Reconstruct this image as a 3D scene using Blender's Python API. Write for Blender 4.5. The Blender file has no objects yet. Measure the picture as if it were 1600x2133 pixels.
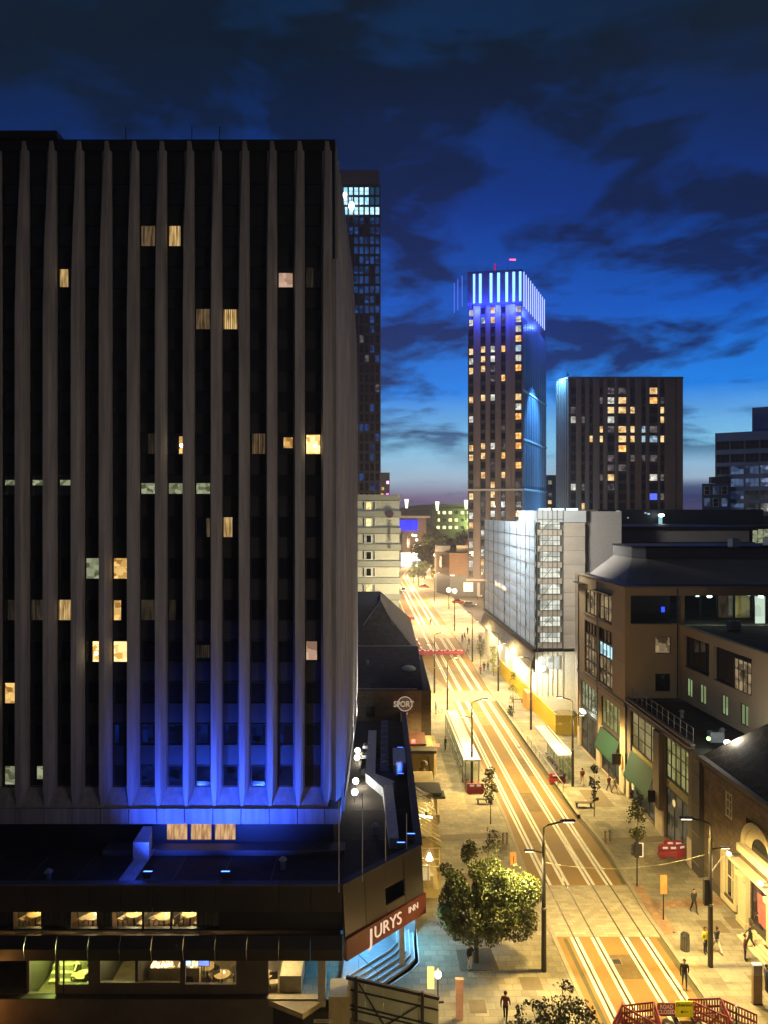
import bpy, bmesh, math, random
from mathutils import Vector, Matrix, noise
random.seed(7)
R = math.radians
SC = bpy.context.scene
COL = SC.collection
F, CH = 1540.0, 30.0            # focal length in photo pixels, camera height

# ---------------------------------------------------------------- camera
cd = bpy.data.cameras.new('camera'); cam = bpy.data.objects.new('camera', cd); COL.objects.link(cam)
cam.location = (0, 0, CH); cam.rotation_euler = (R(90), 0, 0)
cd.sensor_fit = 'VERTICAL'; cd.sensor_height = 36; cd.lens = F/2133*36
cd.clip_start = .5; cd.clip_end = 9000
SC.camera = cam
# ---------------------------------------------------------------- render / exposure
SC.render.engine = 'CYCLES'
cy = SC.cycles
cy.use_denoising = True; cy.max_bounces = 4; cy.diffuse_bounces = 3; cy.glossy_bounces = 2; cy.transmission_bounces = 2
cy.transparent_max_bounces = 12; cy.sample_clamp_indirect = 3; cy.sample_clamp_direct = 0; cy.use_light_tree = True
cy.caustics_reflective = False; cy.caustics_refractive = False
SC.view_settings.view_transform = 'Standard'; SC.view_settings.look = 'None'
SC.view_settings.exposure = 0; SC.view_settings.gamma = 1; SC.view_settings.use_curve_mapping = False
# ---------------------------------------------------------------- world: dusk sky with torn cloud banks
ORD = ['first', 'second', 'third', 'fourth', 'fifth', 'sixth', 'seventh', 'eighth', 'ninth', 'tenth', 'eleventh', 'twelfth']
W = bpy.data.worlds.new('World'); SC.world = W; W.use_nodes = True
nt = W.node_tree; nt.nodes.clear(); N = nt.nodes.new; L = nt.links.new
def M(op, a, b=None, c=None, clamp=False):
    n = N('ShaderNodeMath'); n.operation = op; n.use_clamp = clamp
    for i, x in enumerate((a, b, c)):
        if x is None: continue
        if isinstance(x, (int, float)): n.inputs[i].default_value = x
        else: L(x, n.inputs[i])
    return n.outputs[0]
def ramp(fac, pts, interp='LINEAR'):
    n = N('ShaderNodeValToRGB'); n.color_ramp.interpolation = interp
    e = n.color_ramp.elements
    while len(e) < len(pts): e.new(.5)
    for i, (p, c) in enumerate(pts):
        e[i].position = p; e[i].color = (*c, 1) if len(c) == 3 else c
    L(fac, n.inputs[0]); return n.outputs[0]
def cmix(f, a, b, mode='MIX'):
    n = N('ShaderNodeMix'); n.data_type = 'RGBA'; n.blend_type = mode
    for s, x in ((n.inputs[0], f), (n.inputs[6], a), (n.inputs[7], b)):
        if isinstance(x, (int, float)): s.default_value = x
        elif isinstance(x, tuple): s.default_value = (*x, 1)
        else: L(x, s)
    return n.outputs[2]
tc = N('ShaderNodeTexCoord'); sp = N('ShaderNodeSeparateXYZ'); L(tc.outputs['Generated'], sp.inputs[0])
X, Y, Z = sp.outputs
az = M('ARCTAN2', X, Y)
hyp = M('SQRT', M('ADD', M('MULTIPLY', X, X), M('MULTIPLY', Y, Y)))
el = M('DIVIDE', Z, M('MAXIMUM', hyp, .02))
cx = N('ShaderNodeCombineXYZ'); L(M('MULTIPLY', az, 2.6), cx.inputs[0])
L(M('MULTIPLY', M('POWER', M('MAXIMUM', el, 0.0), .58), 6.4), cx.inputs[1]); cx.inputs[2].default_value = 3.3
def noi(vec, s, d, r, dist=0., off=None):
    n = N('ShaderNodeTexNoise'); n.inputs['Scale'].default_value = s; n.inputs['Detail'].default_value = d
    n.inputs['Roughness'].default_value = r; n.inputs['Distortion'].default_value = dist
    if off:
        m = N('ShaderNodeMapping'); m.inputs['Location'].default_value = off; L(vec, m.inputs[0]); vec = m.outputs[0]
    L(vec, n.inputs['Vector']); return n.outputs['Fac']
n1 = noi(cx.outputs[0], 1.25, 9, .58, .35, (1.7, .35, 0))
n2 = noi(cx.outputs[0], 3.4, 6, .6, .3, (4.1, 2.2, 0))
dens = M('ADD', M('MULTIPLY', n1, .70), M('MULTIPLY', n2, .30))
cov = M('SUBTRACT', dens, .5)
# clear-sky colour by height, paler toward the last light on the skyline
clear = ramp(el, [(0., (.10, .08, .17)), (.020, (.20, .15, .30)), (.045, (.46, .66, .84)), (.09, (.30, .78, 1.15)), (.16, (.008, .27, 1.0)),
                  (.26, (.0, .105, .60)), (.40, (.0, .034, .27)), (.62, (.001, .020, .075)), (.9, (.005, .015, .030)), (1., (.016, .018, .024))])
cloud = ramp(el, [(0., (.02, .035, .12)), (.05, (.0, .05, .19)), (.2, (.0, .024, .16)), (.38, (.0, .011, .080)), (.62, (.001, .008, .022)), (.9, (.006, .010, .018)), (1., (.016, .018, .022))])
n3 = noi(cx.outputs[0], .55, 2, .5, 0, (7.3, 1.1, 2))
k = M('MULTIPLY_ADD', M('ADD', cov, M('MULTIPLY_ADD', n3, .35, -.17)), 13.0, .50, True)
gap = ramp(el, [(0., (.3,)*3), (.018, (.85,)*3), (.032, (.75,)*3), (.042, (.08,)*3), (.062, (.12,)*3), (.085, (.75,)*3), (.13, (1.,)*3)])
k = M('MULTIPLY', k, gap)
sky = cmix(k, clear, cloud)
side = M('MULTIPLY_ADD', M('ABSOLUTE', M('SUBTRACT', az, .02)), 1.9, -.15, True)   # heavier cloud away from the gap over the street
upm = M('MULTIPLY_ADD', el, 3.0, -.75, True)
sky = cmix(M('MULTIPLY', side, upm), sky, (.006, .013, .024))
fine = M('MULTIPLY_ADD', n2, .5, .75)
sky = cmix(1.0, sky, fine, 'MULTIPLY')
back = M('MULTIPLY_ADD', Y, -2.2, .25, True)           # away from the last light the overcast is dull, faintly lit by the town
sky = cmix(back, sky, (.020, .020, .022))
below = M('LESS_THAN', Z, 0.0)
sky = cmix(below, sky, (.008, .010, .018))
nis = N('ShaderNodeTexSky'); nis.sky_type = 'NISHITA'; nis.sun_disc = False
nis.sun_elevation = R(-4); nis.sun_rotation = R(20)
bg0 = N('ShaderNodeBackground'); L(nis.outputs[0], bg0.inputs[0]); bg0.inputs[1].default_value = .05
bg1 = N('ShaderNodeBackground'); L(sky, bg1.inputs[0]); bg1.inputs[1].default_value = 1.0
ad = N('ShaderNodeAddShader'); L(bg0.outputs[0], ad.inputs[0]); L(bg1.outputs[0], ad.inputs[1])
wo = N('ShaderNodeOutputWorld'); L(ad.outputs[0], wo.inputs[0])
# ---------------------------------------------------------------- lamps
def light(kind, name, loc, power, col, size=.3, aim=None, spot=None, blend=.6):
    d = bpy.data.lights.new(name, kind); d.energy = power; d.color = col
    if kind in ('POINT', 'SPOT'): d.shadow_soft_size = size
    if kind == 'AREA': d.size = size
    if kind == 'SPOT': d.spot_size = R(spot or 120); d.spot_blend = blend
    o = bpy.data.objects.new(name, d); COL.objects.link(o); o.location = loc
    if aim: o.rotation_euler = (Vector(aim)-Vector(loc)).to_track_quat('-Z', 'Y').to_euler()
    return o
WARM = (1, .70, .22); AMBER = (1, .42, .10); BLUE = (.03, .09, 1.0); CYAN = (.18, .62, 1.0); COOL = (.80, .93, 1.0); YEL = (1, .80, .42)

# ---------------------------------------------------------------- materials
MATS = {}
def mat(name, col=None, rough=.7, metal=0., var=.25, scale=3., bump=.0, bscale=None, spec=.5, emit=None, es=0., stretch=None, col2=None, brick=None):
    if name in MATS: return MATS[name]
    m = bpy.data.materials.new(name); m.use_nodes = True; t = m.node_tree; b = t.nodes['Principled BSDF']
    b.inputs['Roughness'].default_value = rough; b.inputs['Metallic'].default_value = metal
    b.inputs['Specular IOR Level'].default_value = spec
    n_ = t.nodes.new; l_ = t.links.new
    tcn = n_('ShaderNodeTexCoord'); vec = tcn.outputs['Object']
    if stretch:
        mp = n_('ShaderNodeMapping'); mp.inputs['Scale'].default_value = stretch; l_(vec, mp.inputs[0]); vec = mp.outputs[0]
    ns = n_('ShaderNodeTexNoise'); ns.inputs['Scale'].default_value = scale; ns.inputs['Detail'].default_value = 7; ns.inputs['Roughness'].default_value = .65; l_(vec, ns.inputs['Vector'])
    cr = n_('ShaderNodeValToRGB'); cr.color_ramp.elements[0].position = .3; cr.color_ramp.elements[1].position = .72
    lo = tuple(c*(1-var) for c in col); hi = tuple(min(1, c*(1+var*.8)) for c in (col2 or col))
    cr.color_ramp.elements[0].color = (*lo, 1); cr.color_ramp.elements[1].color = (*hi, 1); l_(ns.outputs['Fac'], cr.inputs[0])
    out = cr.outputs[0]; hgt = ns.outputs['Fac']
    if brick:
        br = n_('ShaderNodeTexBrick'); br.inputs['Scale'].default_value = 1; br.inputs['Brick Width'].default_value = brick[0]; br.inputs['Row Height'].default_value = brick[1]
        br.inputs['Mortar Size'].default_value = brick[2]; br.inputs['Color1'].default_value = (1, 1, 1, 1); br.inputs['Color2'].default_value = (.62, .62, .62, 1)
        br.inputs['Mortar'].default_value = (.45, .45, .45, 1)
        v2 = tcn.outputs['Object']
        if len(brick) > 3:      # wall seen in plane y-z or x-z: swap axes
            sx = n_('ShaderNodeSeparateXYZ'); l_(v2, sx.inputs[0]); cxx = n_('ShaderNodeCombineXYZ')
            ax = {'x': 0, 'y': 1, 'z': 2}
            l_(sx.outputs[ax[brick[3][0]]], cxx.inputs[0]); l_(sx.outputs[ax[brick[3][1]]], cxx.inputs[1]); v2 = cxx.outputs[0]
        l_(v2, br.inputs['Vector'])
        mx = n_('ShaderNodeMix'); mx.data_type = 'RGBA'; mx.blend_type = 'MULTIPLY'; mx.inputs[0].default_value = .8
        l_(out, mx.inputs[6]); l_(br.outputs['Color'], mx.inputs[7]); out = mx.outputs[2]; hgt = br.outputs['Fac']
    l_(out, b.inputs['Base Color'])
    if bump:
        bp = n_('ShaderNodeBump'); bp.inputs['Strength'].default_value = bump; bp.inputs['Distance'].default_value = .03
        n2_ = n_('ShaderNodeTexNoise'); n2_.inputs['Scale'].default_value = bscale or scale*6; n2_.inputs['Detail'].default_value = 4; l_(vec, n2_.inputs['Vector'])
        l_(n2_.outputs['Fac'], bp.inputs['Height']); l_(bp.outputs[0], b.inputs['Normal'])
    rr = n_('ShaderNodeMapRange'); rr.inputs[3].default_value = max(0, rough-.12); rr.inputs[4].default_value = min(1, rough+.12)
    l_(ns.outputs['Fac'], rr.inputs[0]); l_(rr.outputs[0], b.inputs['Roughness'])
    if emit:
        b.inputs['Emission Color'].default_value = (*emit, 1); b.inputs['Emission Strength'].default_value = es
    MATS[name] = m; return m
def glow(name, col=None, s=1., kind='plain', col2=None, scale=6., lo=.35):  # also used for painted reflections and glints
    """a thing that gives off light: lamp glass, LED strip, lit curtain, lit room"""
    if name in MATS: return MATS[name]
    m = bpy.data.materials.new(name); m.use_nodes = True; t = m.node_tree; t.nodes.clear(); n_ = t.nodes.new; l_ = t.links.new
    o = n_('ShaderNodeOutputMaterial'); e = n_('ShaderNodeEmission'); e.inputs[0].default_value = (*col, 1); e.inputs[1].default_value = s; l_(e.outputs[0], o.inputs[0])
    if kind != 'plain':
        tcn = n_('ShaderNodeTexCoord'); oi = n_('ShaderNodeObjectInfo'); ad = n_('ShaderNodeVectorMath'); ad.operation = 'ADD'
        l_(tcn.outputs['Object'], ad.inputs[0]); mu = n_('ShaderNodeVectorMath'); mu.operation = 'SCALE'; mu.inputs[3].default_value = 1.0
        cb = n_('ShaderNodeCombineXYZ'); ml = n_('ShaderNodeMath'); ml.operation = 'MULTIPLY'; ml.inputs[1].default_value = 40; l_(oi.outputs['Random'], ml.inputs[0])
        l_(ml.outputs[0], cb.inputs[0]); l_(cb.outputs[0], ad.inputs[1])
        mp = n_('ShaderNodeMapping'); l_(ad.outputs[0], mp.inputs[0])
        mp.inputs['Scale'].default_value = (1, 1, .12) if kind == 'curtain' else (1, 1, 1.3)
        ns = n_('ShaderNodeTexNoise' if kind == 'curtain' else 'ShaderNodeTexVoronoi'); ns.inputs['Scale'].default_value = scale; l_(mp.outputs[0], ns.inputs['Vector'])
        if kind == 'vor': ns.distance = 'CHEBYCHEV'
        cr = n_('ShaderNodeValToRGB'); a, b_ = cr.color_ramp.elements
        c2 = col2 or tuple(c*lo for c in col); a.color = (*c2, 1); b_.color = (*col, 1)
        if kind == 'curtain': ns.inputs['Detail'].default_value = 3; a.position = .35; b_.position = .62; l_(ns.outputs['Fac'], cr.inputs[0])
        else: a.position = .2; b_.position = .75; l_(ns.outputs['Color'], cr.inputs[0])
        l_(cr.outputs[0], e.inputs[0])
    MATS[name] = m; return m
def glassm(name='window_glass', tint=(1, 1, 1), refl=.08, rough=.03):
    if name in MATS: return MATS[name]
    m = bpy.data.materials.new(name); m.use_nodes = True; t = m.node_tree; t.nodes.clear(); n_ = t.nodes.new; l_ = t.links.new
    o = n_('ShaderNodeOutputMaterial'); a = n_('ShaderNodeBsdfTransparent'); a.inputs[0].default_value = (*tint, 1)
    g = n_('ShaderNodeBsdfGlossy'); g.inputs['Roughness'].default_value = rough; x = n_('ShaderNodeMixShader'); x.inputs[0].default_value = refl
    l_(a.outputs[0], x.inputs[1]); l_(g.outputs[0], x.inputs[2]); l_(x.outputs[0], o.inputs[0]); MATS[name] = m; return m

GLASS = glassm(); DARKGLASS = mat('dark_glass', (.010, .011, .012), .06, var=.3, scale=.6, bump=.05, bscale=1.2, spec=.8)
BLACK = mat('black_metal', (.018, .018, .018), .5); STEEL = mat('grey_steel', (.25, .25, .25), .4, .6)
# ---------------------------------------------------------------- mesh builder
class MB:
    def __init__(s): s.v = []; s.f = []; s.m = []; s.cur = 0
    def _add(s, vs, fs):
        b = len(s.v); s.v += [tuple(v) for v in vs]
        for f in fs: s.f.append([b+i for i in f]); s.m.append(s.cur)
        return s
    def box(s, x0, x1, y0, y1, z0, z1):
        return s._add([(x0, y0, z0), (x1, y0, z0), (x1, y1, z0), (x0, y1, z0), (x0, y0, z1), (x1, y0, z1), (x1, y1, z1), (x0, y1, z1)],
                      [(0, 3, 2, 1), (4, 5, 6, 7), (0, 1, 5, 4), (1, 2, 6, 5), (2, 3, 7, 6), (3, 0, 4, 7)])
    def cbox(s, c, d): return s.box(c[0]-d[0]/2, c[0]+d[0]/2, c[1]-d[1]/2, c[1]+d[1]/2, c[2]-d[2]/2, c[2]+d[2]/2)
    def prism(s, poly, z0, z1):
        n = len(poly)
        return s._add([(x, y, z0) for x, y in poly]+[(x, y, z1) for x, y in poly],
                      [tuple(range(n))[::-1], tuple(range(n, 2*n))]+[(i, (i+1) % n, n+(i+1) % n, n+i) for i in range(n)])
    def loft(s, rings, cap=True):
        n = len(rings[0]); vs = [p for r in rings for p in r]; fs = []
        for k in range(len(rings)-1):
            for i in range(n): fs.append((k*n+i, k*n+(i+1) % n, (k+1)*n+(i+1) % n, (k+1)*n+i))
        if cap: fs += [tuple(range(n))[::-1], tuple(range((len(rings)-1)*n, len(rings)*n))]
        return s._add(vs, fs)
    def quad(s, *p): return s._add(p, [tuple(range(len(p)))])
    def tube(s, pts, r, n=6):
        pts = [Vector(p) for p in pts]; rs = r if isinstance(r, (list, tuple)) else [r]*len(pts); rings = []
        for i, p in enumerate(pts):
            d = (pts[min(i+1, len(pts)-1)]-pts[max(i-1, 0)]).normalized()
            a = d.cross(Vector((0, 0, 1)) if abs(d.z) < .9 else Vector((1, 0, 0))).normalized(); b = d.cross(a)
            rings.append([tuple(p+(a*math.cos(t)+b*math.sin(t))*rs[i]) for t in (2*math.pi*j/n for j in range(n))])
        return s.loft(rings)
    def cyl(s, x, y, z0, z1, r, n=12, r1=None): return s.tube([(x, y, z0), (x, y, z1)], [r, r if r1 is None else r1], n)
    def ball(s, c, r, n=10, m=6, sz=1.):
        rings = []
        for j in range(1, m):
            a = math.pi*j/m; rings.append([(c[0]+r*math.sin(a)*math.cos(2*math.pi*i/n), c[1]+r*math.sin(a)*math.sin(2*math.pi*i/n), c[2]-r*sz*math.cos(a)) for i in range(n)])
        return s.loft(rings)
    def mesh(s, name, mats):
        me = bpy.data.meshes.new(name); me.from_pydata(s.v, [], s.f); me.update()
        for m in (mats if isinstance(mats, (list, tuple)) else [mats]): me.materials.append(m)
        if any(s.m): me.polygons.foreach_set('material_index', s.m)
        bm = bmesh.new(); bm.from_mesh(me); bmesh.ops.recalc_face_normals(bm, faces=bm.faces); bm.to_mesh(me); bm.free()
        return me
    def build(s, name, mats, parent=None, world=True, smooth=False):
        if parent is not None and world:
            o = wl(parent); s.v = [(a-o[0], b-o[1], c-o[2]) for a, b, c in s.v]
        me = s.mesh(name, mats)
        if smooth: me.polygons.foreach_set('use_smooth', [True]*len(me.polygons))
        return link(name, me, parent)
def wl(o):
    v = Vector((0, 0, 0))
    while o is not None: v = v+o.location; o = o.parent
    return v
def link(name, me, parent=None, loc=(0, 0, 0), rz=0.):
    o = bpy.data.objects.new(name, me); COL.objects.link(o); o.parent = parent; o.location = loc; o.rotation_euler = (0, 0, rz); return o
def tag(o, label=None, cat=None, group=None, kind=None):
    if label: o['label'] = label
    if cat: o['category'] = cat
    if group: o['group'] = group
    if kind: o['kind'] = kind
    return o
def thing(name, loc, label, cat, group=None, rz=0.):
    return tag(link(name, None, None, loc, rz), label, cat, group)
def struct(name, mb, m): return tag(mb.build(name, m), kind='structure')
def copy_tree(o, parent=None):
    c = o.copy(); COL.objects.link(c); c.parent = parent
    for ch in list(o.children): copy_tree(ch, c)
    return c
def place(proto, loc, rz=0., label=None, group=None, first=[]):
    o = copy_tree(proto); o.location = loc; o.rotation_euler = (0, 0, rz)
    if label: o['label'] = label
    if group: o['group'] = group
    return o
def kill(o):
    for c in list(o.children): kill(c)
    bpy.data.objects.remove(o)
def P(u, v, z=0.):              # photo pixel of a point known to lie at height z -> world
    y = (CH-z)*F/(v-1066.); return Vector(((u-800)*y/F, y, z))
def PY(u, v, y): return Vector(((u-800)*y/F, y, CH-(v-1066)*y/F))
def S(t, s): return (t-.0275*s, s)
ST = -R(1.575)                  # street heading as a rotation
_tc = {}
def textmesh(body, size, ext=.02, m=None, align='CENTER', shear=0., bold=.0, sx=1.):
    c = bpy.data.curves.new(body, 'FONT'); c.body = body; c.size = size; c.extrude = ext; c.align_x = align; c.align_y = 'CENTER'; c.shear = shear; c.offset = bold; c.resolution_u = 3
    o = bpy.data.objects.new('t', c); COL.objects.link(o)
    dg = bpy.context.evaluated_depsgraph_get(); me = bpy.data.meshes.new_from_object(o.evaluated_get(dg)); bpy.data.objects.remove(o)
    for v in me.vertices: v.co = (v.co.x*sx, -v.co.z, v.co.y)     # stand the text up, facing -Y
    me.flip_normals(); me.materials.clear(); me.materials.append(m); return me
# windows shared by size ------------------------------------------------
_wm = {}
def winmesh(w, h, fr=.06, dep=.12, nx=1, nz=1, m=None):
    k = ('f', w, h, fr, dep, nx, nz, m.name)
    if k not in _wm:
        b = MB(); a, c = w/2, h/2
        b.box(-a, -a+fr, -dep, .0, -c, c); b.box(a-fr, a, -dep, .0, -c, c); b.box(-a+fr, a-fr, -dep, 0, -c, -c+fr); b.box(-a+fr, a-fr, -dep, 0, c-fr, c)
        for i in range(1, nx): x = -a+w*i/nx; b.box(x-fr*.4, x+fr*.4, -dep*.8, 0, -c+fr, c-fr)
        for i in range(1, nz):
            z = -c+h*i/nz
            for j in range(nx): b.box(-a+w*j/nx+fr*(1 if j == 0 else .4), -a+w*(j+1)/nx-fr*(1 if j == nx-1 else .4), -dep*.7, 0, z-fr*.35, z+fr*.35)
        _wm[k] = b.mesh('window', m)
    return _wm[k]
def panemesh(w, h, y, m, name='pane', x0=0., x1=1., z0=0., z1=1.):
    k = (name, w, h, y, m.name, x0, x1, z0, z1)
    if k not in _wm:
        b = MB(); a = -w/2+w*x0; c = -w/2+w*x1; lo = -h/2+h*z0; hi = -h/2+h*z1
        b.quad((a, y, lo), (c, y, lo), (c, y, hi), (a, y, hi)); _wm[k] = b.mesh(name, m)
    return _wm[k]
def curtmesh(w, h, y, m, x0=0., x1=1., z0=0., z1=1.):
    k = ('c', w, h, y, m.name, x0, x1, z0, z1)
    if k not in _wm:
        b = MB(); n = 14; lo = -h/2+h*z0; hi = -h/2+h*z1
        for i in range(n):
            xa = -w/2+w*(x0+(x1-x0)*i/n); xb = -w/2+w*(x0+(x1-x0)*(i+1)/n); ya = y+(.03 if i % 2 else 0); yb = y+(0 if i % 2 else .03)
            b.quad((xa, ya, lo), (xb, yb, lo), (xb, yb, hi), (xa, ya, hi))
        _wm[k] = b.mesh('curtain', m)
    return _wm[k]
def window(parent, pos, w, h, frame, lit=None, rz=0., nx=1, nz=1, fr=.06, dep=.12, part=(0, 1, 0, 1), curtain=False, pane=None, name='window'):
    """window = frame (+ opaque dark pane, or clear pane with a lit curtain / room behind)"""
    o = link(name, winmesh(w, h, fr, dep, nx, nz, frame), parent, Vector(pos)-wl(parent), rz)
    if lit is None:
        link('pane', panemesh(w-.02, h-.02, -dep*.25, pane or DARKGLASS), o)
    else:
        link('pane', panemesh(w-.02, h-.02, -dep*.5, GLASS), o)
        a, b, c, d = part
        if curtain: link('curtain', curtmesh(w-.03, h-.03, -dep*.3, lit, a, b, c, d), o)
        else: link('lit_room_or_reflection', panemesh(w-.03, h-.03, -dep*.2, lit, 'lit_room_or_reflection', a, b, c, d), o)
        if part != (0, 1, 0, 1): link('backing', panemesh(w-.03, h-.03, -dep*.1, DARKGLASS, 'backing'), o)
    return o
class Fac:
    """a facade line on plan: o near corner, d along it, n outward"""
    def __init__(s, o, e, flip=False):
        s.o = Vector(o[:2]); d = Vector(e[:2])-s.o; s.len = d.length; s.d = d.normalized()
        s.n = Vector((s.d.y, -s.d.x)) * (-1 if flip else 1); s.rz = math.atan2(s.n.x, -s.n.y)
    def pt(s, a, z, out=0.): q = s.o+s.d*a+s.n*out; return Vector((q.x, q.y, z))
    def wall(s, mb, z0, z1, holes=(), depth=.3, a0=0., a1=None, out=0.):
        a1 = s.len if a1 is None else a1
        xs = sorted({a0, a1, *[h[0] for h in holes], *[h[1] for h in holes]}); zs = sorted({z0, z1, *[h[2] for h in holes], *[h[3] for h in holes]})
        for i in range(len(xs)-1):
            for j in range(len(zs)-1):
                mx, mz = (xs[i]+xs[i+1])/2, (zs[j]+zs[j+1])/2
                if any(h[0] < mx < h[1] and h[2] < mz < h[3] for h in holes): continue
                mb.quad(s.pt(xs[i], zs[j], out), s.pt(xs[i+1], zs[j], out), s.pt(xs[i+1], zs[j+1], out), s.pt(xs[i], zs[j+1], out))
        for a, b, c, d in holes:
            q = lambda x, z, k: s.pt(x, z, out-(depth if k else 0))
            for (x, z), (x2, z2) in (((a, c), (a, d)), ((a, d), (b, d)), ((b, d), (b, c)), ((b, c), (a, c))):
                mb.quad(q(x, z, 0), q(x2, z2, 0), q(x2, z2, 1), q(x, z, 1))
        return mb
    def bar(s, mb, a0, a1, z0, z1, out0, out1):
        p = [s.o+s.d*a+s.n*k for a, k in ((a0, out0), (a1, out0), (a1, out1), (a0, out1))]
        return mb.prism([(q.x, q.y) for q in p], z0, z1)

# ================================================================ GROUND
asph = mat('road_surface', (.25, .150, .042), .8, var=.24, scale=.22, bump=.35, bscale=14)
pave = mat('pavement_stone', (.33, .29, .20), .8, var=.50, scale=.30, bump=.3, brick=(.9, .6, .022))
pale = mat('crossing_stone', (.44, .38, .26), .8, var=.1, scale=.7, bump=.3, brick=(.6, .3, .012))
kerbm = mat('kerb_granite', (.30, .26, .19), .8, var=.2)
conc = mat('track_concrete', (.72, .69, .58), .75, var=.14, scale=1.2, bump=.1)
railm = mat('rail_steel', (.085, .06, .035), .4, .4, var=.25)
dark_ground = mat('city_ground', (.05, .045, .04), .9)
g = MB(); g.quad((-4000, -400, -.06), (4000, -400, -.06), (4000, 8000, -.06), (-4000, 8000, -.06)); struct('ground', g, dark_ground)
def strip(pts_l, pts_r, z0, z1, name, m, kind='structure', parent=None):
    b = MB()
    for i in range(len(pts_l)-1):
        a, b2, c, d = pts_l[i], pts_r[i], pts_r[i+1], pts_l[i+1]
        b.prism([a, b2, c, d], z0, z1)
    o = b.build(name, m, parent)
    if kind and parent is None: o['kind'] = kind
    return o
SS = [-60, 0, 30, 46, 50, 55, 60, 64, 68, 72, 78, 84, 92, 100, 108, 117, 125, 140, 156, 180, 210, 240, 300, 340, 370, 400, 430, 470, 520]
def bend(s): return 0 if s < 330 else (s-330)**2*.0016        # the street swings right far away
def lk(s):   # left kerb
    return 13.55 if s < 60 else 13.55+.45*min(1, (s-60)/12) if s < 100 else 14.0-.0*(s) if s < 126 else 12.1 if s < 150 else 11.2
def rk(s):
    return 20.95+(.5 if 62 < s < 70 else .25 if 58 < s <= 62 or 70 <= s < 74 else 0) if s < 126 else 21.3 if s < 150 else 21.8
Ls = [S(lk(s)+bend(s), s) for s in SS]; Rs = [S(rk(s)+bend(s), s) for s in SS]
road = strip(Ls, Rs, -.05, 0.0, 'road', asph)
# left-hand carriageway beyond the barriers
road2 = strip([S(8.6, s) for s in (158, 200, 250, 330)], [S(lk(s)-.01, s) for s in (158, 200, 250, 330)], -.05, .001, 'side_road', asph)
pl = strip([S(-40+bend(s), s) for s in SS if s <= 156], [S(lk(s)-.32+bend(s), s) for s in SS if s <= 156], -.05, .12, 'left_pavement', pave)
pr = strip([S(rk(s)+.32+bend(s), s) for s in SS], [S(31+bend(s), s) for s in SS], -.05, .12, 'right_pavement', pave)
strip([S(lk(s)-.3+bend(s), s) for s in SS if s <= 156], [S(lk(s)+bend(s)-.005, s) for s in SS if s <= 156], -.05, .135, 'left_kerb', kerbm)
strip([S(rk(s)+.005+bend(s), s) for s in SS], [S(rk(s)+.3+bend(s), s) for s in SS], -.05, .135, 'right_kerb', kerbm)
strip([S(-2, s) for s in (158, 330)], [S(8.5, s) for s in (158, 330)], -.05, .12, 'far_left_pavement', pave)
for a, b_, n_ in ((52.2, 59.4, 'near_crossing'), (117.3, 124, 'far_crossing'), (176, 196, 'junction_surface')):
    strip([S(lk(a)+.02, a), S(lk(b_)+.02, b_)], [S(rk(a)-.02, a), S(rk(b_)-.02, b_)], 0, .008, n_, pale)
# rails and the pale concrete either side of each rail
RT = [14.83, 16.27, 18.33, 19.77]
segs = [(-40, 52.15), (59.45, 72), (72, 86), (86, 100), (100, 117.2), (124.05, 140), (140, 156), (156, 175.9), (196.1, 230), (230, 300), (300, 330)]
for t in RT:
    curve = [330, 350, 370, 390, 410, 430, 460]
    ss = [-40, 330]
    strip([S(t-.05, s) for s in ss], [S(t+.05, s) for s in ss], .0, .022, 'rail', railm, parent=road)
    strip([S(t-.06+bend(s), s) for s in curve], [S(t+.06+bend(s), s) for s in curve], .0, .022, 'rail', railm, parent=road)
    for a, b_ in segs:
        for sg in (-1, 1):
            x0, x1 = (t-.29, t-.075) if sg < 0 else (t+.075, t+.29)
            strip([S(x0, a), S(x0, b_)], [S(x1, a), S(x1, b_)], 0, .010, 'rail_strip', conc, parent=road)
    for sg in (-1, 1):
        x = t+sg*.19
        strip([S(x-.11+bend(s), s) for s in curve], [S(x+.11+bend(s), s) for s in curve], 0, .010, 'rail_strip', conc, parent=road)
line = mat('road_paint', (.8, .76, .62), .6, var=.1)
for t in (9.6, 10.7, 12.0): strip([S(t, 160), S(t, 326)], [S(t+.22, 160), S(t+.22, 326)], .0, .012, 'road_line', line, parent=road2)
# dark bands across the pavement, tactile paving, tree pit, covers
gut = mat('gutter_paving', (.10, .085, .035), .8, var=.3, scale=.8)
edg = mat('platform_face', (.07, .065, .035), .8)  # dark tone carries the shadow along the platform edge
RS = [45.2, 50, 52]; strip([S(20.62, s) for s in (30, 52)], [S(20.93, s) for s in (30, 52)], 0, .006, 'gutter', gut)
strip([S(rk(s)-.36, s) for s in (59.6, 64, 68, 72, 78, 92, 117)], [S(rk(s)-.03, s) for s in (59.6, 64, 68, 72, 78, 92, 117)], 0, .006, 'gutter', gut)
strip([S(20.96, s) for s in (72.5, 117)], [S(21.22, s) for s in (72.5, 117)], .0, .32, 'platform_edge', edg)
strip([S(20.95, s) for s in (72.5, 117)], [S(21.3, s) for s in (72.5, 117)], .321, .335, 'platform_nosing', pale)
strip([S(14.03, s) for s in (30, 52)], [S(14.3, s) for s in (30, 52)], 0, .006, 'gutter', gut)
def patch(name, m, pts, z0, z1, kind='structure'):
    b = MB().prism(pts, z0, z1); o = b.build(name, m); o['kind'] = kind; return o
dkp = mat('dark_paving_or_band', (.17, .13, .075), .8, var=.2); redp = mat('red_paving', (.36, .22, .12), .8, var=.2, brick=(.4, .4, .01))
patch('dark_band', dkp, [S(21.4, 66.4), S(28.2, 67.2), S(28.2, 68.3), S(21.4, 67.6)], .12, .128)
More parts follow.
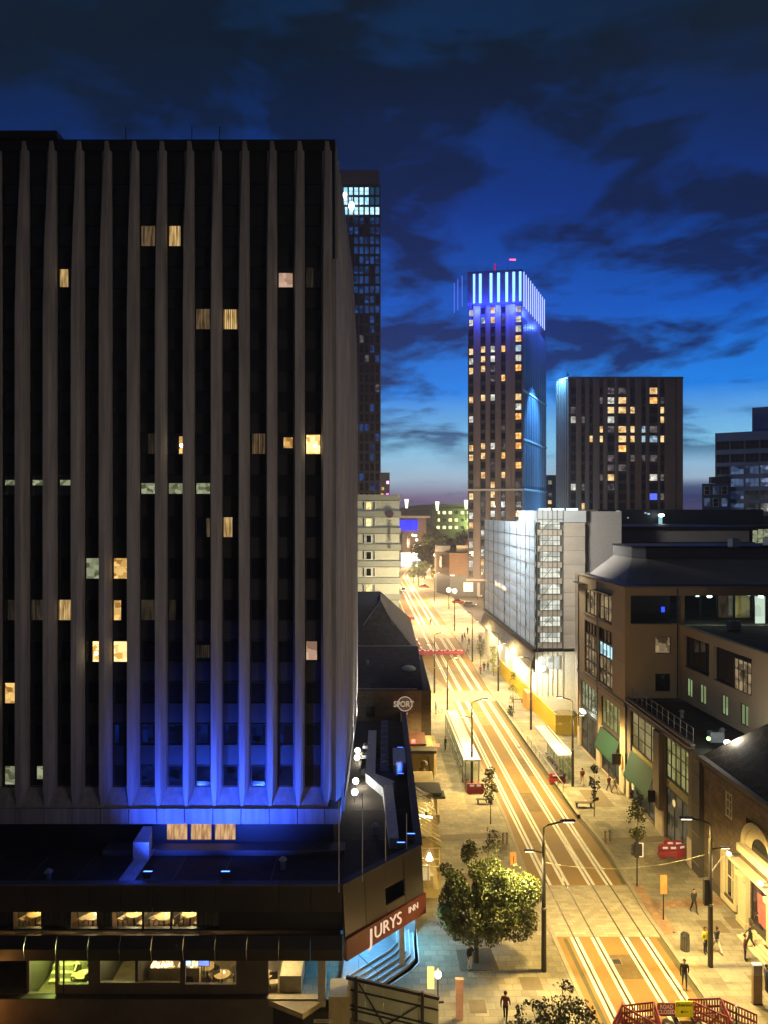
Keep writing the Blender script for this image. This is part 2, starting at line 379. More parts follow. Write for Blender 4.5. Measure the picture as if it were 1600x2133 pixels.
patch('left_dark_band', dkp, [S(5.4, 67.0), S(13.4, 68.0), S(13.4, 69.0), S(5.4, 68.2)], .12, .128)
patch('tactile_paving', redp, [S(21.3, 52.3), S(22.3, 52.3), S(22.3, 59.3), S(21.3, 59.3)], .12, .130)
patch('tactile_strip', redp, [S(22.3, 55.6), S(27.5, 56.2), S(27.5, 57.3), S(22.3, 56.8)], .12, .129)
patch('tree_pit', mat('pit_gravel', (.11, .085, .05), .95, var=.4, scale=9, bump=.6), [P(950, 1982)[:2], P(1022, 1978)[:2], P(1040, 2024)[:2], P(960, 2027)[:2]], .12, .134)
for u, v, w, h in ((1102, 2050, .75, .8), (995, 2100, 1.0, 1.2), (1530, 1925, 1.0, 1.5), (1590, 2050, 1.3, 1.4), (1215, 1676, .1, .1)):
    q = P(u, v); patch('paving_patch', dkp, [(q.x-w/2, q.y-h/2), (q.x+w/2, q.y-h/2), (q.x+w/2, q.y+h/2), (q.x-w/2, q.y+h/2)], .12, .127)
def cover(u, v, w, h, z, label):
    q = P(u, v, z); c = thing('manhole_cover', (q.x, q.y, z), label, 'manhole cover', 'manhole covers in the street')
    MB().box(-w/2, w/2, -h/2, h/2, 0, .012).build('frame', kerbm, c, False); MB().box(-w/2+.05, w/2-.05, -h/2+.05, h/2-.05, .012, .018).build('lid', mat('cast_iron', (.06, .045, .03), .5, .5), c, False)
cover(1285, 2003, .62, .62, .001, 'square iron cover between the rails of the left track, nearest the red barriers')
cover(1404, 1942, .3, .3, .12, 'small round iron cover in the pavement left of the litter bin')
cover(1083, 1556, .7, .5, .001, 'iron cover in the road beside the tram platform shelters')

# ================================================================ HOTEL WITH CONCRETE FINS
finm = mat('fin_concrete', (.33, .31, .30), .85, var=.34, scale=2.2, bump=.3, bscale=9, stretch=(1, 1, .07))
bronze = mat('bronze_cladding', (.050, .040, .030), .45, var=.25, scale=.5, bump=.08, bscale=3)
blk = mat('black_panel', (.016, .016, .015), .5, var=.3, scale=.8)
roofm = mat('roof_felt', (.075, .062, .045), .95, var=.35, scale=.6, bump=.4, spec=.08)
ledge = mat('dark_ledge', (.10, .10, .10), .7)
TOPZ = 55.2
H = thing('hotel_building', (-14, 49, 0), 'tall dark hotel with pale vertical concrete fins above a bronze podium, washed blue low down', 'hotel')
c = MB(); c.box(-31, -3.35, 50.25, 77, 9.2, TOPZ-.05); c.build('tower_core', blk, H)
MB().box(-31, -3.3, 50.0, 50.24, TOPZ-.75, TOPZ).build('parapet', blk, H)
MB().box(-31, -22, 49.7, 60, TOPZ+.02, TOPZ+.45).build('plant_room', blk, H)
for x in (-17.6, -13.1, -11.2): MB().cyl(x, 50.4, TOPZ-.1, TOPZ+1.1, .03, 5).build('aerial', BLACK, H)
UF = lambda i: 43+57.9*i
XF = lambda i: (UF(i)-800)*49/F
def fin(b, x, y, ax, n, depth=1.0):
    """concrete fin: ax = vector along the wall, n = outward; tapers away at top and foot"""
    secs = [(10.2, .16, .10, 1.08*depth/1.2), (11.45, .74, .30, depth), (30, .74, .32, depth), (43.5, .74, .32, depth*.98), (48.0, .73, .30, depth*.80), (51.5, .70, .25, depth*.52), (55.1, .64, .16, depth*.20)]
    rings = []
    for z, bw, tw, dp in secs:
        r = []
        for a, k in ((-bw/2, 0), (-bw/2, dp*.35), (-tw/2-.02, dp), (tw/2+.04, dp), (bw/2, dp*.45), (bw/2, 0)):
            r.append((x+ax[0]*a+n[0]*k, y+ax[1]*a+n[1]*k, z))
        rings.append(r)
    b.loft(rings)
for i in range(-1, 12):
    b = MB(); fin(b, XF(i)*50/49.4, 50.2, (1, 0), (0, -1), 1.05); b.build('fin', finm, H)
for j in range(14):
    b = MB(); fin(b, -3.34, 51.0+1.96*j, (0, 1), (1, 0), .62); b.build('side_fin', finm, H)
b = MB()                                    # corner pier
for z0, z1 in ((10.6, 47),): b.prism([(-3.9, 50.24), (-3.9, 49.95), (-3.2, 49.5), (-2.95, 50.3), (-3.34, 50.5)], z0, z1)
b.build('corner_pier', finm, H)
bay = lambda i: (XF(i)+XF(i+1))/2*50/49.4
fh = 2.818
lit_c = glow('curtain_warm', (1.0, .66, .26), 1.0, 'curtain', (.35, .2, .06), 7)
lit_d = glow('curtain_dim', (.30, .19, .09), .55, 'curtain', (.07, .045, .02), 7)
lit_dd = glow('curtain_faint', (.10, .075, .045), .45, 'curtain', (.02, .015, .012), 7)
lit_r = glow('room_warm', (1.0, .62, .20), 1.25, 'vor', (.30, .14, .03), 2.5)
lit_y = glow('room_yellow', (1.0, .78, .34), 2.0, 'vor', (.5, .25, .05), 2.0)
lit_p = glow('room_pinkish', (.95, .62, .44), .8, 'vor', (.35, .2, .13), 1.6)
lit_g = glow('greenish_room_or_reflection', (.62, .66, .40), .6, 'vor', (.15, .16, .08), 2.5)
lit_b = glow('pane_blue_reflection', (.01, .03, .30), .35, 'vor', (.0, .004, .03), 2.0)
LIT = {  # (bay, row): (material, part, curtain)
 (4, 0): (lit_d, (.0, 1, 0, 1), 1), (5, 0): (lit_c, (.05, .8, 0, .98), 1), (1, 1): (lit_c, (.1, .65, .06, .9), 1), (9, 1): (lit_p, (0, 1, .05, .72), 0),
 (10, 1): (lit_dd, (.0, .5, 0, 1), 1), (6, 2): (lit_d, (0, 1, 0, 1), 1), (7, 2): (lit_c, (.02, .92, 0, .96), 1),
 (5, 5): (lit_r, (.72, 1, 0, .85), 0), (8, 5): (lit_d, (.1, .95, 0, 1), 1), (9, 5): (lit_r, (.35, 1, .3, .8), 0), (10, 5): (lit_y, (0, .98, 0, .92), 0), (11, 5): (lit_dd, (0, .6, 0, 1), 1), (4, 5): (lit_dd, (.5, 1, 0, 1), 1),
 (6, 7): (lit_d, (.72, 1, .0, .9), 1), (7, 7): (lit_c, (.02, .6, 0, .95), 1), (2, 8): (lit_g, (0, .95, 0, 1), 0), (3, 8): (lit_r, (.02, .98, 0, 1), 0),
 (-1, 9): (lit_dd, (.3, 1, 0, 1), 1), (0, 9): (lit_dd, (0, 1, 0, 1), 1), (1, 9): (lit_c, (.0, .98, 0, 1), 1), (3, 9): (lit_r, (0, .5, 0, .95), 0), (4, 9): (lit_dd, (0, 1, 0, 1), 1), (5, 9): (lit_dd, (0, .5, 0, 1), 1),
 (2, 10): (lit_y, (.45, .98, 0, 1), 0), (3, 10): (lit_y, (.0, 1, 0, 1), 0), (10, 10): (lit_p, (0, .75, .1, 1), 0), (6, 10): (lit_dd, (0, 1, .2, .8), 1),
 (-1, 11): (lit_r, (.1, 1, 0, 1), 0), (-1, 13): (lit_g, (.1, 1, .1, 1), 0), (0, 13): (lit_g, (.4, .85, .35, 1), 0)}
for kx in (4, 5, 6): LIT[(kx, 6)] = (lit_g, (0, 1, .1, .6), 0)  # reflections of lit windows opposite, painted as glow on these panes
for kx in (-1, 0, 1): LIT[(kx, 6)] = (lit_g, (.1, .8, .5, .75), 0)  # more reflected lights, painted as glow in the panes
for kx in range(4, 10): LIT[(kx, 13)] = (lit_b, (.05, .95, .25, 1), 0)  # blue reflections in the low panes, painted as glow
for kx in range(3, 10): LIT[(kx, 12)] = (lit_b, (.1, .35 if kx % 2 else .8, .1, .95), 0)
for i in range(-1, 12):
    x = bay(i); wv = 1.02
    if i == 11: x = -3.62; wv = .44
    for r in range(-1, 14):
        zt = 49.45-fh*r; lt = LIT.get((i, r))
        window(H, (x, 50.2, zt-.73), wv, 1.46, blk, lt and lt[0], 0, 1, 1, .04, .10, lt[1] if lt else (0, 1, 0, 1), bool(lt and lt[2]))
        if r >= 0: link('spandrel_panel', panemesh(wv+.1, fh-1.5, 0, blk, 'spandrel_panel'), H, Vector((x, 50.17, zt+.67))-wl(H))
    MB().loft([[(x-.92, 50.2, 11.45), (x+.92, 50.2, 11.45), (x+.92, 49.1, 10.25), (x-.92, 49.1, 10.25)], [(x-.92, 50.2, 9.4), (x+.92, 50.2, 9.4), (x+.92, 49.1, 9.4), (x-.92, 49.1, 9.4)]]).build('sloping_sill', finm, H) if i < 11 else None
    if i < 11: MB().box(x-.905, x+.905, 48.93, 49.09, 9.35, 10.35).build('fascia_panel', finm, H)
MB().box(-3.96, -2.9, 48.93, 51, 9.35, 10.35).build('fascia_panel', finm, H)
MB().box(-3.3, -2.72, 51, 77.2, 9.35, 10.35).build('side_fascia', finm, H)
for (bi, ri, dx) in ((10, 5, .12), (2, 10, .2), (5, 5, .38)): MB().ball((bay(bi)+dx, 50.14, 49.45-fh*ri-.85), .11, 10, 6, 1.2).build('room_lamp_shade', glow('room_bulb', (1, .82, .45), 16), H)
# storey under the tower: black glass band with three curtained windows
MB().box(-31, -3.4, 49.9, 50.2, 7.3, 9.34).build('recessed_wall', blk, H)
for k, u in enumerate((370, 420, 470)):
    window(H, ((u-800)*49.9/F, 49.88, 8.55), 1.5, 1.38, BLACK, glow('curtain_lobby', (1., .62, .30), .85, 'curtain', (.45, .2, .07), 9), 0, 1, 1, .06, .12, (0, 1, 0, 1), True)
MB().box(-18.5, -2.6, 48.6, 49.85, 7.4, 7.75).build('step_ledge', ledge, H)
# duct standing by the curtained windows
dct = MB(); dct.loft([[(-15.96, 47, 7.9), (-14.95, 47, 7.9), (-14.95, 47, 9.0), (-15.96, 47, 9.0)], [(-15.9, 48.8, 8.0), (-15.3, 48.8, 8.0), (-15.3, 48.8, 9.25), (-15.9, 48.8, 9.25)]]); dct.loft([[(-15.9, 47.0, 7.9), (-15.0, 47.0, 7.9), (-15.0, 48.5, 7.9), (-15.9, 48.5, 7.9)], [(-16.3, 44.8, 7.41), (-15.3, 44.8, 7.41), (-15.2, 46.5, 7.41), (-16.2, 46.5, 7.41)]])
tag(dct.build('roof_duct', mat('galvanised', (.42, .43, .45), .45, .3)), 'square metal duct standing on the podium roof by the curtained windows, lit blue', 'duct')
# ---- podium
PC = [(-31, 43), (-2.4, 43), (2.45, 48.2), (2.3, 80), (-31, 80)]
def off(poly, k):
    n = len(poly); out = []
    for i in range(n):
        a, b_, c_ = Vector(poly[i-1]), Vector(poly[i]), Vector(poly[(i+1) % n])
        d1 = (b_-a).normalized(); d2 = (c_-b_).normalized(); n1 = Vector((d1.y, -d1.x)); n2 = Vector((d2.y, -d2.x)); m = (n1+n2).normalized()
        q = b_+m*(k/max(.3, m.dot(n1))); out.append((q.x, q.y))
    return out
MB().prism(off(PC, -.3), 6.9, 7.4).build('podium_roof', roofm, H)
MB().prism([(-30, 45.6), (-3.6, 45.6), (-1.2, 48.4), (-1.4, 49.8), (-30, 49.8)], 4.0, 4.05).build('ceiling_slab', blk, H)
f1 = Fac((-31, 43), (-2.4, 43)); f2 = Fac((-2.4, 43), (2.45, 48.2)); f3 = Fac((2.45, 48.2), (2.3, 80))
def fpanel(fc, a0, a1, z0, z1, o0, o1, name='fascia_panel', m=bronze):
    p = MB(); q = [fc.pt(a0, z0, o0), fc.pt(a1, z0, o0), fc.pt(a1, z1, o1), fc.pt(a0, z1, o1)]; r = [fc.pt(a0, z0, o0-.12), fc.pt(a1, z0, o0-.12), fc.pt(a1, z1, o1-.12), fc.pt(a0, z1, o1-.12)]
    p.loft([q, r]); return p.build(name, m, H)
jw = 1.84; g_ = .018
a = f1.len
for k in range(15):
    a1, a0 = f1.len-.02-k*jw, f1.len-.02-(k+1)*jw
    fpanel(f1, a0+g_, a1-g_, 6.75, 8.25, .04, -.02)
    fpanel(f1, a0+g_, a1-g_, 4.0, 4.75, .18, .34, 'lower_fascia_panel'); fpanel(f1, a0+g_, a1-g_, 4.76, 5.38, .34, .02, 'sloping_fascia_panel')
nd = 4; w2 = f2.len/nd
for k in range(nd):
    z = 6.75 if k == 2 else 5.30
    fpanel(f2, k*w2+g_, (k+1)*w2-g_, z, 8.25, .04+.15*(z < 6), -.02)
    if k == 2: fpanel(f2, k*w2+g_, (k+1)*w2-g_, 5.3, 5.75, .2, .12)
for k in range(17):
    fpanel(f3, .03+k*1.86, .03+(k+1)*1.86-2*g_, 5.30, 8.25, .06, -.02); fpanel(f3, .03+k*1.86, .03+(k+1)*1.86-2*g_, 3.8, 5.28, .1, .1)
cp = MB()
for fc in (f1, f2, f3): fc.bar(cp, -.02, fc.len+.02, 8.26, 8.36, -.42, .06)
cp.build('parapet_coping', ledge, H)
cp = MB()
for fc in (f1, f2, f3): fc.bar(cp, 0.1, fc.len-.1, 7.4, 8.25, -.40, -.17)
cp.build('parapet_upstand', ledge, H)
# recessed upper windows of the front
wband = MB(); f1.wall(wband, 5.4, 6.75, [(f1.len-28.2, f1.len-7.3, 5.5, 6.7)], .25, out=-.45); wband.build('window_band', blk, H)
MB().box(-31, -2.6, 43.03, 43.46, 6.71, 6.74).build('band_soffit', blk, H)
interior = mat('room_wall', (.50, .40, .24), .8, var=.15, scale=1.0); floorm = mat('room_carpet', (.12, .07, .035), .9, var=.4, scale=2)
MB().box(-31, -2.6, 46.6, 46.7, 4.7, 7.0).build('inner_wall', interior, H); MB().box(-31, -2.6, 43.5, 46.6, 4.78, 4.82).build('inner_floor', floorm, H)
for x0, x1 in ((-31, -24.6), (-23.2, -21.9), (-20.3, -18.5), (-17.0, -16.1), (-11.1, -9.5)):
    b = MB(); n = max(4, int((x1-x0)/.12))
    for i in range(n): b.quad((x0+(x1-x0)*i/n, 43.75+.05*(i % 2), 5.42), (x0+(x1-x0)*(i+1)/n, 43.75+.05*((i+1) % 2), 5.42), (x0+(x1-x0)*(i+1)/n, 43.75+.05*((i+1) % 2), 6.75), (x0+(x1-x0)*i/n, 43.75+.05*(i % 2), 6.75))
    b.build('brown_curtain', mat('brown_drape', (.05, .035, .025), .9, var=.5, scale=6, stretch=(1, 1, .1)), H)
for x in (-21.85, -18.45, -14.15, -12.5): MB().box(x-.06, x+.06, 43.42, 43.52, 5.42, 6.72).build('mullion', BLACK, H)
MB().box(-30, -9.6, 43.5, 43.52, 5.42, 6.72).build('front_glazing', GLASS, H)
MB().box(-30, -9.6, 43.40, 43.75, 5.36, 5.41).build('window_sill', mat('cream_sill', (.6, .52, .34), .6), H)
# lower storey: glazed bar and stair, deep sill, wall
lw = MB(); f1.wall(lw, .0, 1.62, out=-.05); f1.wall(lw, 1.62, 4.0, [(f1.len-28.3, f1.len-22.7, 1.66, 3.98), (f1.len-20.75, f1.len-16.95, 1.66, 3.98), (f1.len-16.75, f1.len-15, 2.2, 3.98), (f1.len-14.3, f1.len-9.6, 2.3, 3.98), (f1.len-9.3, f1.len-6.3, 2.2, 3.98)], .2, a0=0, a1=f1.len-4.4, out=-.5)
lw.build('lower_wall', mat('podium_render', (.13, .10, .07), .7, var=.3, scale=.6), H)
MB().box(-31, -6.8, 43.08, 43.6, 1.55, 1.64).build('sill_shelf', bronze, H)
MB().box(-31, -5, 43.5, 48.4, .9, 1.0).build('bar_floor', mat('bar_floor', (.16, .12, .07), .6, var=.5, scale=2), H)
MB().box(-31, -5, 48.4, 48.6, 1.0, 4.0).build('bar_back_wall', mat('bar_wall', (.42, .36, .18), .8, var=.3, scale=1), H)
for x in (-21.0, -16.9, -14.6): MB().box(x-.08, x+.08, 43.6, 48.4, 1.0, 4.0).build('bar_partition', mat('bar_dark', (.05, .04, .03), .8), H)
MB().box(-20.75, -16.95, 43.55, 43.57, 1.64, 3.98).build('bar_glazing', glassm('bar_glass', (.9, 1, .8), .06), H); MB().box(-14.3, -6.3, 43.55, 43.57, 2.2, 3.98).build('bar_glazing', GLASS, H)
MB().box(-18.9, -18.82, 43.5, 43.58, 1.64, 3.98).build('mullion', BLACK, H)
# angled glazed bay at the right end, plinth, column and beige block beside the steps
bay_m = mat('cream_stone', (.48, .38, .21), .7, var=.15)
b = MB(); b.prism([(-6.8, 43.1), (-4.6, 41.9), (-3.5, 43.1), (-3.5, 43.6), (-6.8, 43.6)], 1.25, 1.55); b.build('bay_sill', bay_m, H)
b = MB(); b.prism([(-6.75, 43.2), (-4.6, 42.05), (-3.5, 43.2), (-3.5, 43.6), (-6.75, 43.6)], 0, 1.24); b.build('bay_base', bronze, H)
b = MB(); b.quad((-6.6, 43.3, 1.56), (-4.6, 42.3, 1.56), (-4.6, 42.3, 4.0), (-6.6, 43.3, 4.0)); b.build('bay_glass', GLASS, H)
MB().box(-6.3, -5.0, 44.6, 46.8, 1.0, 2.0).build('bar_counter', mat('counter', (.45, .38, .22), .4), H)
MB().box(-3.85, -3.4, 43.0, 43.4, 1.2, 4.0).build('column', mat('pale_column', (.55, .47, .36), .6), H)
MB().box(-4.1, -3.2, 42.6, 43.5, 0, 1.2).build('plinth', bronze, H)
MB().box(-3.19, -2.0, 42.7, 44.4, 0, 2.0).build('planter_wall', bay_m, H)
# entrance behind the steps
MB().box(-3.2, 2.2, 52.3, 52.6, 0, 4.0).build('entrance_wall', mat('entrance_wall', (.35, .40, .42), .5), H)
for x in (-1.6, .1): window(H, (x, 52.28, 2.3), 1.5, 2.3, STEEL, glow('entrance_light', (.25, .6, .8), .5), 0, 2, 1)
MB().prism([(-2.3, 43.3), (2.1, 48.1), (2.1, 53), (-3, 53)], 3.98, 4.05).build('canopy_soffit', mat('white_soffit', (.7, .7, .7), .6), H)
MB().box(1.0, 1.35, 48.3, 48.65, .4, 4.0).build('column', mat('pale_column', (.55, .47, .36), .6), H)
# steps
stm = mat('step_stone', (.40, .42, .42), .55, var=.15, scale=2); stn = mat('step_nosing', (.75, .78, .78), .5)
ST_ = thing('entrance_steps', (0, 48, 0), 'blue-lit stone steps wrapping the hotel entrance under the red sign board', 'steps')
for k in range(6):
    ck = 48.6-2.35*k/5; xr = .9+.29*k; zt = .97-.17*k
    if zt < .05: continue
    yl = lambda x: ck+1.06*x
    poly = [(-2.6, yl(-2.6)), (xr-.5, yl(xr-.5)), (xr, yl(xr)+.3), (xr, 53), (-2.6, 53)]
    MB().prism(poly, 0.1, zt).build('step' if k else 'landing', stm, ST_)
    nb = MB(); q = off(poly, -.07)
    for i in (0, 1, 2): nb.prism([poly[i], poly[i+1], q[i+1], q[i]], zt+.001, zt+.012)
    nb.build('nosing', stn, ST_)
hr = thing('handrail', (-.9, 46.2, .2), 'slim metal handrail on the blue steps left of the column', 'handrail')
MB().tube([(-1.6, 46.9, .97), (-1.6, 46.9, 1.9), (-.4, 46.4, 1.1), (-.4, 46.4, .3)], .025, 6).build('rail', mat('bright_steel', (.7, .7, .7), .2, 1), hr)
# sign board
sg = thing('hotel_sign', (0, 45.5, 4), 'long red-brown sign board reading JURYS INN above the hotel entrance', 'sign')
sb = MB(); q = [(-.01, 4.0), (f2.len+.02, 4.0), (f2.len+.02, 5.27), (-.01, 5.27)]
sb.loft([[f2.pt(a_, z_, .36) for a_, z_ in q], [f2.pt(a_, z_, .12) for a_, z_ in q]]); sb.build('board', mat('sign_red', (.11, .022, .010), .5, var=.1), sg)
lm = glow('sign_letter', (1., .66, .42), 1.0)
link('letters', textmesh('J', 1.34, .03, lm, 'LEFT', bold=.004, sx=1.0), sg, f2.pt(1.80, 4.57, .40)-wl(sg), f2.rz)
me = textmesh('URYS', 1.08, .03, lm, 'LEFT', bold=-.006, sx=.98); link('letters', me, sg, f2.pt(2.22, 4.68, .40)-wl(sg), f2.rz)
me = textmesh('INN', .56, .03, lm, 'LEFT', bold=-.008, sx=.95); link('letters', me, sg, f2.pt(5.35, 4.82, .40)-wl(sg), f2.rz)
sfx = MB()                                   # hook of the J and small flared feet
tag(MB().box(-4.05, -2.95, 42.5, 42.55, .62, .82).build('street_nameplate', mat('nameplate', (.62, .52, .38), .6)), 'small cream street nameplate with dark lettering on the dark plinth', 'nameplate')
npm = textmesh('BROAD ST', .15, .006, BLACK); link('lettering', npm, bpy.data.objects['street_nameplate'], (-3.5, 42.49, .72))
# flagpoles on the slanted parapet
fp = None
for u, vt, vb, w_ in ((706, 1660, 1838, 'first from the left, by the corner'), (755, 1645, 1815, 'second from the left'), (803, 1625, 1790, 'third from the left'), (847, 1675, 1752, 'shortest and rightmost, beside the blue spotlights')):
    pos = f2.pt({706: .05, 755: 1.75, 803: 3.9, 847: 6.2}[u], 8.0, .1)
    uu = (u-800)/F*pos.y; hh = (vb-vt)*pos.y/F
    o = thing('flagpole', (uu, pos.y, 8.2-.3), 'bare thin white flagpole on the slanted hotel parapet, '+w_, 'flagpole', 'flagpoles on the hotel parapet')
    MB().cyl(0, 0, 0, hh+.3, .035, 8, .025).build('pole', mat('white_pole', (.62, .55, .48), .4), o, False); MB().ball((0, 0, hh+.33), .05).build('finial', STEEL, o, False)
# blue floodlights
fl = thing('blue_floodlight', (0, 0, 0), 'x', 'floodlight', 'blue floodlights on the hotel podium')
MB().box(-.2, .2, -.12, .12, 0, .05).build('base', BLACK, fl, False)
MB().loft([[(-.22, -.12, .08), (.22, -.12, .08), (.22, .1, .08), (-.22, .1, .08)], [(-.28, -.02, .34), (.28, -.02, .34), (.28, .22, .30), (-.28, .22, .30)]]).build('housing', BLACK, fl, False)
MB().quad((-.25, 0, .35), (.25, 0, .35), (.25, .2, .31), (-.25, .2, .31)).build('lens', glow('blue_lens', (.06, .16, 1), 7), fl, False)
for (x, y, z), l_ in (((-14.0, 43.75, 8.36), 'blue floodlight on the parapet below the duct, left of the two along the front'), ((-9.4, 43.75, 8.36), 'blue floodlight on the front parapet, right of the two along the front'),
                      ((1.1, 47.6, 8.36), 'blue floodlight at the right end of the slanted parapet, left one of the close pair'), ((1.8, 48.9, 8.36), 'blue floodlight at the right end of the slanted parapet, right one of the close pair'), ((1.4, 62.6, 7.5), 'blue floodlight further back along the podium roof beside the white duct'), ((1.5, 68, 8.0), 'blue floodlight farthest back on the podium roof above the grey plant unit')):
    place(fl, (x, y, z), 0, l_)
kill(fl)
light('SPOT', 'blue_flood_a', (-14.0, 43.9, 8.8), 7500, BLUE, .2, (-13.3, 50, 11.5), 96, 1)
light('SPOT', 'blue_flood_b', (-9.4, 43.9, 8.8), 9000, BLUE, .2, (-8.6, 50, 11.5), 96, 1)
light('SPOT', 'blue_flood_c', (1.1, 47.9, 8.8), 2600, (.03, .14, 1), .2, (-3.5, 50.5, 12), 75, 1)
light('POINT', 'blue_duct_spill', (-15.0, 44.6, 9.0), 90, BLUE, .2)
light('SPOT', 'blue_flood_d', (1.4, 62.8, 8.0), 110, BLUE, .2, (-1, 66, 9), 110)
# white globes at the foot of the side wall
gl = thing('globe_light', (0, 0, 0), 'x', 'wall light', 'white globe lights beside the tower foot')
MB().cyl(0, 0, -.9, -.1, .03, 6).build('stem', BLACK, gl, False); MB().ball((0, 0, .1), .26, 12, 8).build('globe', glow('white_globe', (1, 1, .96), 9), gl, False)
for n, (u, v, y) in enumerate(((745, 1565, 69), (744, 1580, 66.5), (741, 1629, 60.5), (739, 1652, 57.6))):
    q = PY(u, v, y); place(gl, q, 0, 'white globe light at the foot of the side wall, '+('farthest back', 'second from the back', 'second from the front', 'nearest the flagpoles')[n])
    light('POINT', 'globe_lamp', (q.x+.45, q.y, q.z+.2), 150, (1, .97, .9), .15)
kill(gl)
light('SPOT', 'corner_wash', (-2.1, 74.5, 8.5), 9000, (1, .92, .8), .2, (-2.9, 76.2, 32), 70, .9)
light('SPOT', 'corner_wash', (-2.0, 66, 8.5), 2500, (1, .92, .8), .2, (-2.9, 68, 26), 70, .9)
# roof plant
galv = mat('galvanised', (.42, .43, .45), .45, .3); whd = mat('white_duct', (.62, .62, .60), .5)
d = thing('ventilation_duct', (.5, 58, 7.4), 'long pale ventilation duct with a sideways kink on the podium roof', 'duct')
b = MB(); b.box(-1.55, -.75, 61.8, 74, 7.42, 8.15); b.build('rear_run', whd, d)
b = MB(); b.loft([[(-1.55, 61.79, 7.42), (-.75, 61.79, 7.42), (-.75, 61.79, 8.15), (-1.55, 61.79, 8.15)], [(-.1, 58.6, 7.42), (.9, 60.0, 7.42), (.9, 60.0, 8.15), (-.1, 58.6, 8.15)]]); b.build('kink', whd, d)
b = MB(); b.loft([[(-.1, 58.59, 7.42), (.7, 59.6, 7.42), (.7, 59.6, 8.15), (-.1, 58.59, 8.15)], [(.35, 49.6, 7.42), (1.0, 49.6, 7.42), (1.0, 49.6, 8.15), (.35, 49.6, 8.15)]]); b.build('front_run', whd, d)
d = thing('plant_unit', (1.4, 66, 7.4), 'grey extractor unit with a round fan on the podium roof beside the parapet', 'plant unit')
b = MB(); b.box(.8, 1.9, 64, 68, 7.42, 8.3); b.build('casing', galv, d); b = MB(); b.cyl(1.35, 63.6, 7.42, 8.6, .42, 16, .3); b.build('fan_cowl', whd, d)
d = thing('louvre_rack', (-.9, 68, 7.4), 'rack of slanted louvre blades beside the tower foot', 'louvres')
for k in range(9): b = MB(); b.box(-2.0, -1.6, 63.2+k*.9, 63.28+k*.9, 7.5, 8.0); b.build('blade', BLACK, d)
d = thing('cable_tray', (.2, 74, 7.4), 'dark cable tray with pipe loops running along the podium roof', 'cable tray')
b = MB(); b.box(-.35, .45, 64, 79, 7.42, 7.6); b.build('tray', BLACK, d)
for k in range(8): b = MB(); b.tube([(-.25, 65+k*1.8, 7.6), (-.25, 65+k*1.8, 8.0), (.35, 65.3+k*1.8, 8.0), (.35, 65.3+k*1.8, 7.6)], .07, 6); b.build('pipe_loop', galv, d)
# podium side wall below the fascia
MB().box(-2.8, 1.9, 54, 80, 0, 3.8).build('podium_side_wall', mat('podium_render', (.13, .10, .07)), H)

# furniture and people's tables seen through the windows
tbm = mat('table_top', (.55, .42, .22), .35); chm = mat('chair_dark', (.03, .025, .02), .7); crm = mat('cream_seat', (.6, .5, .3), .7)
rt = thing('round_table', (0, 0, 0), 'x', 'table', 'tables inside the hotel')
MB().cyl(0, 0, .72, .76, .5, 16).build('tabletop', tbm, rt, False); MB().cyl(0, 0, 0, .72, .05, 8).build('pedestal', BLACK, rt, False); MB().cyl(.1, .1, .77, .86, .04, 8).build('table_glint', glow('table_glint', (1, .8, .4), 8), rt, False)  # glowing cylinder on the tabletop stands in for glints on glassware
ch = thing('dining_chair', (0, 0, 0), 'x', 'chair', 'chairs inside the hotel')
MB().box(-.24, .24, -.24, .24, .42, .5).build('seat', crm, ch, False); MB().box(-.24, .24, .2, .27, .5, .95).build('backrest', chm, ch, False)
for sx_ in (-.2, .2):
    for sy_ in (-.2, .2): MB().box(sx_-.02, sx_+.02, sy_-.02, sy_+.02, 0, .42).build('leg', chm, ch, False)
rnd = random.Random(3)
for n, x in enumerate((-24.0, -21.2, -17.6, -15.2, -13.3, -11.8)):
    place(rt, (x, 44.7+.3*(n % 2), 4.82), 0, 'round cafe table behind the upper hotel windows, '+ORD[n]+' from the left'); place(ch, (x-.7, 45, 4.82), R(60), 'cream chair left of the '+ORD[n]+' table behind the upper hotel windows'); place(ch, (x+.65, 44.5, 4.82), R(-110), 'cream chair right of the '+ORD[n]+' table behind the upper hotel windows')
for n, x in enumerate((-18.4, -13.6, -12.3, -11.0, -9.9, -8.4, -7.3)):
    place(rt, (x, 45.2+.8*(n % 2), 1.0), 0, 'round bar table behind the lower hotel windows, '+ORD[n]+' from the left'); place(ch, (x-.6, 45.6, 1.0), R(80*n), 'cream chair left of the '+ORD[n]+' bar table behind the lower hotel windows'); place(ch, (x+.6, 44.9+.5*(n % 2), 1.0), R(70+50*n), 'cream chair right of the '+ORD[n]+' bar table behind the lower hotel windows')
kill(rt); kill(ch)
bar = thing('bar_shelf', (-11, 45, 1.0), 'lit back bar crowded with bottles and glasses behind the lower hotel windows', 'bar shelf')
MB().box(-14.2, -11.2, 44.8, 45.3, 1.0, 2.35).build('counter', mat('counter', (.45, .38, .22), .4), bar)
b = MB()
for k in range(90): x = rnd.uniform(-14.1, -11.3); y = rnd.uniform(44.82, 45.25); b.cyl(x, y, 2.36, 2.36+rnd.uniform(.15, .34), .05, 6)
tag(b.build('bottles', glow('bottle_glint', (1, .75, .4), 3.0, 'vor', (.1, .06, .02), 3), bar), kind='stuff')
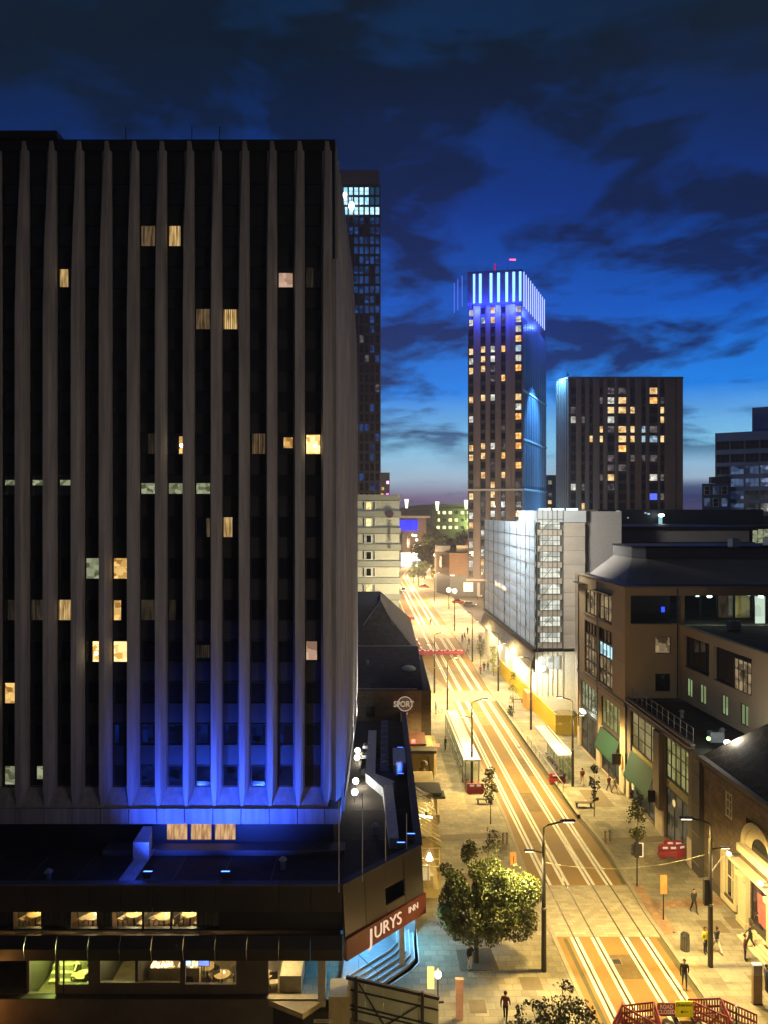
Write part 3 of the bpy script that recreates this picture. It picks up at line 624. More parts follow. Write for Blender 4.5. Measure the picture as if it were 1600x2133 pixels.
for n, u in enumerate((387, 425)):
    q = PY(u, 2005, 44.2); tv = thing('screen', (q.x, q.y, 2.75), ('left one' if n == 0 else 'right one')+' of two small blue-white screens glowing over the hotel bar', 'screen', 'screens over the hotel bar')
    MB().box(-.34, .34, 0, .05, .1, .5).build('casing', BLACK, tv, False); MB().quad((-.3, -.005, .13), (.3, -.005, .13), (.3, -.005, .47), (-.3, -.005, .47)).build('display', glow('screen_blue' if n else 'screen_white', (.12, .2, 1) if n else (.55, .75, 1), 3.0, 'vor', (.1, .15, .8) if n else (.3, .45, .9), 6), tv, False)
    MB().box(-.03, .03, .02, .05, -.5, .1).build('bracket', BLACK, tv, False)
st = thing('staircase', (-19, 46, 1), 'pale staircase behind the bright yellow-green hotel window', 'staircase')
for k in range(8): MB().box(-20.6, -19.0, 47.6-k*.32, 47.9-k*.32, 1.0+k*.0, 1.2+.32*(7-k)*.9).build('tread', mat('pale_stair', (.6, .56, .35), .6), st)
MB().tube([(-18.95, 47.8, 4.0), (-18.95, 45.3, 1.9)], .05, 6).build('banister', mat('pale_stair', (.6, .56, .35), .6), st)
for x, z, p, cc in ((-24.5, 6.5, 26, YEL), (-21.1, 6.5, 26, WARM), (-17.7, 6.5, 30, YEL), (-15.2, 6.5, 42, YEL), (-13.2, 6.5, 42, YEL), (-11.7, 6.5, 42, YEL),
                    (-20, 3.7, 130, (.95, 1, .35)), (-17.9, 3.7, 130, (.95, 1, .35)), (-15.8, 3.7, 60, (1, .95, .4)), (-12.8, 3.6, 24, WARM), (-10.6, 3.6, 24, WARM), (-8.2, 3.6, 60, YEL), (-6.3, 3.6, 90, YEL)):
    light('POINT', 'room_lamp', (x, 45.2, z-.1), p*3.4, cc, .12)

# ================================================================ LEFT SIDE OF THE STREET
slate = mat('slate_roof', (.11, .088, .075), .92, var=.35, scale=1.0, bump=.5, spec=.08, brick=(.5, .3, .02))
brickd = mat('dark_brick', (.30, .21, .13), .85, var=.3, scale=1.0, bump=.4, brick=(.45, .15, .02, 'xz'))
ridge = mat('ridge_lead', (.30, .28, .29), .6)
A = thing('bar_building', (-3, 95, 0), 'dark pub building with slate gables and a round badge sign on its end wall', 'building')
b = MB(); b.box(-8, 4.45, 88, 107, 0, 8.75); b.build('wall', brickd, A)
b = MB(); b.box(4.46, 5.7, 89.5, 112, 0, 8.4); b.build('street_wall', mat('street_brick', (.12, .09, .05), .85, brick=(.45, .15, .02, 'yz')), A)
b = MB(); b.loft([[(-8, 87.9, 8.76), (4.6, 87.9, 8.76), (4.6, 88.1, 8.9), (-8, 88.1, 8.9)], [(-8, 107, 10.4), (4.9, 107, 10.4), (4.9, 107.1, 10.5), (-8, 107.1, 10.5)]]); b.build('roof', slate, A)
MB().box(-8, 3.9, 87.85, 88.1, 8.9, 9.0).build('coping', ridge, A)
MB().box(-8, 4.9, 107.1, 107.4, 10.4, 10.62).build('ridge_flashing', ridge, A)
b = MB(); b.box(-4, 5.35, 107.5, 150, 0, 8.6); b.build('rear_wall', brickd, A)
b = MB(); b.loft([[(-8, 107.5, 10.45), (5.2, 107.5, 9.0), (5.2, 150, 8.6), (-8, 150, 10)], [(-7.6, 121, 14.9), (-.7, 121, 15.0), (-.7, 140, 15.0), (-7.6, 140, 14.9)]]); b.build('rear_roof', slate, A)
b = MB(); b.loft([[(-4.2, 112.5, 11), (3.0, 112.5, 9.5), (-.6, 118.5, 15.8)], [(-4.2, 130, 11), (3.0, 130, 9.5), (-.6, 130, 15.8)]]); b.build('gable', slate, A)
MB().tube([(-4.1, 112.5, 11.3), (-.6, 118.4, 15.9), (2.9, 112.5, 9.8)], .07, 5).build('gable_coping', ridge, A)
MB().box(-5.5, -3.9, 109, 111, 9, 13.4).build('chimney', brickd, A)
b = MB(); b.ball((3.2, 96, 9.6), .95, 16, 8, .5); b.build('roof_dome', mat('dome_white', (.5, .5, .42), .4), A)
window(A, (-1.6, 87.98, 6.2), 1.1, 1.3, BLACK, None, 0, 1, 1)
s_ = thing('badge_sign', (2.5, 87.9, 7.2), 'round pale badge sign lettered SPORT on the dark brick end wall', 'sign')
dsc = MB(); dsc.tube([(0, -.04, 0), (0, 0, 0)], .85, 24); dsc.build('disc', mat('badge_brown', (.28, .19, .12), .6, emit=(1, .65, .4), es=.04), s_, False)
rg = MB()
for k in range(24):
    a0, a1 = 2*math.pi*k/24, 2*math.pi*(k+1)/24
    rg.quad(*[(math.cos(t)*r, -.06, math.sin(t)*r) for t, r in ((a0, .78), (a1, .78), (a1, .9), (a0, .9))])
sm_ = glow('badge_letter', (1, .74, .52), .42)
rg.build('rim', sm_, s_, False)
link('letters', textmesh('SPORT', .95, .03, sm_, bold=.02, sx=.85), s_, (-.15, -.1, -.05)); link('small_letters', textmesh('BAR', .35, .03, sm_), s_, (.05, -.1, -1.15))
# low fronts between the hotel and the pub
yst = mat('yellow_stone', (.46, .36, .16), .75, var=.25, scale=.8); dkc = mat('dark_cornice', (.08, .07, .04), .7)
C1 = thing('glazed_cafe_front', (3.4, 60, 0), 'glass lean-to cafe front with striped glass roof beside the hotel, glowing yellow', 'conservatory')
b = MB(); b.box(2.5, 4.35, 57.2, 57.3, 0, .8); b.build('front_base', yst, C1)
for x in (2.55, 3.42, 4.3): b = MB(); b.box(x-.05, x+.05, 57.2, 57.32, .8, 4.0); b.build('post', yst, C1)
for z in (2.5, 3.1, 3.95): b = MB(); b.box(2.6, 4.25, 57.21, 57.3, z, z+.07); b.build('rail', yst, C1)
MB().quad((2.6, 57.26, .8), (4.25, 57.26, .8), (4.25, 57.26, 3.95), (2.6, 57.26, 3.95)).build('glass', GLASS, C1)
for k in range(13): b = MB(); b.tube([(2.4, 57.3+k*.85, 5.3), (4.5, 57.6+k*.85, 4.0)], .05, 5); b.build('glazing_bar', yst, C1)
MB().quad((2.4, 57.3, 5.28), (4.5, 57.5, 3.98), (4.5, 67.5, 3.98), (2.4, 67.5, 5.28)).build('roof_glass', glassm('roof_glass', (1, .95, .7), .15, .15), C1)
for k in range(6): b = MB(); b.box(4.35, 4.45, 57.9+k*1.7, 59.4+k*1.7, .2, 3.8); b.build('side_panel', glassm('roof_glass'), C1)
MB().box(1.95, 4.4, 57.4, 67.6, .12, .16).build('cafe_floor', mat('cafe_floor', (.4, .3, .15), .6), C1)
MB().box(1.95, 2.4, 57.3, 88, 0, 6.2).build('back_wall', yst, C1)
MB().box(2.8, 3.9, 58.5, 59.2, .16, 1.2).build('counter', mat('counter', (.45, .38, .22)), C1); MB().box(2.9, 3.6, 57.8, 57.85, 1.2, 2.4).build('menu_board', mat('menu_paper', (.7, .66, .5), .6, emit=(1, .9, .6), es=.25), C1)
light('POINT', 'cafe_lamp', (3.3, 58.6, 3.5), 260, YEL, .15); light('POINT', 'cafe_lamp', (3.3, 63, 3.7), 260, YEL, .15)
ln = thing('cafe_wall_lamp', (3.5, 57.0, 3.2), 'conical wall lamp burning white over the cafe door', 'lamp')
MB().cyl(0, 0, 0, .55, .28, 12, .05).build('shade', glow('cone_shade', (1, .93, .7), 6), ln, False); MB().box(-.03, .03, 0, .2, .5, .55).build('bracket', BLACK, ln, False)
MB().box(-.25, .25, 0, .12, -.04, .0).build('backplate', BLACK, ln, False)
TB = thing('cafe_tube_light', (3.5, 61.5, 4.6), 'slanting tube light under the striped glass roof of the cafe', 'tube light')
MB().tube([(-.5, -.5, .35), (.5, .2, -.1)], .07, 8).build('tube', glow('tube_white', (1, .95, .6), 7), TB, False); MB().box(-.1, .1, -.2, -.1, .1, .5).build('fixing', BLACK, TB, False)
C2 = thing('stone_porch', (4, 70, 0), 'yellow stone porch with stepped dark flat canopy further along from the glass cafe', 'porch')
b = MB(); b.box(2.4, 4.9, 68, 75, 0, 3.7); b.build('wall', yst, C2)
MB().box(2.3, 5.6, 67.6, 69.2, 3.75, 3.95).build('canopy', dkc, C2); MB().box(2.3, 5.3, 67.9, 70.6, 4.0, 4.2).build('upper_canopy', dkc, C2); MB().box(2.3, 4.2, 66.2, 66.9, 4.3, 4.4).build('lower_canopy', dkc, C2)
MB().box(2.6, 4.4, 67.9, 67.98, .3, 3.3).build('doorway', mat('warm_door', (.5, .38, .15), .6, emit=(1, .7, .25), es=.15), C2)
C3 = thing('carved_gate', (4, 77, 0), 'tall carved brown frontage under a flat beam beside the stone porch', 'frontage')
b = MB(); b.box(2.4, 5.3, 78.2, 84, 0, 4.6); b.build('wall', yst, C3); MB().box(2.2, 5.5, 77.5, 79, 4.65, 4.95).build('beam', dkc, C3); MB().box(4.9, 5.35, 71, 78, 0, .9).build('low_wall', yst, C3)
carv = mat('carved_wood', (.17, .12, .05), .6, var=.5, scale=3)
b = MB()
for k in range(5): b.ball((4.0+.15*math.sin(k*2), 76.6, .8+k*.78), .55-.04*k, 10, 6)
b.build('carved_figure', carv, C3)
b = MB(); b.tube([(4.6, 77, 4.6), (5.15, 76.5, .4)], .1, 6); b.build('brace', dkc, C3)
C4 = thing('neon_takeaway', (5, 85, 0), 'small takeaway front with an orange-red neon canopy and white sign', 'shop')
b = MB(); b.box(4.5, 6.0, 84.2, 88, 0, 3.4); b.build('wall', yst, C4); MB().box(4.3, 6.3, 84.0, 84.2, 3.35, 3.6).build('neon_canopy', glow('neon_orange', (1, .16, .06), 4), C4)
MB().box(4.2, 5.1, 81.7, 81.8, 2.9, 4.0).build('white_sign', glow('white_sign', (1, .9, .7), 1.6), C4); MB().box(4.35, 4.7, 79.9, 84, 4.1, 4.2).build('red_awning', mat('red_tin', (.5, .09, .05), .5, var=.3), C4)
MB().box(2.2, 4.6, 80, 84.3, 4.7, 4.9).build('tin_roof', mat('tin_roof', (.25, .12, .07), .6, stretch=(8, 1, 1)), C4); MB().box(3.0, 3.4, 80.2, 80.6, 4.95, 5.2).build('red_lamp', glow('red_lamp', (1, .08, .05), 8), C4)
light('POINT', 'neon_spill', (5.2, 83, 3.4), 200, (1, .2, .08), .2)

# pale banded hotel down the street
light('SPOT', 'banded_hotel_fill', (8, 150, 12), 26000, (1, .85, .5), .5, (-1, 165, 20), 120, 1)  # added spot without a fixture, brightens the banded hotel
band = mat('banded_wall', (.50, .47, .37), .8, var=.1, scale=.6); band2 = mat('banded_beam', (.30, .29, .24), .8, var=.12, scale=.6); wfr = mat('white_frame', (.75, .74, .68), .5)
B = thing('banded_hotel', (-3, 165, 0), 'pale hotel with horizontal stone bands and one column of white windows down the street', 'hotel')
MB().box(-9, 3.45, 165.4, 200, 10.3, 33.9).build('wall', band, B)
for k in range(8):
    zt = 33.9-k*3.71; b = MB(); b.box(-9, 3.55 if k else 3.1, 164.9, 165.39, zt-1.25, zt); b.box(3.46, 3.8, 165.4, 200, zt-1.25, zt); b.build('band', band2, B)
    for zz in (zt-1.27, ): MB().box(-9, 3.5, 164.95, 165.39, zz-.1, zz).build('shadow_gap', BLACK, B)
    if k < 7:
        wz = zt-1.25-1.25; x = (768-800)/F*165
        o = window(B, (x, 165.4, wz), 1.35, 1.9, wfr, (None, lit_y, None, None, None, lit_y, lit_y)[k] if k != 0 else lit_y, 0, 1, 1, .14, .2)
        for sx_ in (-1.15, 1.2): window(B, (x+sx_, 165.4, wz), .45, 2.0, wfr, None, 0, 1, 1, .07, .15, name='side_light')
MB().box(-1.6, 3.45, 167, 200, 0, 10.29).build('base_wall', band, B)
for z, h in ((27.5, 6.5), ): MB().box(-.38, -.30, 165.32, 165.39, 27.6, 33).build('wall_joint', band2, B)
s_ = thing('moon_sign', ((811-800)/F*164.8, 164.6, 29.6), 'dark purple rounded sign with lettering running down below it on the banded hotel', 'sign')
b = MB(); b.tube([(0, 0, 0), (0, .2, 0)], .95, 20); b.build('purple_disc', mat('purple_sign', (.06, .02, .05), .5), s_, False)
me = textmesh('Premier Inn', 1.35, .05, mat('letter_bronze', (.14, .12, .09), .5), bold=.02, sx=.9)
o = link('letters', me, s_, (.1, .1, -4.9)); o.rotation_euler = (0, R(90), 0)
me = textmesh('Premier Inn', .28, .02, mat('letter_bronze')); link('small_letters', me, s_, (0, -.05, 1.15))

# ================================================================ FAR TOWERS
def towerwin(parent, fac, a, z, w, h, lit, fr, out=.02, nx=1, nz=1, frw=.12):
    return window(parent, fac.pt(a, z, out), w, h, fr, lit, fac.rz, nx, nz, frw, .15)
frd = mat('far_frame', (.05, .05, .055), .5)
lw_ = [glow('lit_white', (.85, .85, .75), 1.3, 'vor', (.25, .24, .2), .9), glow('lit_warm2', (1, .74, .36), 1.5, 'vor', (.45, .22, .06), .9), glow('lit_orange', (1, .55, .16), 2.0, 'vor', (.5, .2, .05), .9), glow('lit_cool', (.6, .85, 1), 1.0, 'vor', (.12, .2, .3), .9), glow('lit_dimwin', (.5, .42, .4), .35, 'vor', (.05, .05, .06), .9)]
# slender glass tower rising behind the hotel
gtw = mat('tower_wall', (.035, .04, .055), .45, var=.2, scale=.1)
T1 = thing('glass_tower', (-8, 240, 0), 'slender dark gridded tower behind the finned hotel with cyan-white lit top floors', 'tower')
MB().box(-15.5, -1.15, 240.2, 262, 0, 136.5).build('core', gtw, T1); MB().box(-14.6, -1.6, 240.0, 262, 136.6, 141).build('crown', mat('crown_band', (.10, .07, .06), .6), T1)
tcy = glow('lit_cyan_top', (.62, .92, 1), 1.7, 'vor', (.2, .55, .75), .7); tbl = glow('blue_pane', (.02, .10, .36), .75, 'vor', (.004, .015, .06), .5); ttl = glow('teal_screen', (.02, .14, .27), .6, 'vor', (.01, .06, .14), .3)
ft = Fac((-15.3, 240.2), (-1.2, 240.2))
rnd = random.Random(11)
for r in range(41):
    z = 134.2-r*3.2
    for cidx in range(7):
        a = 14.1-.95-cidx*1.72
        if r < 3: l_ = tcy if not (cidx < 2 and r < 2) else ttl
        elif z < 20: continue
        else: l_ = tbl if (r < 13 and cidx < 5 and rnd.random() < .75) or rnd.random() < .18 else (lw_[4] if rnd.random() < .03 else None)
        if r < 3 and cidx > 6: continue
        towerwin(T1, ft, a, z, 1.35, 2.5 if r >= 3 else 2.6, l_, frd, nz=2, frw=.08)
for k in range(8): b = MB(); x = -1.2-k*1.72-.05; b.box(x-.12, x+.12, 239.9, 240.18, 10, 136.5); b.build('mullion_fin', mat('red_brown_fin', (.07, .035, .035), .6), T1)
for r in range(0, 40, 1): b = MB(); z = 132.6-r*3.2; b.box(-15.3, -1.15, 239.95, 240.17, z-.12, z+.12); b.build('floor_band', gtw, T1)
spt = thing('roof_floodlight', (-10.5, 239, 129), 'pair of dazzling white floodlights near the top of the slender tower', 'floodlight')
for dx, dz, r_ in ((0, 0, .9), (-2.1, 3.4, .6)): b = MB(); b.ball((dx, 0, dz), r_, 12, 8, 1.5); b.build('bulb', glow('white_blaze', (.85, .95, 1), 12), spt, False)
MB().box(-.1, .1, .3, 1.2, -.2, 3).build('bracket', BLACK, spt, False)
# slim block with pink light beside it
T1b = thing('slim_block', (1, 300, 0), 'slim far block with small pink and yellow lights just right of the slender tower', 'building')
MB().box(-2, 2.3, 300, 315, 0, 46).build('wall', gtw, T1b)
for dx, z, m_ in ((2.0, 42, glow('pink_light', (1, .3, .8), 5)), (1.9, 37, glow('purple_light', (.7, .1, .9), 4)), (-.2, 37, lw_[2]), (0, 39.5, lw_[1])): window(T1b, (dx-.5, 299.98, z), 1.1, 1.3, frd, m_, 0)
# tower with the blue light crown
T2 = thing('blue_crown_tower', (35, 235, 0), 'tall residential tower crowned by vertical blue-white light strips', 'tower')
pl4 = [(27.0, 238), (43.8, 235), (58.5, 269), (44, 276)]
MB().prism(off(pl4, .12), 96.4, 107.2).build('crown_wall', mat('crown_cladding', (.10, .10, .13), .5, var=.2, scale=.5), T2)
MB().prism(pl4, 8.0, 107.0).build('core', mat('crown_tower_wall', (.06, .058, .075), .5, var=.25, scale=.2), T2)
fa = Fac(pl4[0], pl4[1]); fb = Fac(pl4[1], pl4[2])
greyp = mat('grey_pier', (.20, .17, .17), .7, var=.15, scale=.2)
FW = fa.len
cols = [(.018, .105), (.24, .33), (.42, .51), (.62, .70), (.88, .995)]      # window columns across the front
piers = [(.11, .235), (.335, .415), (.515, .615), (.705, .875)]
litpat = {0: {0: 0, 1: 0, 4: 1, 5: 0, 6: 1, 9: 1, 11: 0, 14: 1, 15: 1, 19: 1, 21: 0, 22: 1, 24: 0, 26: 0, 28: 0, 29: 0}, 1: {1: 3, 4: 1, 5: 1, 6: 1, 9: 1, 14: 1, 15: 1, 17: 1, 23: 0, 25: 0, 26: 1, 28: 0, 29: 0},
          2: {0: 1, 1: 1, 4: 0, 5: 0, 6: 4, 7: 4, 9: 0, 14: 0, 18: 1, 19: 1, 20: 1, 21: 0, 22: 0, 23: 1, 24: 1}, 3: {1: 4, 4: 2, 7: 2, 12: 4, 14: 4, 15: 2, 17: 1, 22: 4}, 4: {0: 0, 1: 0, 2: 0, 3: 2, 4: 3, 5: 0, 6: 2, 9: 1, 10: 0, 11: 2, 13: 2, 14: 2, 16: 2, 18: 4, 21: 1, 23: 0}}
for ci, (c0, c1) in enumerate(cols):
    for r in range(31):
        z = 94.5-r*3.1 - (.6 if ci == 0 else 0)
        if z < 9: continue
        k = litpat[ci].get(r); towerwin(T2, fa, FW*(c0+c1)/2, z, FW*(c1-c0)-.1, 2.1, lw_[k] if k is not None else (lw_[4] if rnd.random() < .06 else None), frd, .03, nx=2 if ci in (0, 4) else 1, frw=.07)
for c0, c1 in piers: b = MB(); fa.bar(b, FW*c0, FW*c1, 8, 96, 0, .7); b.build('pier', greyp, T2)
for c0 in (.115, .37, .56, .79): b = MB(); fa.bar(b, FW*c0-.12, FW*c0+.12, 8, 96, .7, 1.0); b.build('pier_rib', greyp, T2)
MBm = mat('blue_steel_panel', (.16, .22, .30), .35, .3, var=.3, scale=.3, stretch=(1, 1, .05))
k = 0
while k*1.25 < fb.len-.6:
    b = MB(); fb.bar(b, .2+k*1.25, .2+k*1.25+(.75 if k % 3 else .4), 8, 92, 0, .5); b.build('side_panel', MBm, T2); k += 1
for z in (68.5, 53.0, 37.0): b = MB(); fb.bar(b, 0, fb.len, z, z+.5, .5, .8); b.build('side_band', mat('pale_band', (.45, .48, .5), .5), T2)
b = MB(); fa.bar(b, -.4, FW+.3, 36.8, 37.4, 0, 1.2); b.build('front_band', mat('pale_band'), T2)
b = MB(); fa.bar(b, -.5, FW, 8.0, 8.6, 0, 1.4); b.build('soffit_band', mat('pink_band', (.5, .35, .28), .6), T2)
crs = glow('blue_strip', (.10, .26, 1.0), 6); crs2 = glow('violet_strip', (.25, .33, 1.0), 2.8); crs3 = glow('dim_strip', (.12, .16, .9), 1.6)
crw = mat('crown_wall', (.05, .06, .14), .5, emit=(0, .01, .35), es=.0)
for q, (a_, b_) in enumerate(((.10, .13), (.21, .25), (.41, .45), (.55, .59), (.70, .74), (.83, .87), (.95, .985))):
    b = MB(); fa.bar(b, FW*a_, FW*b_+.1, 97.0, 106.3, .3, .55); b.build('light_strip', crs, T2)
for q in range(11):
    b = MB(); a_ = 1.0+q*3.3; fb.bar(b, a_, a_+.3, 95.5, 106.6, .3, .55); b.build('side_light_strip', crs2, T2)
for q, (dx, dz) in enumerate(((-.8, 0), (-2.0, -.5), (-3.0, -1))):
    b = MB(); b.box(26.2+dx, 26.35+dx, 241+q*2, 241.2+q*2, 97+dz, 107+dz); b.build('rear_light_strip', crs3, T2)
for k in range(9): b = MB(); q = fa.pt(FW*(.05+.1*k), 107, 0); b.cyl(q.x, q.y+1, 107, 108.3+.4*(k % 2), .06, 5); b.build('lightning_rod', BLACK, T2)
cr_ = thing('maintenance_crane', (36.5, 243, 107), 'small rooftop crane arm lit red and magenta on top of the blue crowned tower', 'crane')
MB().cyl(0, 0, 0, 4.6, .25, 8).build('mast', mat('crane_red', (.4, .03, .06), .5, emit=(1, .0, .15), es=.5), cr_, False)
MB().tube([(0, 0, 3.4), (5.5, -1, 5.6)], .18, 6).build('jib', mat('crane_blue', (.1, .05, .4), .5, emit=(.1, .05, 1), es=.5), cr_, False); MB().box(4.6, 6.6, -1.2, -.7, 5.4, 5.8).build('jib_lamp', glow('crane_red_light', (1, .1, .25), 3), cr_, False)
for a_ in (3, 9, 14.5):
    q = fa.pt(a_, 95.6, 3.2); light('POINT', 'crown_spill', (q.x, q.y, q.z-1), 9000, (.04, .07, 1), .5)
q = fb.pt(8, 95, 4); light('POINT', 'crown_spill', q, 9000, (.08, .15, 1), .5); q = fb.pt(26, 95, 4); light('POINT', 'crown_spill', q, 6000, (.08, .15, 1), .5)
light('SPOT', 'tower_side_fill', (58.4, 240.6, 77), 200000, (.12, .45, 1), 1, (50, 250, 50), 80)  # added spots brighten the tower's side face; no such lamps known
light('SPOT', 'tower_side_fill', (57.5, 238, 4), 170000, (.2, .6, 1), 1, (51, 252, 40), 100)
fo = thing('added_floodlight', (59.5, 239.6, 74.2), 'small added floodlight on the roof corner of the dark apartment block facing the crowned tower', 'floodlight'); MB().box(-.4, .4, -.2, .2, 0, .4).build('housing', BLACK, fo, False); MB().box(-.06, .06, -.05, .05, .4, 1.2).build('bracket', BLACK, fo, False)  # fixture added to go with the upper spot
# broad dark block
T3 = thing('dark_apartment_block', (78, 240, 0), 'broad dark brown apartment block with scattered yellow windows', 'building')
p3 = [(57.4, 246), (60.2, 240), (97.0, 240), (97, 262), (61.6, 262)]
MB().prism(p3, 0, 73.6).build('core', mat('brown_block', (.06, .048, .034), .6, var=.2, scale=.2), T3)
fc3 = Fac(p3[1], p3[2]); bp_ = mat('brown_pier', (.13, .11, .088), .6, var=.25, scale=.15)
c3 = [(.01, .055), (.105, .135), (.175, .205), (.265, .295), (.335, .395), (.43, .50), (.535, .575), (.635, .67), (.705, .775), (.80, .835)]
pat3 = {0: {2: 4, 3: 0, 10: 0}, 1: {3: 4, 10: 4, 12: 1}, 2: {5: 1}, 3: {1: 4, 4: 1, 5: 1, 9: 4}, 4: {0: 4, 1: 0, 2: 1, 3: 0, 4: 4, 7: 4, 8: 4, 9: 1, 10: 4}, 5: {0: 4, 1: 1, 2: 1, 4: 1, 5: 1, 6: 2, 8: 4}, 6: {2: 1, 4: 1, 5: 1, 7: 4}, 7: {4: 3, 5: 3, 7: 4}, 8: {0: 1, 1: 2, 4: 4, 5: 3, 7: 4, 9: 0, 11: 'b'}, 9: {1: 4, 2: 1, 3: 1, 5: 1, 9: 4, 11: 4}}
for ci, (c0, c1) in enumerate(c3):
    for r in range(13):
        z = 69.3-r*3.12; k = pat3[ci].get(r)
        l_ = glow('tv_blue', (.1, .15, 1), 1.5) if k == 'b' else (lw_[k] if k is not None else None)
        towerwin(T3, fc3, fc3.len*(c0+c1)/2, z, fc3.len*(c1-c0), 2.2, l_, frd, .03, frw=.07)
for c0, c1 in ((.06, .1), (.14, .17), (.21, .26), (.30, .33), (.40, .425), (.505, .53), (.58, .63), (.675, .70), (.78, .797), (.84, .93), (.94, .995)):
    b = MB(); fc3.bar(b, fc3.len*c0, fc3.len*c1, 25, 73.2, 0, .6); b.build('pier', bp_, T3)
fs3 = Fac(p3[0], p3[1])
for k in range(6): b = MB(); fs3.bar(b, .2+k*1.15, .9+k*1.15, 25, 73.4, 0, .4); b.build('side_pier', bp_, T3)
MB().prism(off(p3, .15), 73.3, 73.9).build('coping', bp_, T3)
# small far building in the gap
T4 = thing('gap_building', (60, 300, 0), 'narrow dark building with a few green-yellow windows in the gap between the two towers', 'building')
MB().box(65.5, 72, 300, 310, 0, 45).build('wall', frd, T4)
for k, (z, m_) in enumerate(((42, lit_g), (34, lw_[1]), (37, lw_[4]), (39.5, None), (31, lw_[1]))): window(T4, (67.3, 299.98, z), 1.6, 1.6, frd, m_, 0)
# bluish glass offices at the right edge
T5 = thing('blue_office_block', (120, 230, 0), 'bluish glazed office block with faint lit floors at the right-hand skyline', 'office block')
bo = mat('blue_office', (.05, .10, .24), .35, var=.3, scale=.15)
MB().prism([(103, 230), (128, 214), (160, 214), (160, 262), (118.5, 262)], 0, 54.5).build('core', bo, T5)
MB().prism([(116.5, 234), (126, 227), (160, 227), (160, 262), (130.5, 262)], 54.5, 63).build('upper_storey', bo, T5)
f5 = Fac((103, 230), (128, 214)); of = [glow('office_dim', (.20, .32, .6), .5, 'vor', (.02, .03, .08), .4), glow('office_mid', (.42, .52, .85), .75, 'vor', (.05, .08, .15), .4)]
for r, z in enumerate((50.5, 46.5, 42.8, 39, 35.2, 31.4, 27.5, 24)):
    for k in range(7):
        l_ = of[1] if r in (2, 3) and k >= 3 else of[0] if (r in (2, 3) and k) or rnd.random() < .3 else None
        towerwin(T5, f5, 2.2+k*4.1, z, 3.8, 2.6, l_, frd, .03, nx=3, nz=2, frw=.08)
T6 = thing('terrace_block', (104, 222, 0), 'low dark block with pale window frames left of the blue office block', 'building')
MB().prism([(95.5, 222), (104, 222), (110, 235), (101.2, 235)], 0, 38.5).build('wall', bo, T6); MB().box(98, 103, 221, 223, 38.6, 40.5).build('rail_top', frd, T6)
for k in range(3):
    for r in range(3): window(T6, (97+k*2.6, 221.98, 36.5-r*3.6), 1.8, 2.6, mat('pale_band'), of[0] if (k+r) % 2 else None, 0, 1, 2, .12)

# ================================================================ DISTANT END OF THE STREET
hillm = mat('hill', (.012, .014, .02), .95)
for n_, (y, h0, h1, x0, x1, sd) in enumerate(((900, 31, 40, -380, 395, 1), (740, 29, 34, -380, 395, 5))):
    b = MB(); xs = [x0+(x1-x0)*i/80 for i in range(81)]; hz = [h0+(h1-h0)*abs(noise.noise(Vector((x/100, sd, 0))))*1.6+1.5*noise.noise(Vector((x/22, sd, 3))) for x in xs]
    for i in range(80): b.loft([[(xs[i], y, -1), (xs[i+1], y, -1), (xs[i+1], y, hz[i+1]), (xs[i], y, hz[i])], [(xs[i], y+45, -1), (xs[i+1], y+45, -1), (xs[i+1], y+40, hz[i+1]*.8), (xs[i], y+40, hz[i]*.8)]])
    o = b.build('hill', hillm); o['kind'] = 'structure'
def simple_block(name, x0, x1, y0, y1, z1, m, label, cat, wins=(), top=None):
    o = thing(name, ((x0+x1)/2, y0, 0), label, cat); MB().box(x0, x1, y0, y1, 0, z1).build('wall', m, o)
    if top: MB().box(x0-.3, x1+.3, y0-.3, y1, z1+.002, z1+.5).build('roof', top, o)
    for x, z, w, h, l_ in wins: window(o, (x, y0-.02, z), w, h, frd, l_, 0, 1, 1, .1)
    return o
blk2 = mat('far_dark', (.03, .032, .045), .8, spec=.1)
o = simple_block('blue_canopy_building', 10.5, 24, 420, 440, 26.5, mat('brown_far', (.16, .11, .09), .8), 'far building with a deep blue lit canopy beyond the banded hotel', 'building', [(14, 13, 2, 7, None), (18, 17, 2, 2, None)])
MB().box(7.5, 19, 417, 419.9, 19.5, 25.5).build('blue_canopy', glow('blue_canopy_light', (.01, .02, 1), 1.6), o); MB().box(7, 26, 416, 440, 26.6, 27.8).build('roof', ridge, o)
o = simple_block('white_shopfront', 9, 26, 400, 415, 8, mat('white_shop', (.6, .6, .6), .5), 'dazzling white lit shopfronts where the street bends away', 'shop')
MB().box(9.2, 22, 399.5, 399.9, .5, 7.2).build('lit_front', glow('white_shop_light', (.75, .9, 1), 2.0, 'vor', (.4, .5, .6), .5), o)
cpk = simple_block('lit_car_park', 39, 88, 600, 640, 33, mat('carpark_wall', (.05, .05, .03), .8), 'lit multi-storey car park with rows of yellow lamps on the horizon', 'car park')
MB().box(40, 86, 601, 640, 33.1, 36.5).build('upper_deck', mat('carpark_wall'), cpk)
for r in range(3):
    for k in range(9): window(cpk, (44+k*4.9, 599.9, 29.5-r*6), 2.6, 2.4, frd, glow('carpark_light', (1, .85, .35), 3.0) if rnd.random() < .75 else None, 0)
rh = thing('red_brick_house', (73, 340, 0), 'red-lit gabled house behind the trees', 'house')
b = MB(); b.loft([[(36, 340, 0), (46, 340, 0), (46, 340, 14), (41.5, 340, 19.5), (36.5, 340, 14)], [(36, 350, 0), (46, 350, 0), (46, 350, 14), (41.5, 350, 19.5), (36.5, 350, 14)]]); b.build('wall', mat('red_house', (.30, .05, .04), .8), rh)
MB().tube([(36, 339.8, 14), (41.5, 339.8, 19.8), (46.4, 339.8, 14)], .4, 5).build('roof_edge', blk2, rh); window(rh, (40.5, 339.95, 6), 2.2, 5, frd, None)
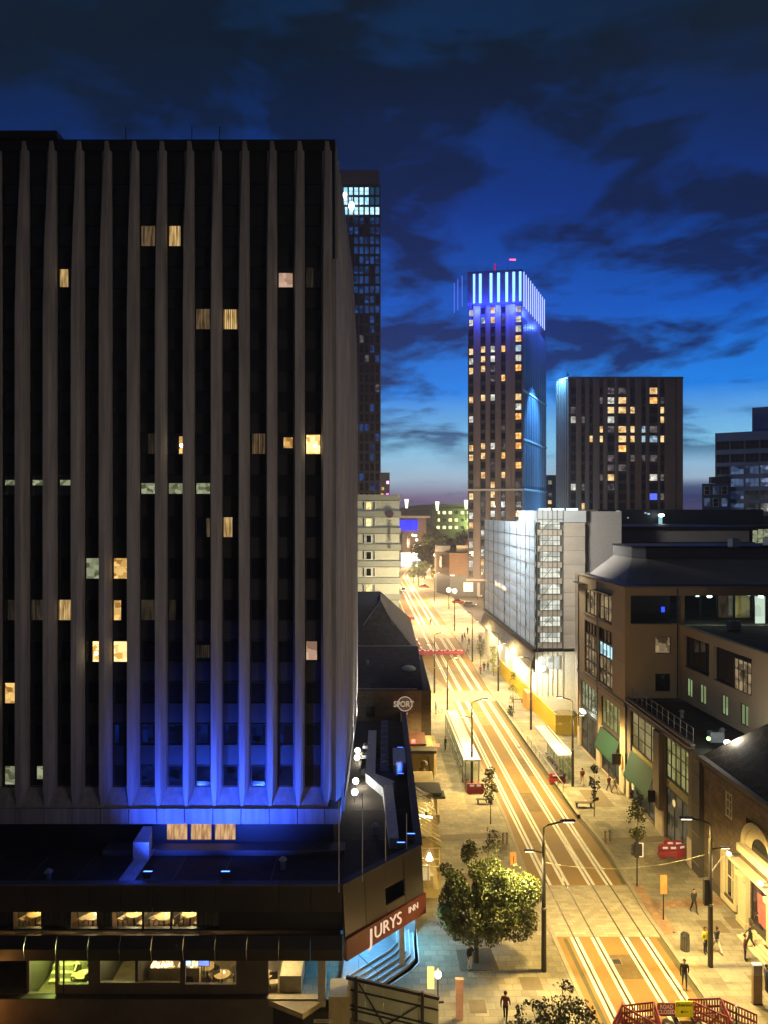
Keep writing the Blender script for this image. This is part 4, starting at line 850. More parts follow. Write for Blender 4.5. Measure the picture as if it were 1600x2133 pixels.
light('POINT', 'red_house_lamp', (41, 334, 10), 5000, (1, .25, .15), .5)
bbm = mat('brown_brick_far', (.15, .09, .055), .85, brick=(.9, .3, .02, 'xz'))
bb = thing('brown_corner_shop', (29, 262, 0), 'brown brick corner building with a square white sign board above dark shopfront', 'building')
b = MB(); b.prism([(19.5, 275), (23.2, 262), (41, 262), (41, 285), (19.5, 285)], 7.5, 15.5); b.build('wall', bbm, bb)
b = MB(); b.prism([(19.7, 275), (23.4, 262.4), (41, 262.4), (41, 285), (19.7, 285)], 0, 7.49); b.build('shopfront', mat('shop_dark', (.06, .065, .07), .6), bb)
MB().box(19, 24, 268, 275, 15.6, 17.8).build('plant_box', mat('grey_plant', (.3, .3, .32), .6), bb); MB().box(26, 30, 265, 266, 15.6, 18).build('chimney', mat('pale_chimney', (.4, .38, .3), .7), bb)
for k in range(3): MB().box(20.4+k*.0, 20.9, 266.5+k*2.5, 268+k*2.5, 10, 14).build('side_panel', mat('grey_plant'), bb)
MB().box(28.2, 31.5, 261.6, 261.95, 1.8, 5.0).build('white_sign', mat('white_board', (.7, .7, .65), .6, emit=(1, 1, .9), es=.3), bb)
MB().box(33.0, 34.0, 261.7, 261.95, 0, 5).build('grey_pillar', mat('grey_plant'), bb)
MB().box(23.4, 25.0, 261.4, 261.9, 7.4, 7.7).build('lit_canopy', glow('cream_strip', (1, .9, .6), 2.5), bb)
# ================================================================ SHEETED SCAFFOLD BUILDING
K = thing('sheeted_building', (25, 111, 0), 'building wrapped in glowing white scaffold sheeting above a yellow hoarding', 'building')
sheet = mat('white_sheeting', (.62, .63, .64), .75, var=.14, scale=.35, bump=1.0, bscale=1.6, stretch=(.35, .35, 1.6), emit=(.75, .88, .9), es=.09)  # faint emission stands in for lamps shining through the sheeting
sheet2 = mat('warm_sheeting', (.58, .50, .42), .8, var=.15, scale=.35, bump=1.0, bscale=1.6, stretch=(.4, .4, 1.5), emit=(1, .85, .65), es=.06)  # through-glow put into the warmer sheets as emission too
fk = Fac((22.95, 111), (21.6, 157), True); fkf = Fac((22.95, 111), (30.3, 111.4))
MB().prism([(23.4, 111.6), (30.6, 111.9), (31, 156), (22.1, 156)], 0, 28.2).build('core', mat('core_wall', (.2, .19, .17), .8), K)
nr = 9; zb, zt = 9.5, 28.4
def sag(fc, a0, a1, z0, z1, seed, mm, top=None):
    b = MB(); nu, nv = 6, 3; vs = []
    for j in range(nv+1):
        for i in range(nu+1):
            a_ = a0+(a1-a0)*i/nu; z_ = z0+(z1-z0)*j/nv; k_ = 0 if j in (0, nv) else .16*noise.noise(Vector((a_*.6, z_*1.1, seed)))+.10
            vs.append(fc.pt(a_, z_, .12+k_))
    return b._add(vs, [(j*(nu+1)+i, j*(nu+1)+i+1, (j+1)*(nu+1)+i+1, (j+1)*(nu+1)+i) for j in range(nv) for i in range(nu)]).build('sheet', mm, K, smooth=True)
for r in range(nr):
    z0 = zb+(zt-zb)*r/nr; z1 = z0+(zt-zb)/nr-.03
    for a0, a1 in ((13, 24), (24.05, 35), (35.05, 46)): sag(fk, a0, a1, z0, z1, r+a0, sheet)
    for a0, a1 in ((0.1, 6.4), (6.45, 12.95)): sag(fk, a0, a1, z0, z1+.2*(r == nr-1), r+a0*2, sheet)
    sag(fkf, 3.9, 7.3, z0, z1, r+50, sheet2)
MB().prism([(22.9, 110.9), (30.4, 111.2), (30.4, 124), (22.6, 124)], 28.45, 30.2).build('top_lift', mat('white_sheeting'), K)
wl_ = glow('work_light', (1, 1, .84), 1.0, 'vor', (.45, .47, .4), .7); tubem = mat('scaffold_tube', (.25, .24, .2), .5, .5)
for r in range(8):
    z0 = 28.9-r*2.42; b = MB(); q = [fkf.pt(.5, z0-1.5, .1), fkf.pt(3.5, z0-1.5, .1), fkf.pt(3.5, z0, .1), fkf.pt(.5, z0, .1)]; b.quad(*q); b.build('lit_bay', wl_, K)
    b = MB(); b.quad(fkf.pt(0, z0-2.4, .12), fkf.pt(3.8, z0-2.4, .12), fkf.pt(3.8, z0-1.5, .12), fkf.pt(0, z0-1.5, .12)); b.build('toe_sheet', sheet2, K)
    for dz in (0, -.75, -1.5): b = MB(); b.tube([fkf.pt(0, z0+dz, .3), fkf.pt(3.9, z0+dz, .3)], .045, 5); b.build('ledger', tubem, K)
    b = MB(); b.tube([fkf.pt(.2, z0-2.3, .35), fkf.pt(2.2, z0, .35)], .04, 5); b.build('brace', tubem, K)
for a_ in (0, .8, 1.6, 2.3, 3.0, 3.9): b = MB(); b.tube([fkf.pt(a_, 2.5, .33), fkf.pt(a_, 30.4, .33)], .05, 5); b.build('standard', tubem, K)
for r in range(9): b = MB(); z_ = zb+(zt-zb)*r/nr; b.tube([fk.pt(0, z_, .42), fk.pt(46, z_, .42)], .05, 5); b.build('ledger', tubem, K)
for a_ in (3, 9.6, 18.5, 29.5, 40.5): b = MB(); b.tube([fk.pt(a_, 9, .42), fk.pt(a_, 28.6, .42)], .04, 5); b.build('standard', tubem, K)
for a_ in (0, 6.4, 13, 24, 35, 46): b = MB(); b.tube([fk.pt(a_, 9, .3), fk.pt(a_, 28.8, .3)], .07, 5); b.build('standard', tubem, K)
for k in range(3): b = MB(); q = fkf.pt(.3+k*2.1, 30.7, .1); b.box(q.x, q.x+1.7, q.y, q.y+.2, 30.25, 30.55); b.build('roof_strip_light', glow('strip_cyan', (.7, .95, 1), 2.6), K)
link('faint_letters', textmesh('Mitchells & Butlers', 1.5, .02, mat('letter_silver', (.75, .76, .78), .4), bold=.02), K, fk.pt(27, 16.2, .42)-wl(K), fk.rz)
# fan-shaped protection and open shopfront below, bright white site lights
b = MB(); fk.bar(b, -.2, 46, 9.0, 9.45, -1, .6); b.build('edge_beam', blk, K)
b = MB()
for k in range(22): a0 = k*2.09; b.loft([[fk.pt(a0, 8.9, .3), fk.pt(a0+2.0, 8.9, .3), fk.pt(a0+2.0, 6.6, 1.2), fk.pt(a0, 6.6, 1.2)], [fk.pt(a0, 8.85, .2), fk.pt(a0+2.0, 8.85, .2), fk.pt(a0+2.0, 6.5, 1.1), fk.pt(a0, 6.5, 1.1)]])
tag(b.build('protection_fan', mat('fan_board', (.28, .24, .2), .8, var=.4, scale=1.5), K), kind='stuff')
wsh = mat('white_site_panel', (.78, .76, .70), .6)
b = MB(); fk.bar(b, 0, 46, .1, 6.0, .05, .15); b.build('white_ground_floor', wsh, K)
b = MB(); b.prism([(22.7, 110.8), (30.2, 111.2), (30.2, 111.35), (22.7, 110.95)], .1, 9.0); b.build('ground_sheet', mat('cream_sheeting', (.68, .62, .46), .7, bump=1.0, bscale=2, var=.12), K)
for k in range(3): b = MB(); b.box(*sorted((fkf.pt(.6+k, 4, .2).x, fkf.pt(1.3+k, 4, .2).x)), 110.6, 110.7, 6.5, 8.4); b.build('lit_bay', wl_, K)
YH = thing('yellow_hoarding', (23.5, 99, 0), 'yellow painted plywood hoarding round the foot of the sheeted building', 'hoarding')
ym = mat('yellow_paint', (.62, .42, .03), .5, var=.08, scale=1)
fh1 = Fac((23.0, 99.2), (21.2, 138), True); fh2 = Fac((23.0, 99.2), (26.0, 99.2))
for k in range(32):
    b = MB(); fh1.bar(b, k*1.215, k*1.215+1.2, .12, 2.75, -.06, .0); b.build('panel', ym, YH)
    if k % 2 == 0: b = MB(); fh1.bar(b, k*1.215, k*1.215+2.4, 2.76, 2.84, -.1, .04); b.build('capping', ym, YH)
for k in range(3): b = MB(); fh2.bar(b, k*1.0+.01, k*1.0+.99, .12, 2.75, -.06, 0); b.build('panel', ym, YH)
b = MB(); fh1.bar(b, 12.2, 15.0, .12, 2.72, .01, .9); b.build('gate_box', mat('orange_ply', (.55, .30, .08), .6), YH)
b = MB(); b.prism([(24.2, 100), (26.0, 100), (26.0, 103.5), (24.2, 103.5)], 2.2, 2.3); b.build('deck', mat('deck_grey', (.2, .16, .08), .8), YH)
light('SPOT', 'site_light', (22.6, 107.5, 7.6), 2600, (1, .97, .85), .25, (26, 111, 4), 120)
for s0 in (112, 119, 126, 133, 141): light('POINT', 'site_light', (22.0+(126-s0)*.03, s0, 4.2), 420, (1, .95, .8), .3)
sl = thing('site_floodlight', (23.6, 109.6, 6.8), 'white site floodlight blazing on the cream sheeting above the yellow hoarding', 'floodlight')
MB().ball((0, 0, 0), .35, 12, 8).build('lens', glow('site_white', (1, 1, .92), 12), sl, False); MB().box(-.05, .05, .3, 1.2, -.05, .05).build('arm', BLACK, sl, False)
light('AREA', 'sheet_fill', (12, 118, 33), 7500, (.75, .9, 1), 3, (22.3, 132, 22))  # added area lamps, without fixtures, brighten the wrapped faces
light('AREA', 'sheet_fill', (19, 95, 30), 3800, (.95, .95, .85), 3, (27, 111, 20))
K2 = thing('grey_roof_block', (33, 112, 0), 'plain grey rendered block joined to the right of the sheeted building', 'building')
MB().prism([(28.7, 107.5), (34, 107.5), (34, 116), (28.7, 116)], 0, 20.9).build('lower_wall', mat('grey_render', (.46, .40, .34), .85, var=.12, scale=.4), K2)
MB().box(30.65, 36.3, 113, 124.8, 0, 30.1).build('upper_wall', mat('grey_render2', (.50, .46, .44), .85, var=.12), K2)
MB().box(30.5, 39, 124.9, 126, 27.5, 30.0).build('roof_room', mat('grey_render2'), K2)
K3 = thing('flat_roofed_block', (48, 120, 0), 'long low dark block with blue-grey parapets behind the brown building', 'building')
dg = mat('blue_grey_render', (.32, .29, .29), .8, spec=.15, var=.15, scale=.3)
MB().box(34.4, 61, 123, 150, 0, 24.0).build('lower_wall', blk2, K3); MB().box(34.5, 60.7, 122.7, 122.99, 22.3, 23.7).build('glazed_band', mat('band_panel', (.14, .16, .2), .4), K3)
MB().box(33.2, 61.5, 122.3, 151, 24.05, 25.0).build('eaves', blk, K3); MB().box(33.9, 61, 123.5, 150, 25.0, 26.9).build('parapet', dg, K3); MB().box(33.2, 62, 122.5, 151, 26.95, 27.6).build('roof', blk, K3)
K4 = thing('dark_rooftop_block', (55, 150, 0), 'black flat-roofed block with scattered white lamps below the brown apartment block', 'building')
MB().box(44, 78, 152, 190, 0, 30.5).build('wall', blk, K4)
for u, v, w_ in ((1287, 1066, .6), (1345, 1068, .4), (1351, 1070, .4), (1308, 1078, .3), (1370, 1072, .2)): q = PY(u, v, 151.9); window(K4, q, w_*1.5, w_, frd, glow('lit_cool'), 0, fr=.03)
wp = thing('service_lamp', PY(1378, 1075, 150), 'white lamp shining down a narrow lit door on the black rooftop block', 'lamp')
MB().ball((0, 0, .2), .55, 12, 8, .6).build('lamp', glow('white_blaze'), wp, False); MB().box(-.35, .35, .5, .7, -2.0, .0).build('lit_door', glow('door_cyan', (.4, .8, .85), .8), wp, False)
K5 = thing('lit_cabin', PY(1584, 1120, 130), 'small flat-roofed cabin with a greenish lit doorway at the right edge', 'cabin')
MB().box(-1.8, 6, .1, 6, -30+3, 2.2).build('wall', blk, K5, False); window(K5, PY(1584, 1120, 130)+Vector((0, .05, 0)), 2.9, 3.2, frd, lit_g, 0, 3, 2)

# ================================================================ BROWN RENDERED BUILDING ON THE RIGHT
br = mat('brown_render', (.54, .38, .21), .85, var=.08, scale=.5, bump=.15, bscale=6)
br2 = mat('brown_band', (.36, .27, .17), .8, var=.08); lead = mat('lead_roof', (.42, .37, .34), .9, spec=.1, var=.12, scale=.3); dkf = mat('dark_frame', (.035, .03, .025), .5)
G = thing('brown_building', (30, 78, 0), 'tall brown rendered corner building with grey hipped roof and long mullioned windows', 'building')
g1 = Fac((25.5, 78.2), (24.97, 95.4), True)
holes = [(4.3, 8.7, 17.5, 20.5), (9.4, 13.9, 17.5, 20.5), (4.0, 8.8, 10.1, 16.6), (9.5, 14.2, 10.1, 16.6), (1.6, 8.0, .2, 8.7), (9.4, 16.0, .2, 8.7)]
b = MB(); g1.wall(b, .12, 22, holes, .45); b.build('street_wall', br, G)
b = MB(); g1.bar(b, 0, g1.len, 9.35, 9.85, .0, .14); b.build('storey_band', br2, G)
g2 = Fac((25.5, 78.2), (43.5, 78.2))
b = MB(); g2.wall(b, 10.3, 22, [(.6, 5.9, 18.15, 21.15), (6.3, 17.9, 18.0, 21.15), (3.2, 4.9, 15.0, 16.8), (3.2, 4.8, 11.0, 12.9)], .5); b.build('front_wall', br, G)
MB().prism([(25.7, 78.8), (43, 78.8), (43, 95), (25.2, 95.3)], 21.3, 21.9).build('roof_slab', blk, G)
ev = MB(); g1.bar(ev, -.1, g1.len, 22.0, 22.1, -.6, .12); g2.bar(ev, -.1, 18, 22.02, 22.12, -.6, .12); ev.build('eaves_edge', br2, G)
MB().prism([(25.9, 78.9), (60, 78.9), (60, 96), (25.5, 95.2)], 22.0, 22.05).build('gutter_roof', blk, G)
b = MB(); b.loft([[(26.5, 95.3, 22.06), (27.0, 82.5, 22.06), (29.4, 81.0, 22.06), (60, 81.0, 22.06), (60, 97, 22.06)], [(29.6, 95.2, 24.5), (30.0, 89.5, 24.5), (31.2, 88.0, 24.5), (60, 88, 24.5), (60, 97, 24.5)]]); b.build('hipped_roof', lead, G)
b = MB(); b.prism([(29.5, 95.2), (29.9, 89.3), (31.1, 87.8), (60, 87.8), (60, 97)], 24.52, 25.75); b.build('roof_upstand', mat('pale_lead', (.22, .20, .20), .7, var=.1), G)
MB().prism([(29.4, 95.3), (29.8, 89.1), (31.0, 87.6), (60, 87.6), (60, 97)], 25.76, 25.95).build('roof_cap', blk, G)
wg_ = glow('lit_amber_glass', (.95, .70, .38), .38, 'vor', (.12, .075, .04), 1.2); wg2 = glow('lit_olive_glass', (.80, .78, .30), .42, 'vor', (.30, .27, .08), .8); wg3 = glow('lit_green_glass', (.55, .75, .35), .55, 'vor', (.35, .45, .2), .5)
wcy = glow('lit_cyan_glass', (.5, .85, 1), 1.8, 'vor', (.2, .3, .3), .8)
for a0, a1, z0, z1 in holes[:2]: window(G, g1.pt((a0+a1)/2, (z0+z1)/2, -.25), a1-a0, z1-z0, dkf, wg_, g1.rz, 3, 2, .12, .15)
for (a0, a1, z0, z1), cc in zip(holes[2:4], (1, 0)):
    n = 4; hh = (z1-z0)/n
    for k in range(n): window(G, g1.pt((a0+a1)/2, z0+hh*(k+.5), -.25), a1-a0, hh-.02, dkf, (wg_, wg_, (wg_, wcy)[cc], None)[k], g1.rz, 4, 1, .10, .15)
for (a0, a1, z0, z1), gr in zip(holes[4:], (1, 0)):
    window(G, g1.pt((a0+a1)/2, 7.1, -.3), a1-a0, 3.15, dkf, wg2 if gr else lit_g, g1.rz, 5, 2, .10, .15)
    b = MB(); g1.bar(b, a0, a1, 5.2, 5.5, -.35, -.1); b.build('shop_fascia', dkf, G)
    window(G, g1.pt((a0+a1)/2, 2.6, -.3), a1-a0, 4.8, dkf, glow('shop_glass', (.45, .36, .2), .3, 'vor', (.08, .07, .04), .6), g1.rz, 3, 1, .10, .15)
pm = mat('cream_pier', (.60, .50, .34), .7, var=.1)
for a0, a1 in ((.0, 1.55), (8.05, 9.35), (16.05, 17.0)): b = MB(); g1.bar(b, a0, a1, .12, 2.6, .0, .1); b.build('pier_base', pm, G)
for x0, x1, z, h, l_ in ((3.2, 4.9, 15.9, 1.8, wg_), (3.2, 4.8, 11.95, 1.9, None)): window(G, (25.5+(x0+x1)/2, 78.5, z), x1-x0, h, dkf, l_, 0, 1, 1, .08)
aw = mat('green_awning', (.006, .048, .027), .7, var=.15, scale=2)
def awning(fc, a0, a1, z0, z1, out, label, lz=None):
    q = fc.pt((a0+a1)/2, 0); o = thing('awning', (q.x, q.y, z0), label, 'awning', 'green shop awnings on the right-hand frontage'); b = MB()
    b.loft([[fc.pt(a0, z0, out), fc.pt(a1, z0, out), fc.pt(a1, z1, .05), fc.pt(a0, z1, .05)], [fc.pt(a0, z0-.04, out-.02), fc.pt(a1, z0-.04, out-.02), fc.pt(a1, z1-.04, .02), fc.pt(a0, z1-.04, .02)]]); b.build('canvas', aw, o)
    b = MB(); n = 8
    for k in range(n): x0 = a0+(a1-a0)*k/n; x1 = a0+(a1-a0)*(k+1)/n; b.quad(fc.pt(x0, z0, out+.01), fc.pt(x1, z0, out+.01), fc.pt(x1, z0-.28, out+.01), fc.pt((x0+x1)/2, z0-.36, out+.01), fc.pt(x0, z0-.28, out+.01))
    b.build('valance', aw, o)
    for x in (a0+.1, a1-.1): b = MB(); b.tube([fc.pt(x, z0-.05, out-.05), fc.pt(x, z0-.4, .0)], .03, 5); b.build('arm', STEEL, o)
    return o
awning(g1, 1.7, 7.9, 3.0, 5.1, .75, 'green canvas awning on the tall brown building, farther of the two')
dp_ = mat('cast_downpipe', (.06, .05, .04), .5)
for a_ in (8.95, 16.4): p = g1.pt(a_, 0, .12); MB().cyl(p.x, p.y, 2.6, 21.9, .07, 6).build('downpipe', dp_, G)
for x_ in (31.0,): MB().cyl(x_, 78.05, 10.3, 21.9, .07, 6).build('downpipe', dp_, G)
for z_ in (14.0, 17.2): b = MB(); g1.bar(b, 0, 3.9, z_, z_+.04, 0, .03); g1.bar(b, 14.3, g1.len, z_, z_+.04, 0, .03); b.build('string_course', br2, G)
for a0, a1, z0, z1 in holes[:4]: b = MB(); g1.bar(b, a0-.1, a1+.1, z0-.14, z0-.01, 0, .16); b.build('window_sill', br2, G)
# side wing over the lower roof, with wide dark openings
g3 = Fac((31.25, 78.15), (32.5, 58.5))
b = MB(); h3 = [(1.0, 6.2, 13.9, 17.15), (7.1, 13.6, 13.9, 17.15), (1.6, 2.8, 11.0, 12.9), (4.3, 5.6, 11.0, 12.9), (8.5, 9.7, 11.0, 12.9), (11.8, 13.1, 11.0, 12.9)]
g3.wall(b, 10.3, 18.0, h3, .5); b.build('wing_wall', br, G)
MB().prism([(31.25, 78.2), (43.6, 78.2), (43.6, 58.5), (32.5, 58.5)], 17.3, 17.95).build('terrace_floor', roofm, G)
b = MB(); g3.bar(b, 0, g3.len, 18.0, 18.12, -.4, .06); b.build('wing_coping', br2, G)
for q, (a0, a1, z0, z1) in enumerate(h3[:2]): window(G, g3.pt((a0+a1)/2, (z0+z1)/2, -.4), a1-a0, z1-z0, dkf, None, g3.rz, 4, 1, .06)
window(G, g3.pt(12.0, 15.3, -.2), 2.9, 2.9, dkf, wg_, g3.rz, 4, 3, .07)
for q, (a0, a1, z0, z1) in enumerate(h3[2:]): window(G, g3.pt((a0+a1)/2, (z0+z1)/2, -.15), a1-a0, z1-z0, dkf, wg3, g3.rz, 2, 1, .07)
MB().box(43.4, 43.6, 60, 96, 0, 22).build('rear_wall', br, G)
# terrace recess
MB().box(26.0, 31.3, 80.9, 81.1, 17.95, 21.25).build('recess_wall', dkf, G); MB().box(31.3, 43.4, 83.0, 83.2, 17.95, 21.3).build('recess_wall', dkf, G)
MB().box(25.9, 31.2, 78.8, 81, 17.9, 18.05).build('recess_floor', roofm, G); MB().box(31.2, 43.4, 78.6, 83, 17.9, 17.97).build('recess_floor', roofm, G)
for k in range(6): window(G, (32.6+k*1.9, 82.98, 19.55), 1.8, 2.9, dkf, (None, None, None, lit_dd, glow('yellow_room_dim', (.5, .42, .1), .3, 'vor', (.1, .09, .03), .6), None)[k], 0, 1, 1, .07)
window(G, (40.6, 79.9, 19.4), 1.25, 3.1, dkf, glow('door_green_white', (.75, .95, .75), .9, 'vor', (.5, .62, .45), .6), 0, 1, 1, .07); window(G, (42.1, 79.9, 19.4), 1.25, 3.1, dkf, glow('door_green_white'), 0, 1, 1, .07)
for u, v, lab in ((1478, 1242, 'bright bluish-white lamp under the terrace soffit, left one'), (1585, 1242, 'bright bluish-white lamp above the pale green terrace doors')):
    q = PY(u, v, 79.2); o = thing('soffit_lamp', q, lab, 'lamp', 'lamps under the terrace soffit'); MB().ball((0, 0, 0), .26, 12, 8, .5).build('lens', glow('soffit_cyan', (.7, .95, 1), 9), o, False); MB().box(-.2, .2, -.2, .2, .13, .2).build('backplate', BLACK, o, False)
    light('POINT', 'soffit_glow', (q.x, q.y-.3, q.z-.35), 70, (.55, .9, 1), .15)
for u, v in ((1443, 1237), (1453, 1241), (1550, 1235), (1560, 1239)): q = PY(u, v, 79.0); tag(MB().box(q.x-.17, q.x+.17, q.y-.05, q.y+.05, q.z-.07, q.z+.07).build('pilot_light', glow('pilot', (.7, 1, .8), 3)), 'tiny greenish pilot light on the terrace soffit, '+ORD[(1443, 1453, 1550, 1560).index(u)]+' from the left', 'light', 'pilot lights on the terrace soffit')
q = PY(1381, 1269, 80.8); tag(MB().box(q.x-.18, q.x+.18, q.y-.05, q.y, q.z-.28, q.z+.28).build('blue_panel_light', glow('blue_sign', (.02, .06, 1), 2)), 'small blue glowing panel inside the dark corner terrace', 'light')
cn = thing('window_canopy', (24.9, 90, 20.7), 'flat dark canopy over the top windows of the brown building', 'canopy')
b = MB(); g1.bar(b, 3.9, 9.9, 20.7, 20.82, .0, .5); b.build('slab', dkf, cn); b = MB(); g1.bar(b, 13.0, 17, 21.0, 21.1, .0, .7); b.build('slab', dkf, cn)
# lower corner-shop range with railed roof
lb = mat('taupe_render', (.19, .15, .115), .8, var=.15, scale=.6)
Q = thing('low_shop_range', (26, 70, 0), 'lower taupe shop range with railed flat roof and two tall glazed bays', 'building')
q1 = Fac((25.9, 62.0), (25.62, 77.9), True)
hq = [(.9, 6.0, .2, 9.6), (8.0, 14.9, .2, 9.4)]
b = MB(); q1.wall(b, .12, 10.1, hq, .5); b.build('street_wall', lb, Q)
MB().prism([(26.4, 61.9), (38, 61.9), (38, 78.1), (26.0, 78.1)], 0, 9.95).build('roof', roofm, Q)
for z0, z1, o_ in ((9.62, 9.8, .15), (9.95, 10.2, .25), (10.35, 10.5, .12)): b = MB(); q1.bar(b, 0, q1.len, z0, z1, -.2, o_); b.build('cornice', mat('stone_cornice', (.26, .20, .15), .8, var=.3, scale=3), Q)
for (a0, a1, z0, z1), mm in zip(hq, (wg2, wg2)):
    window(Q, q1.pt((a0+a1)/2, 7.6, -.3), a1-a0, 3.7, dkf, glow('lit_gold_glass', (.85, .70, .30), .40, 'vor', (.35, .27, .1), .5) if a0 > 2 else wg2, q1.rz, 4 if a0 > 2 else 5, 3, .09, .15)
    b = MB(); q1.bar(b, a0, a1, 4.9, 5.65, -.35, -.15); b.build('spandrel', mat('olive_panel', (.3, .27, .14), .5), Q)
    window(Q, q1.pt((a0+a1)/2, 2.55, -.32), a1-a0, 4.6, dkf, glow('shop_glass'), q1.rz, 3, 1, .09, .15)
for a0, a1 in ((0, .85), (6.1, 7.9), (15, 15.85)): b = MB(); q1.bar(b, a0, a1, .12, 2.4, .0, .15); b.build('pier_base', pm, Q)
b = MB(); q1.bar(b, 6.2, 7.6, 2.5, 9.6, .0, .45); b.build('pier', lb, Q)
b = MB(); b.box(25.75, 27.3, 60.4, 61.9, .12, 10.2); b.build('end_pillar', mat('dark_pillar', (.065, .055, .045), .6), Q)
for k in range(4): b = MB(); b.box(25.7, 25.74, 60.4, 61.9, 1+k*2.4, 1.05+k*2.4); b.build('pillar_joint', mat('joint_pale', (.25, .2, .12), .7), Q)
awning(q1, 8.2, 14.7, 2.9, 5.3, .8, 'green canvas awning on the low shop range, nearer of the two')
rl = thing('roof_railing', (26.2, 70, 10.5), 'thin steel railing along the edge of the low shop roof', 'railing')
for k in range(12): b = MB(); p = q1.pt(.6+k*1.32, 10.5, -.3); b.cyl(p.x, p.y, 10.5, 11.7, .03, 5); b.build('post', STEEL, rl)
for z in (11.1, 11.7): b = MB(); b.tube([q1.pt(.6, z, -.3), q1.pt(15.1, z, -.3)], .022, 5); b.build('rail', STEEL, rl)
for n, (fc, a_, z_) in enumerate(((g1, .9, 3.6), (q1, 7.2, 3.4))):
    q = fc.pt(a_, z_, .6); o = thing('projecting_sign', q, ('dark square sign projecting from the pier at the corner of the brown building', 'dark box sign projecting from the middle pier of the low shop range')[n], 'sign', 'projecting shop signs')
    MB().box(-.5, .45, -.1, .1, -.55, .55).build('panel', BLACK, o, False); MB().box(.45, .9, -.03, .03, .35, .42).build('bracket', STEEL, o, False)
q = q1.pt(3.5, 4.2, .05); o = thing('round_shop_sign', q, 'small round yellow-lit emblem above the shopfront of the low range', 'sign')
b = MB(); b.tube([(0, 0, 0), (-.08, 0, 0)], .45, 20); b.build('disc', mat('emblem_dark', (.2, .15, .05), .5), o, False); b = MB(); b.tube([(-.09, 0, 0), (-.12, 0, 0)], .3, 20); b.build('emblem', glow('emblem_yellow', (1, .75, .3), .9), o, False)
tag(MB().box(24.55, 24.6, 72.6, 73.3, 2.55, 3.1).build('notice', mat('white_notice', (.8, .8, .75), .6)), 'small white notice hanging below the nearer green awning', 'notice')
nl = thing('shop_spotlight', g1.pt(13.0, 5.3, .5), 'white strip spotlight over the shop door in the far bay of the brown building', 'lamp')
MB().box(-.3, .1, -.7, .7, 0, .25).build('lens', glow('shop_spot', (.9, 1, .9), 7), nl, False); MB().box(.1, .5, -.05, .05, .05, .12).build('arm', BLACK, nl, False)
light('POINT', 'shop_spot_light', g1.pt(13, 4.9, .9), 160, (.95, 1, .8), .2)
# stone pub at the right edge
sto = mat('old_stone', (.20, .145, .085), .9, var=.4, scale=1.2, bump=.7, bscale=7, brick=(.7, .33, .03, 'yz')); cst = mat('cream_moulding', (.66, .56, .34), .6, var=.08)
U = thing('stone_pub', (27, 52, 0), 'old rough stone building with cream arched window and pilastered doorway', 'pub')
u1 = Fac((26.55, 43.0), (26.05, 60.2), True); ln_ = u1.len
ay = lambda y: (y-43.0)*ln_/17.2
def hy(y0, y1, z0, z1): return (ay(y0), ay(y1), z0, z1)
hol = [hy(50.2, 53.6, 5.9, 7.9), hy(55.0, 56.6, .7, 3.9), hy(55.6, 56.6, 6.8, 8.7), hy(50.4, 53.0, .4, 4.2), hy(45, 49, 5.2, 7.6)]
b = MB(); u1.wall(b, .12, 9.7, hol, .4); b.build('wall', sto, U)
MB().prism([(26.9, 43), (40, 43), (40, 60.2), (26.6, 60.2)], 0, 9.6).build('core', sto, U)
for z0, z1, o_ in ((9.3, 9.5, .15), (9.72, 9.95, .4), (9.96, 10.2, .55)): b = MB(); u1.bar(b, 0, ln_, z0, z1, -.1, o_); b.build('cornice', mat('dark_stone_cornice', (.13, .10, .07), .9, var=.4, scale=3), U)
b = MB(); b.loft([[(26.3, 43, 10.2), (26.0, 60.3, 10.2), (40, 60.3, 10.2), (40, 43, 10.2)], [(30.5, 43, 13.6), (30.5, 58, 13.6), (40, 58, 13.6), (40, 43, 13.6)]]); b.build('roof', mat('old_slate', (.13, .10, .07), .95, spec=.08, var=.5, scale=2, bump=.8, brick=(.4, .25, .03)), U)
# arch: ring of voussoirs
cy_, r0, r1 = 51.9, 1.7, 2.15; na = 13
for k in range(na):
    t0, t1 = math.pi*k/na, math.pi*(k+1)/na-.015; b = MB(); rr = []
    for o_ in (-.1, .18): rr.append([u1.pt(ay(cy_)+math.cos(t)*r, 5.9+math.sin(t)*r*.98, o_) for t, r in ((t0, r0), (t1, r0), (t1, r1), (t0, r1))])
    b.loft(rr); b.build('arch_stone', cst, U)
b = MB(); n = 16; b.quad(*[u1.pt(ay(cy_)+math.cos(math.pi*k/n)*1.68, 5.9+math.sin(math.pi*k/n)*1.64, .0) for k in range(n+1)]); b.build('arch_panel', cst, U)
b = MB(); b.quad(*[u1.pt(ay(cy_-.3)+math.cos(math.pi*k/n)*1.2, 5.9+math.sin(math.pi*k/n)*1.15, .02) for k in range(n+1)]); b.build('arch_glass', DARKGLASS, U)
b = MB(); u1.bar(b, ay(49.6), ay(54.1), 5.3, 5.85, .0, .45); b.build('arch_sill', cst, U)
b = MB(); u1.bar(b, ay(49), ay(54.6), 4.3, 4.55, .0, .7); u1.bar(b, ay(49), ay(54.6), 3.9, 4.28, .0, .3); b.build('entablature', cst, U)
for y0, y1 in ((53.0, 54.1), (49.2, 50.3)):
    b = MB(); u1.bar(b, ay(y0), ay(y1), .5, 3.88, .0, .35); b.build('pilaster', cst, U); b = MB(); u1.bar(b, ay(y0-.1), ay(y1+.1), .12, .5, .0, .45); b.build('pilaster_base', cst, U)
    b = MB(); u1.bar(b, ay(y0-.05), ay(y1+.05), 3.5, 3.85, .35, .55); b.build('bracket', cst, U)
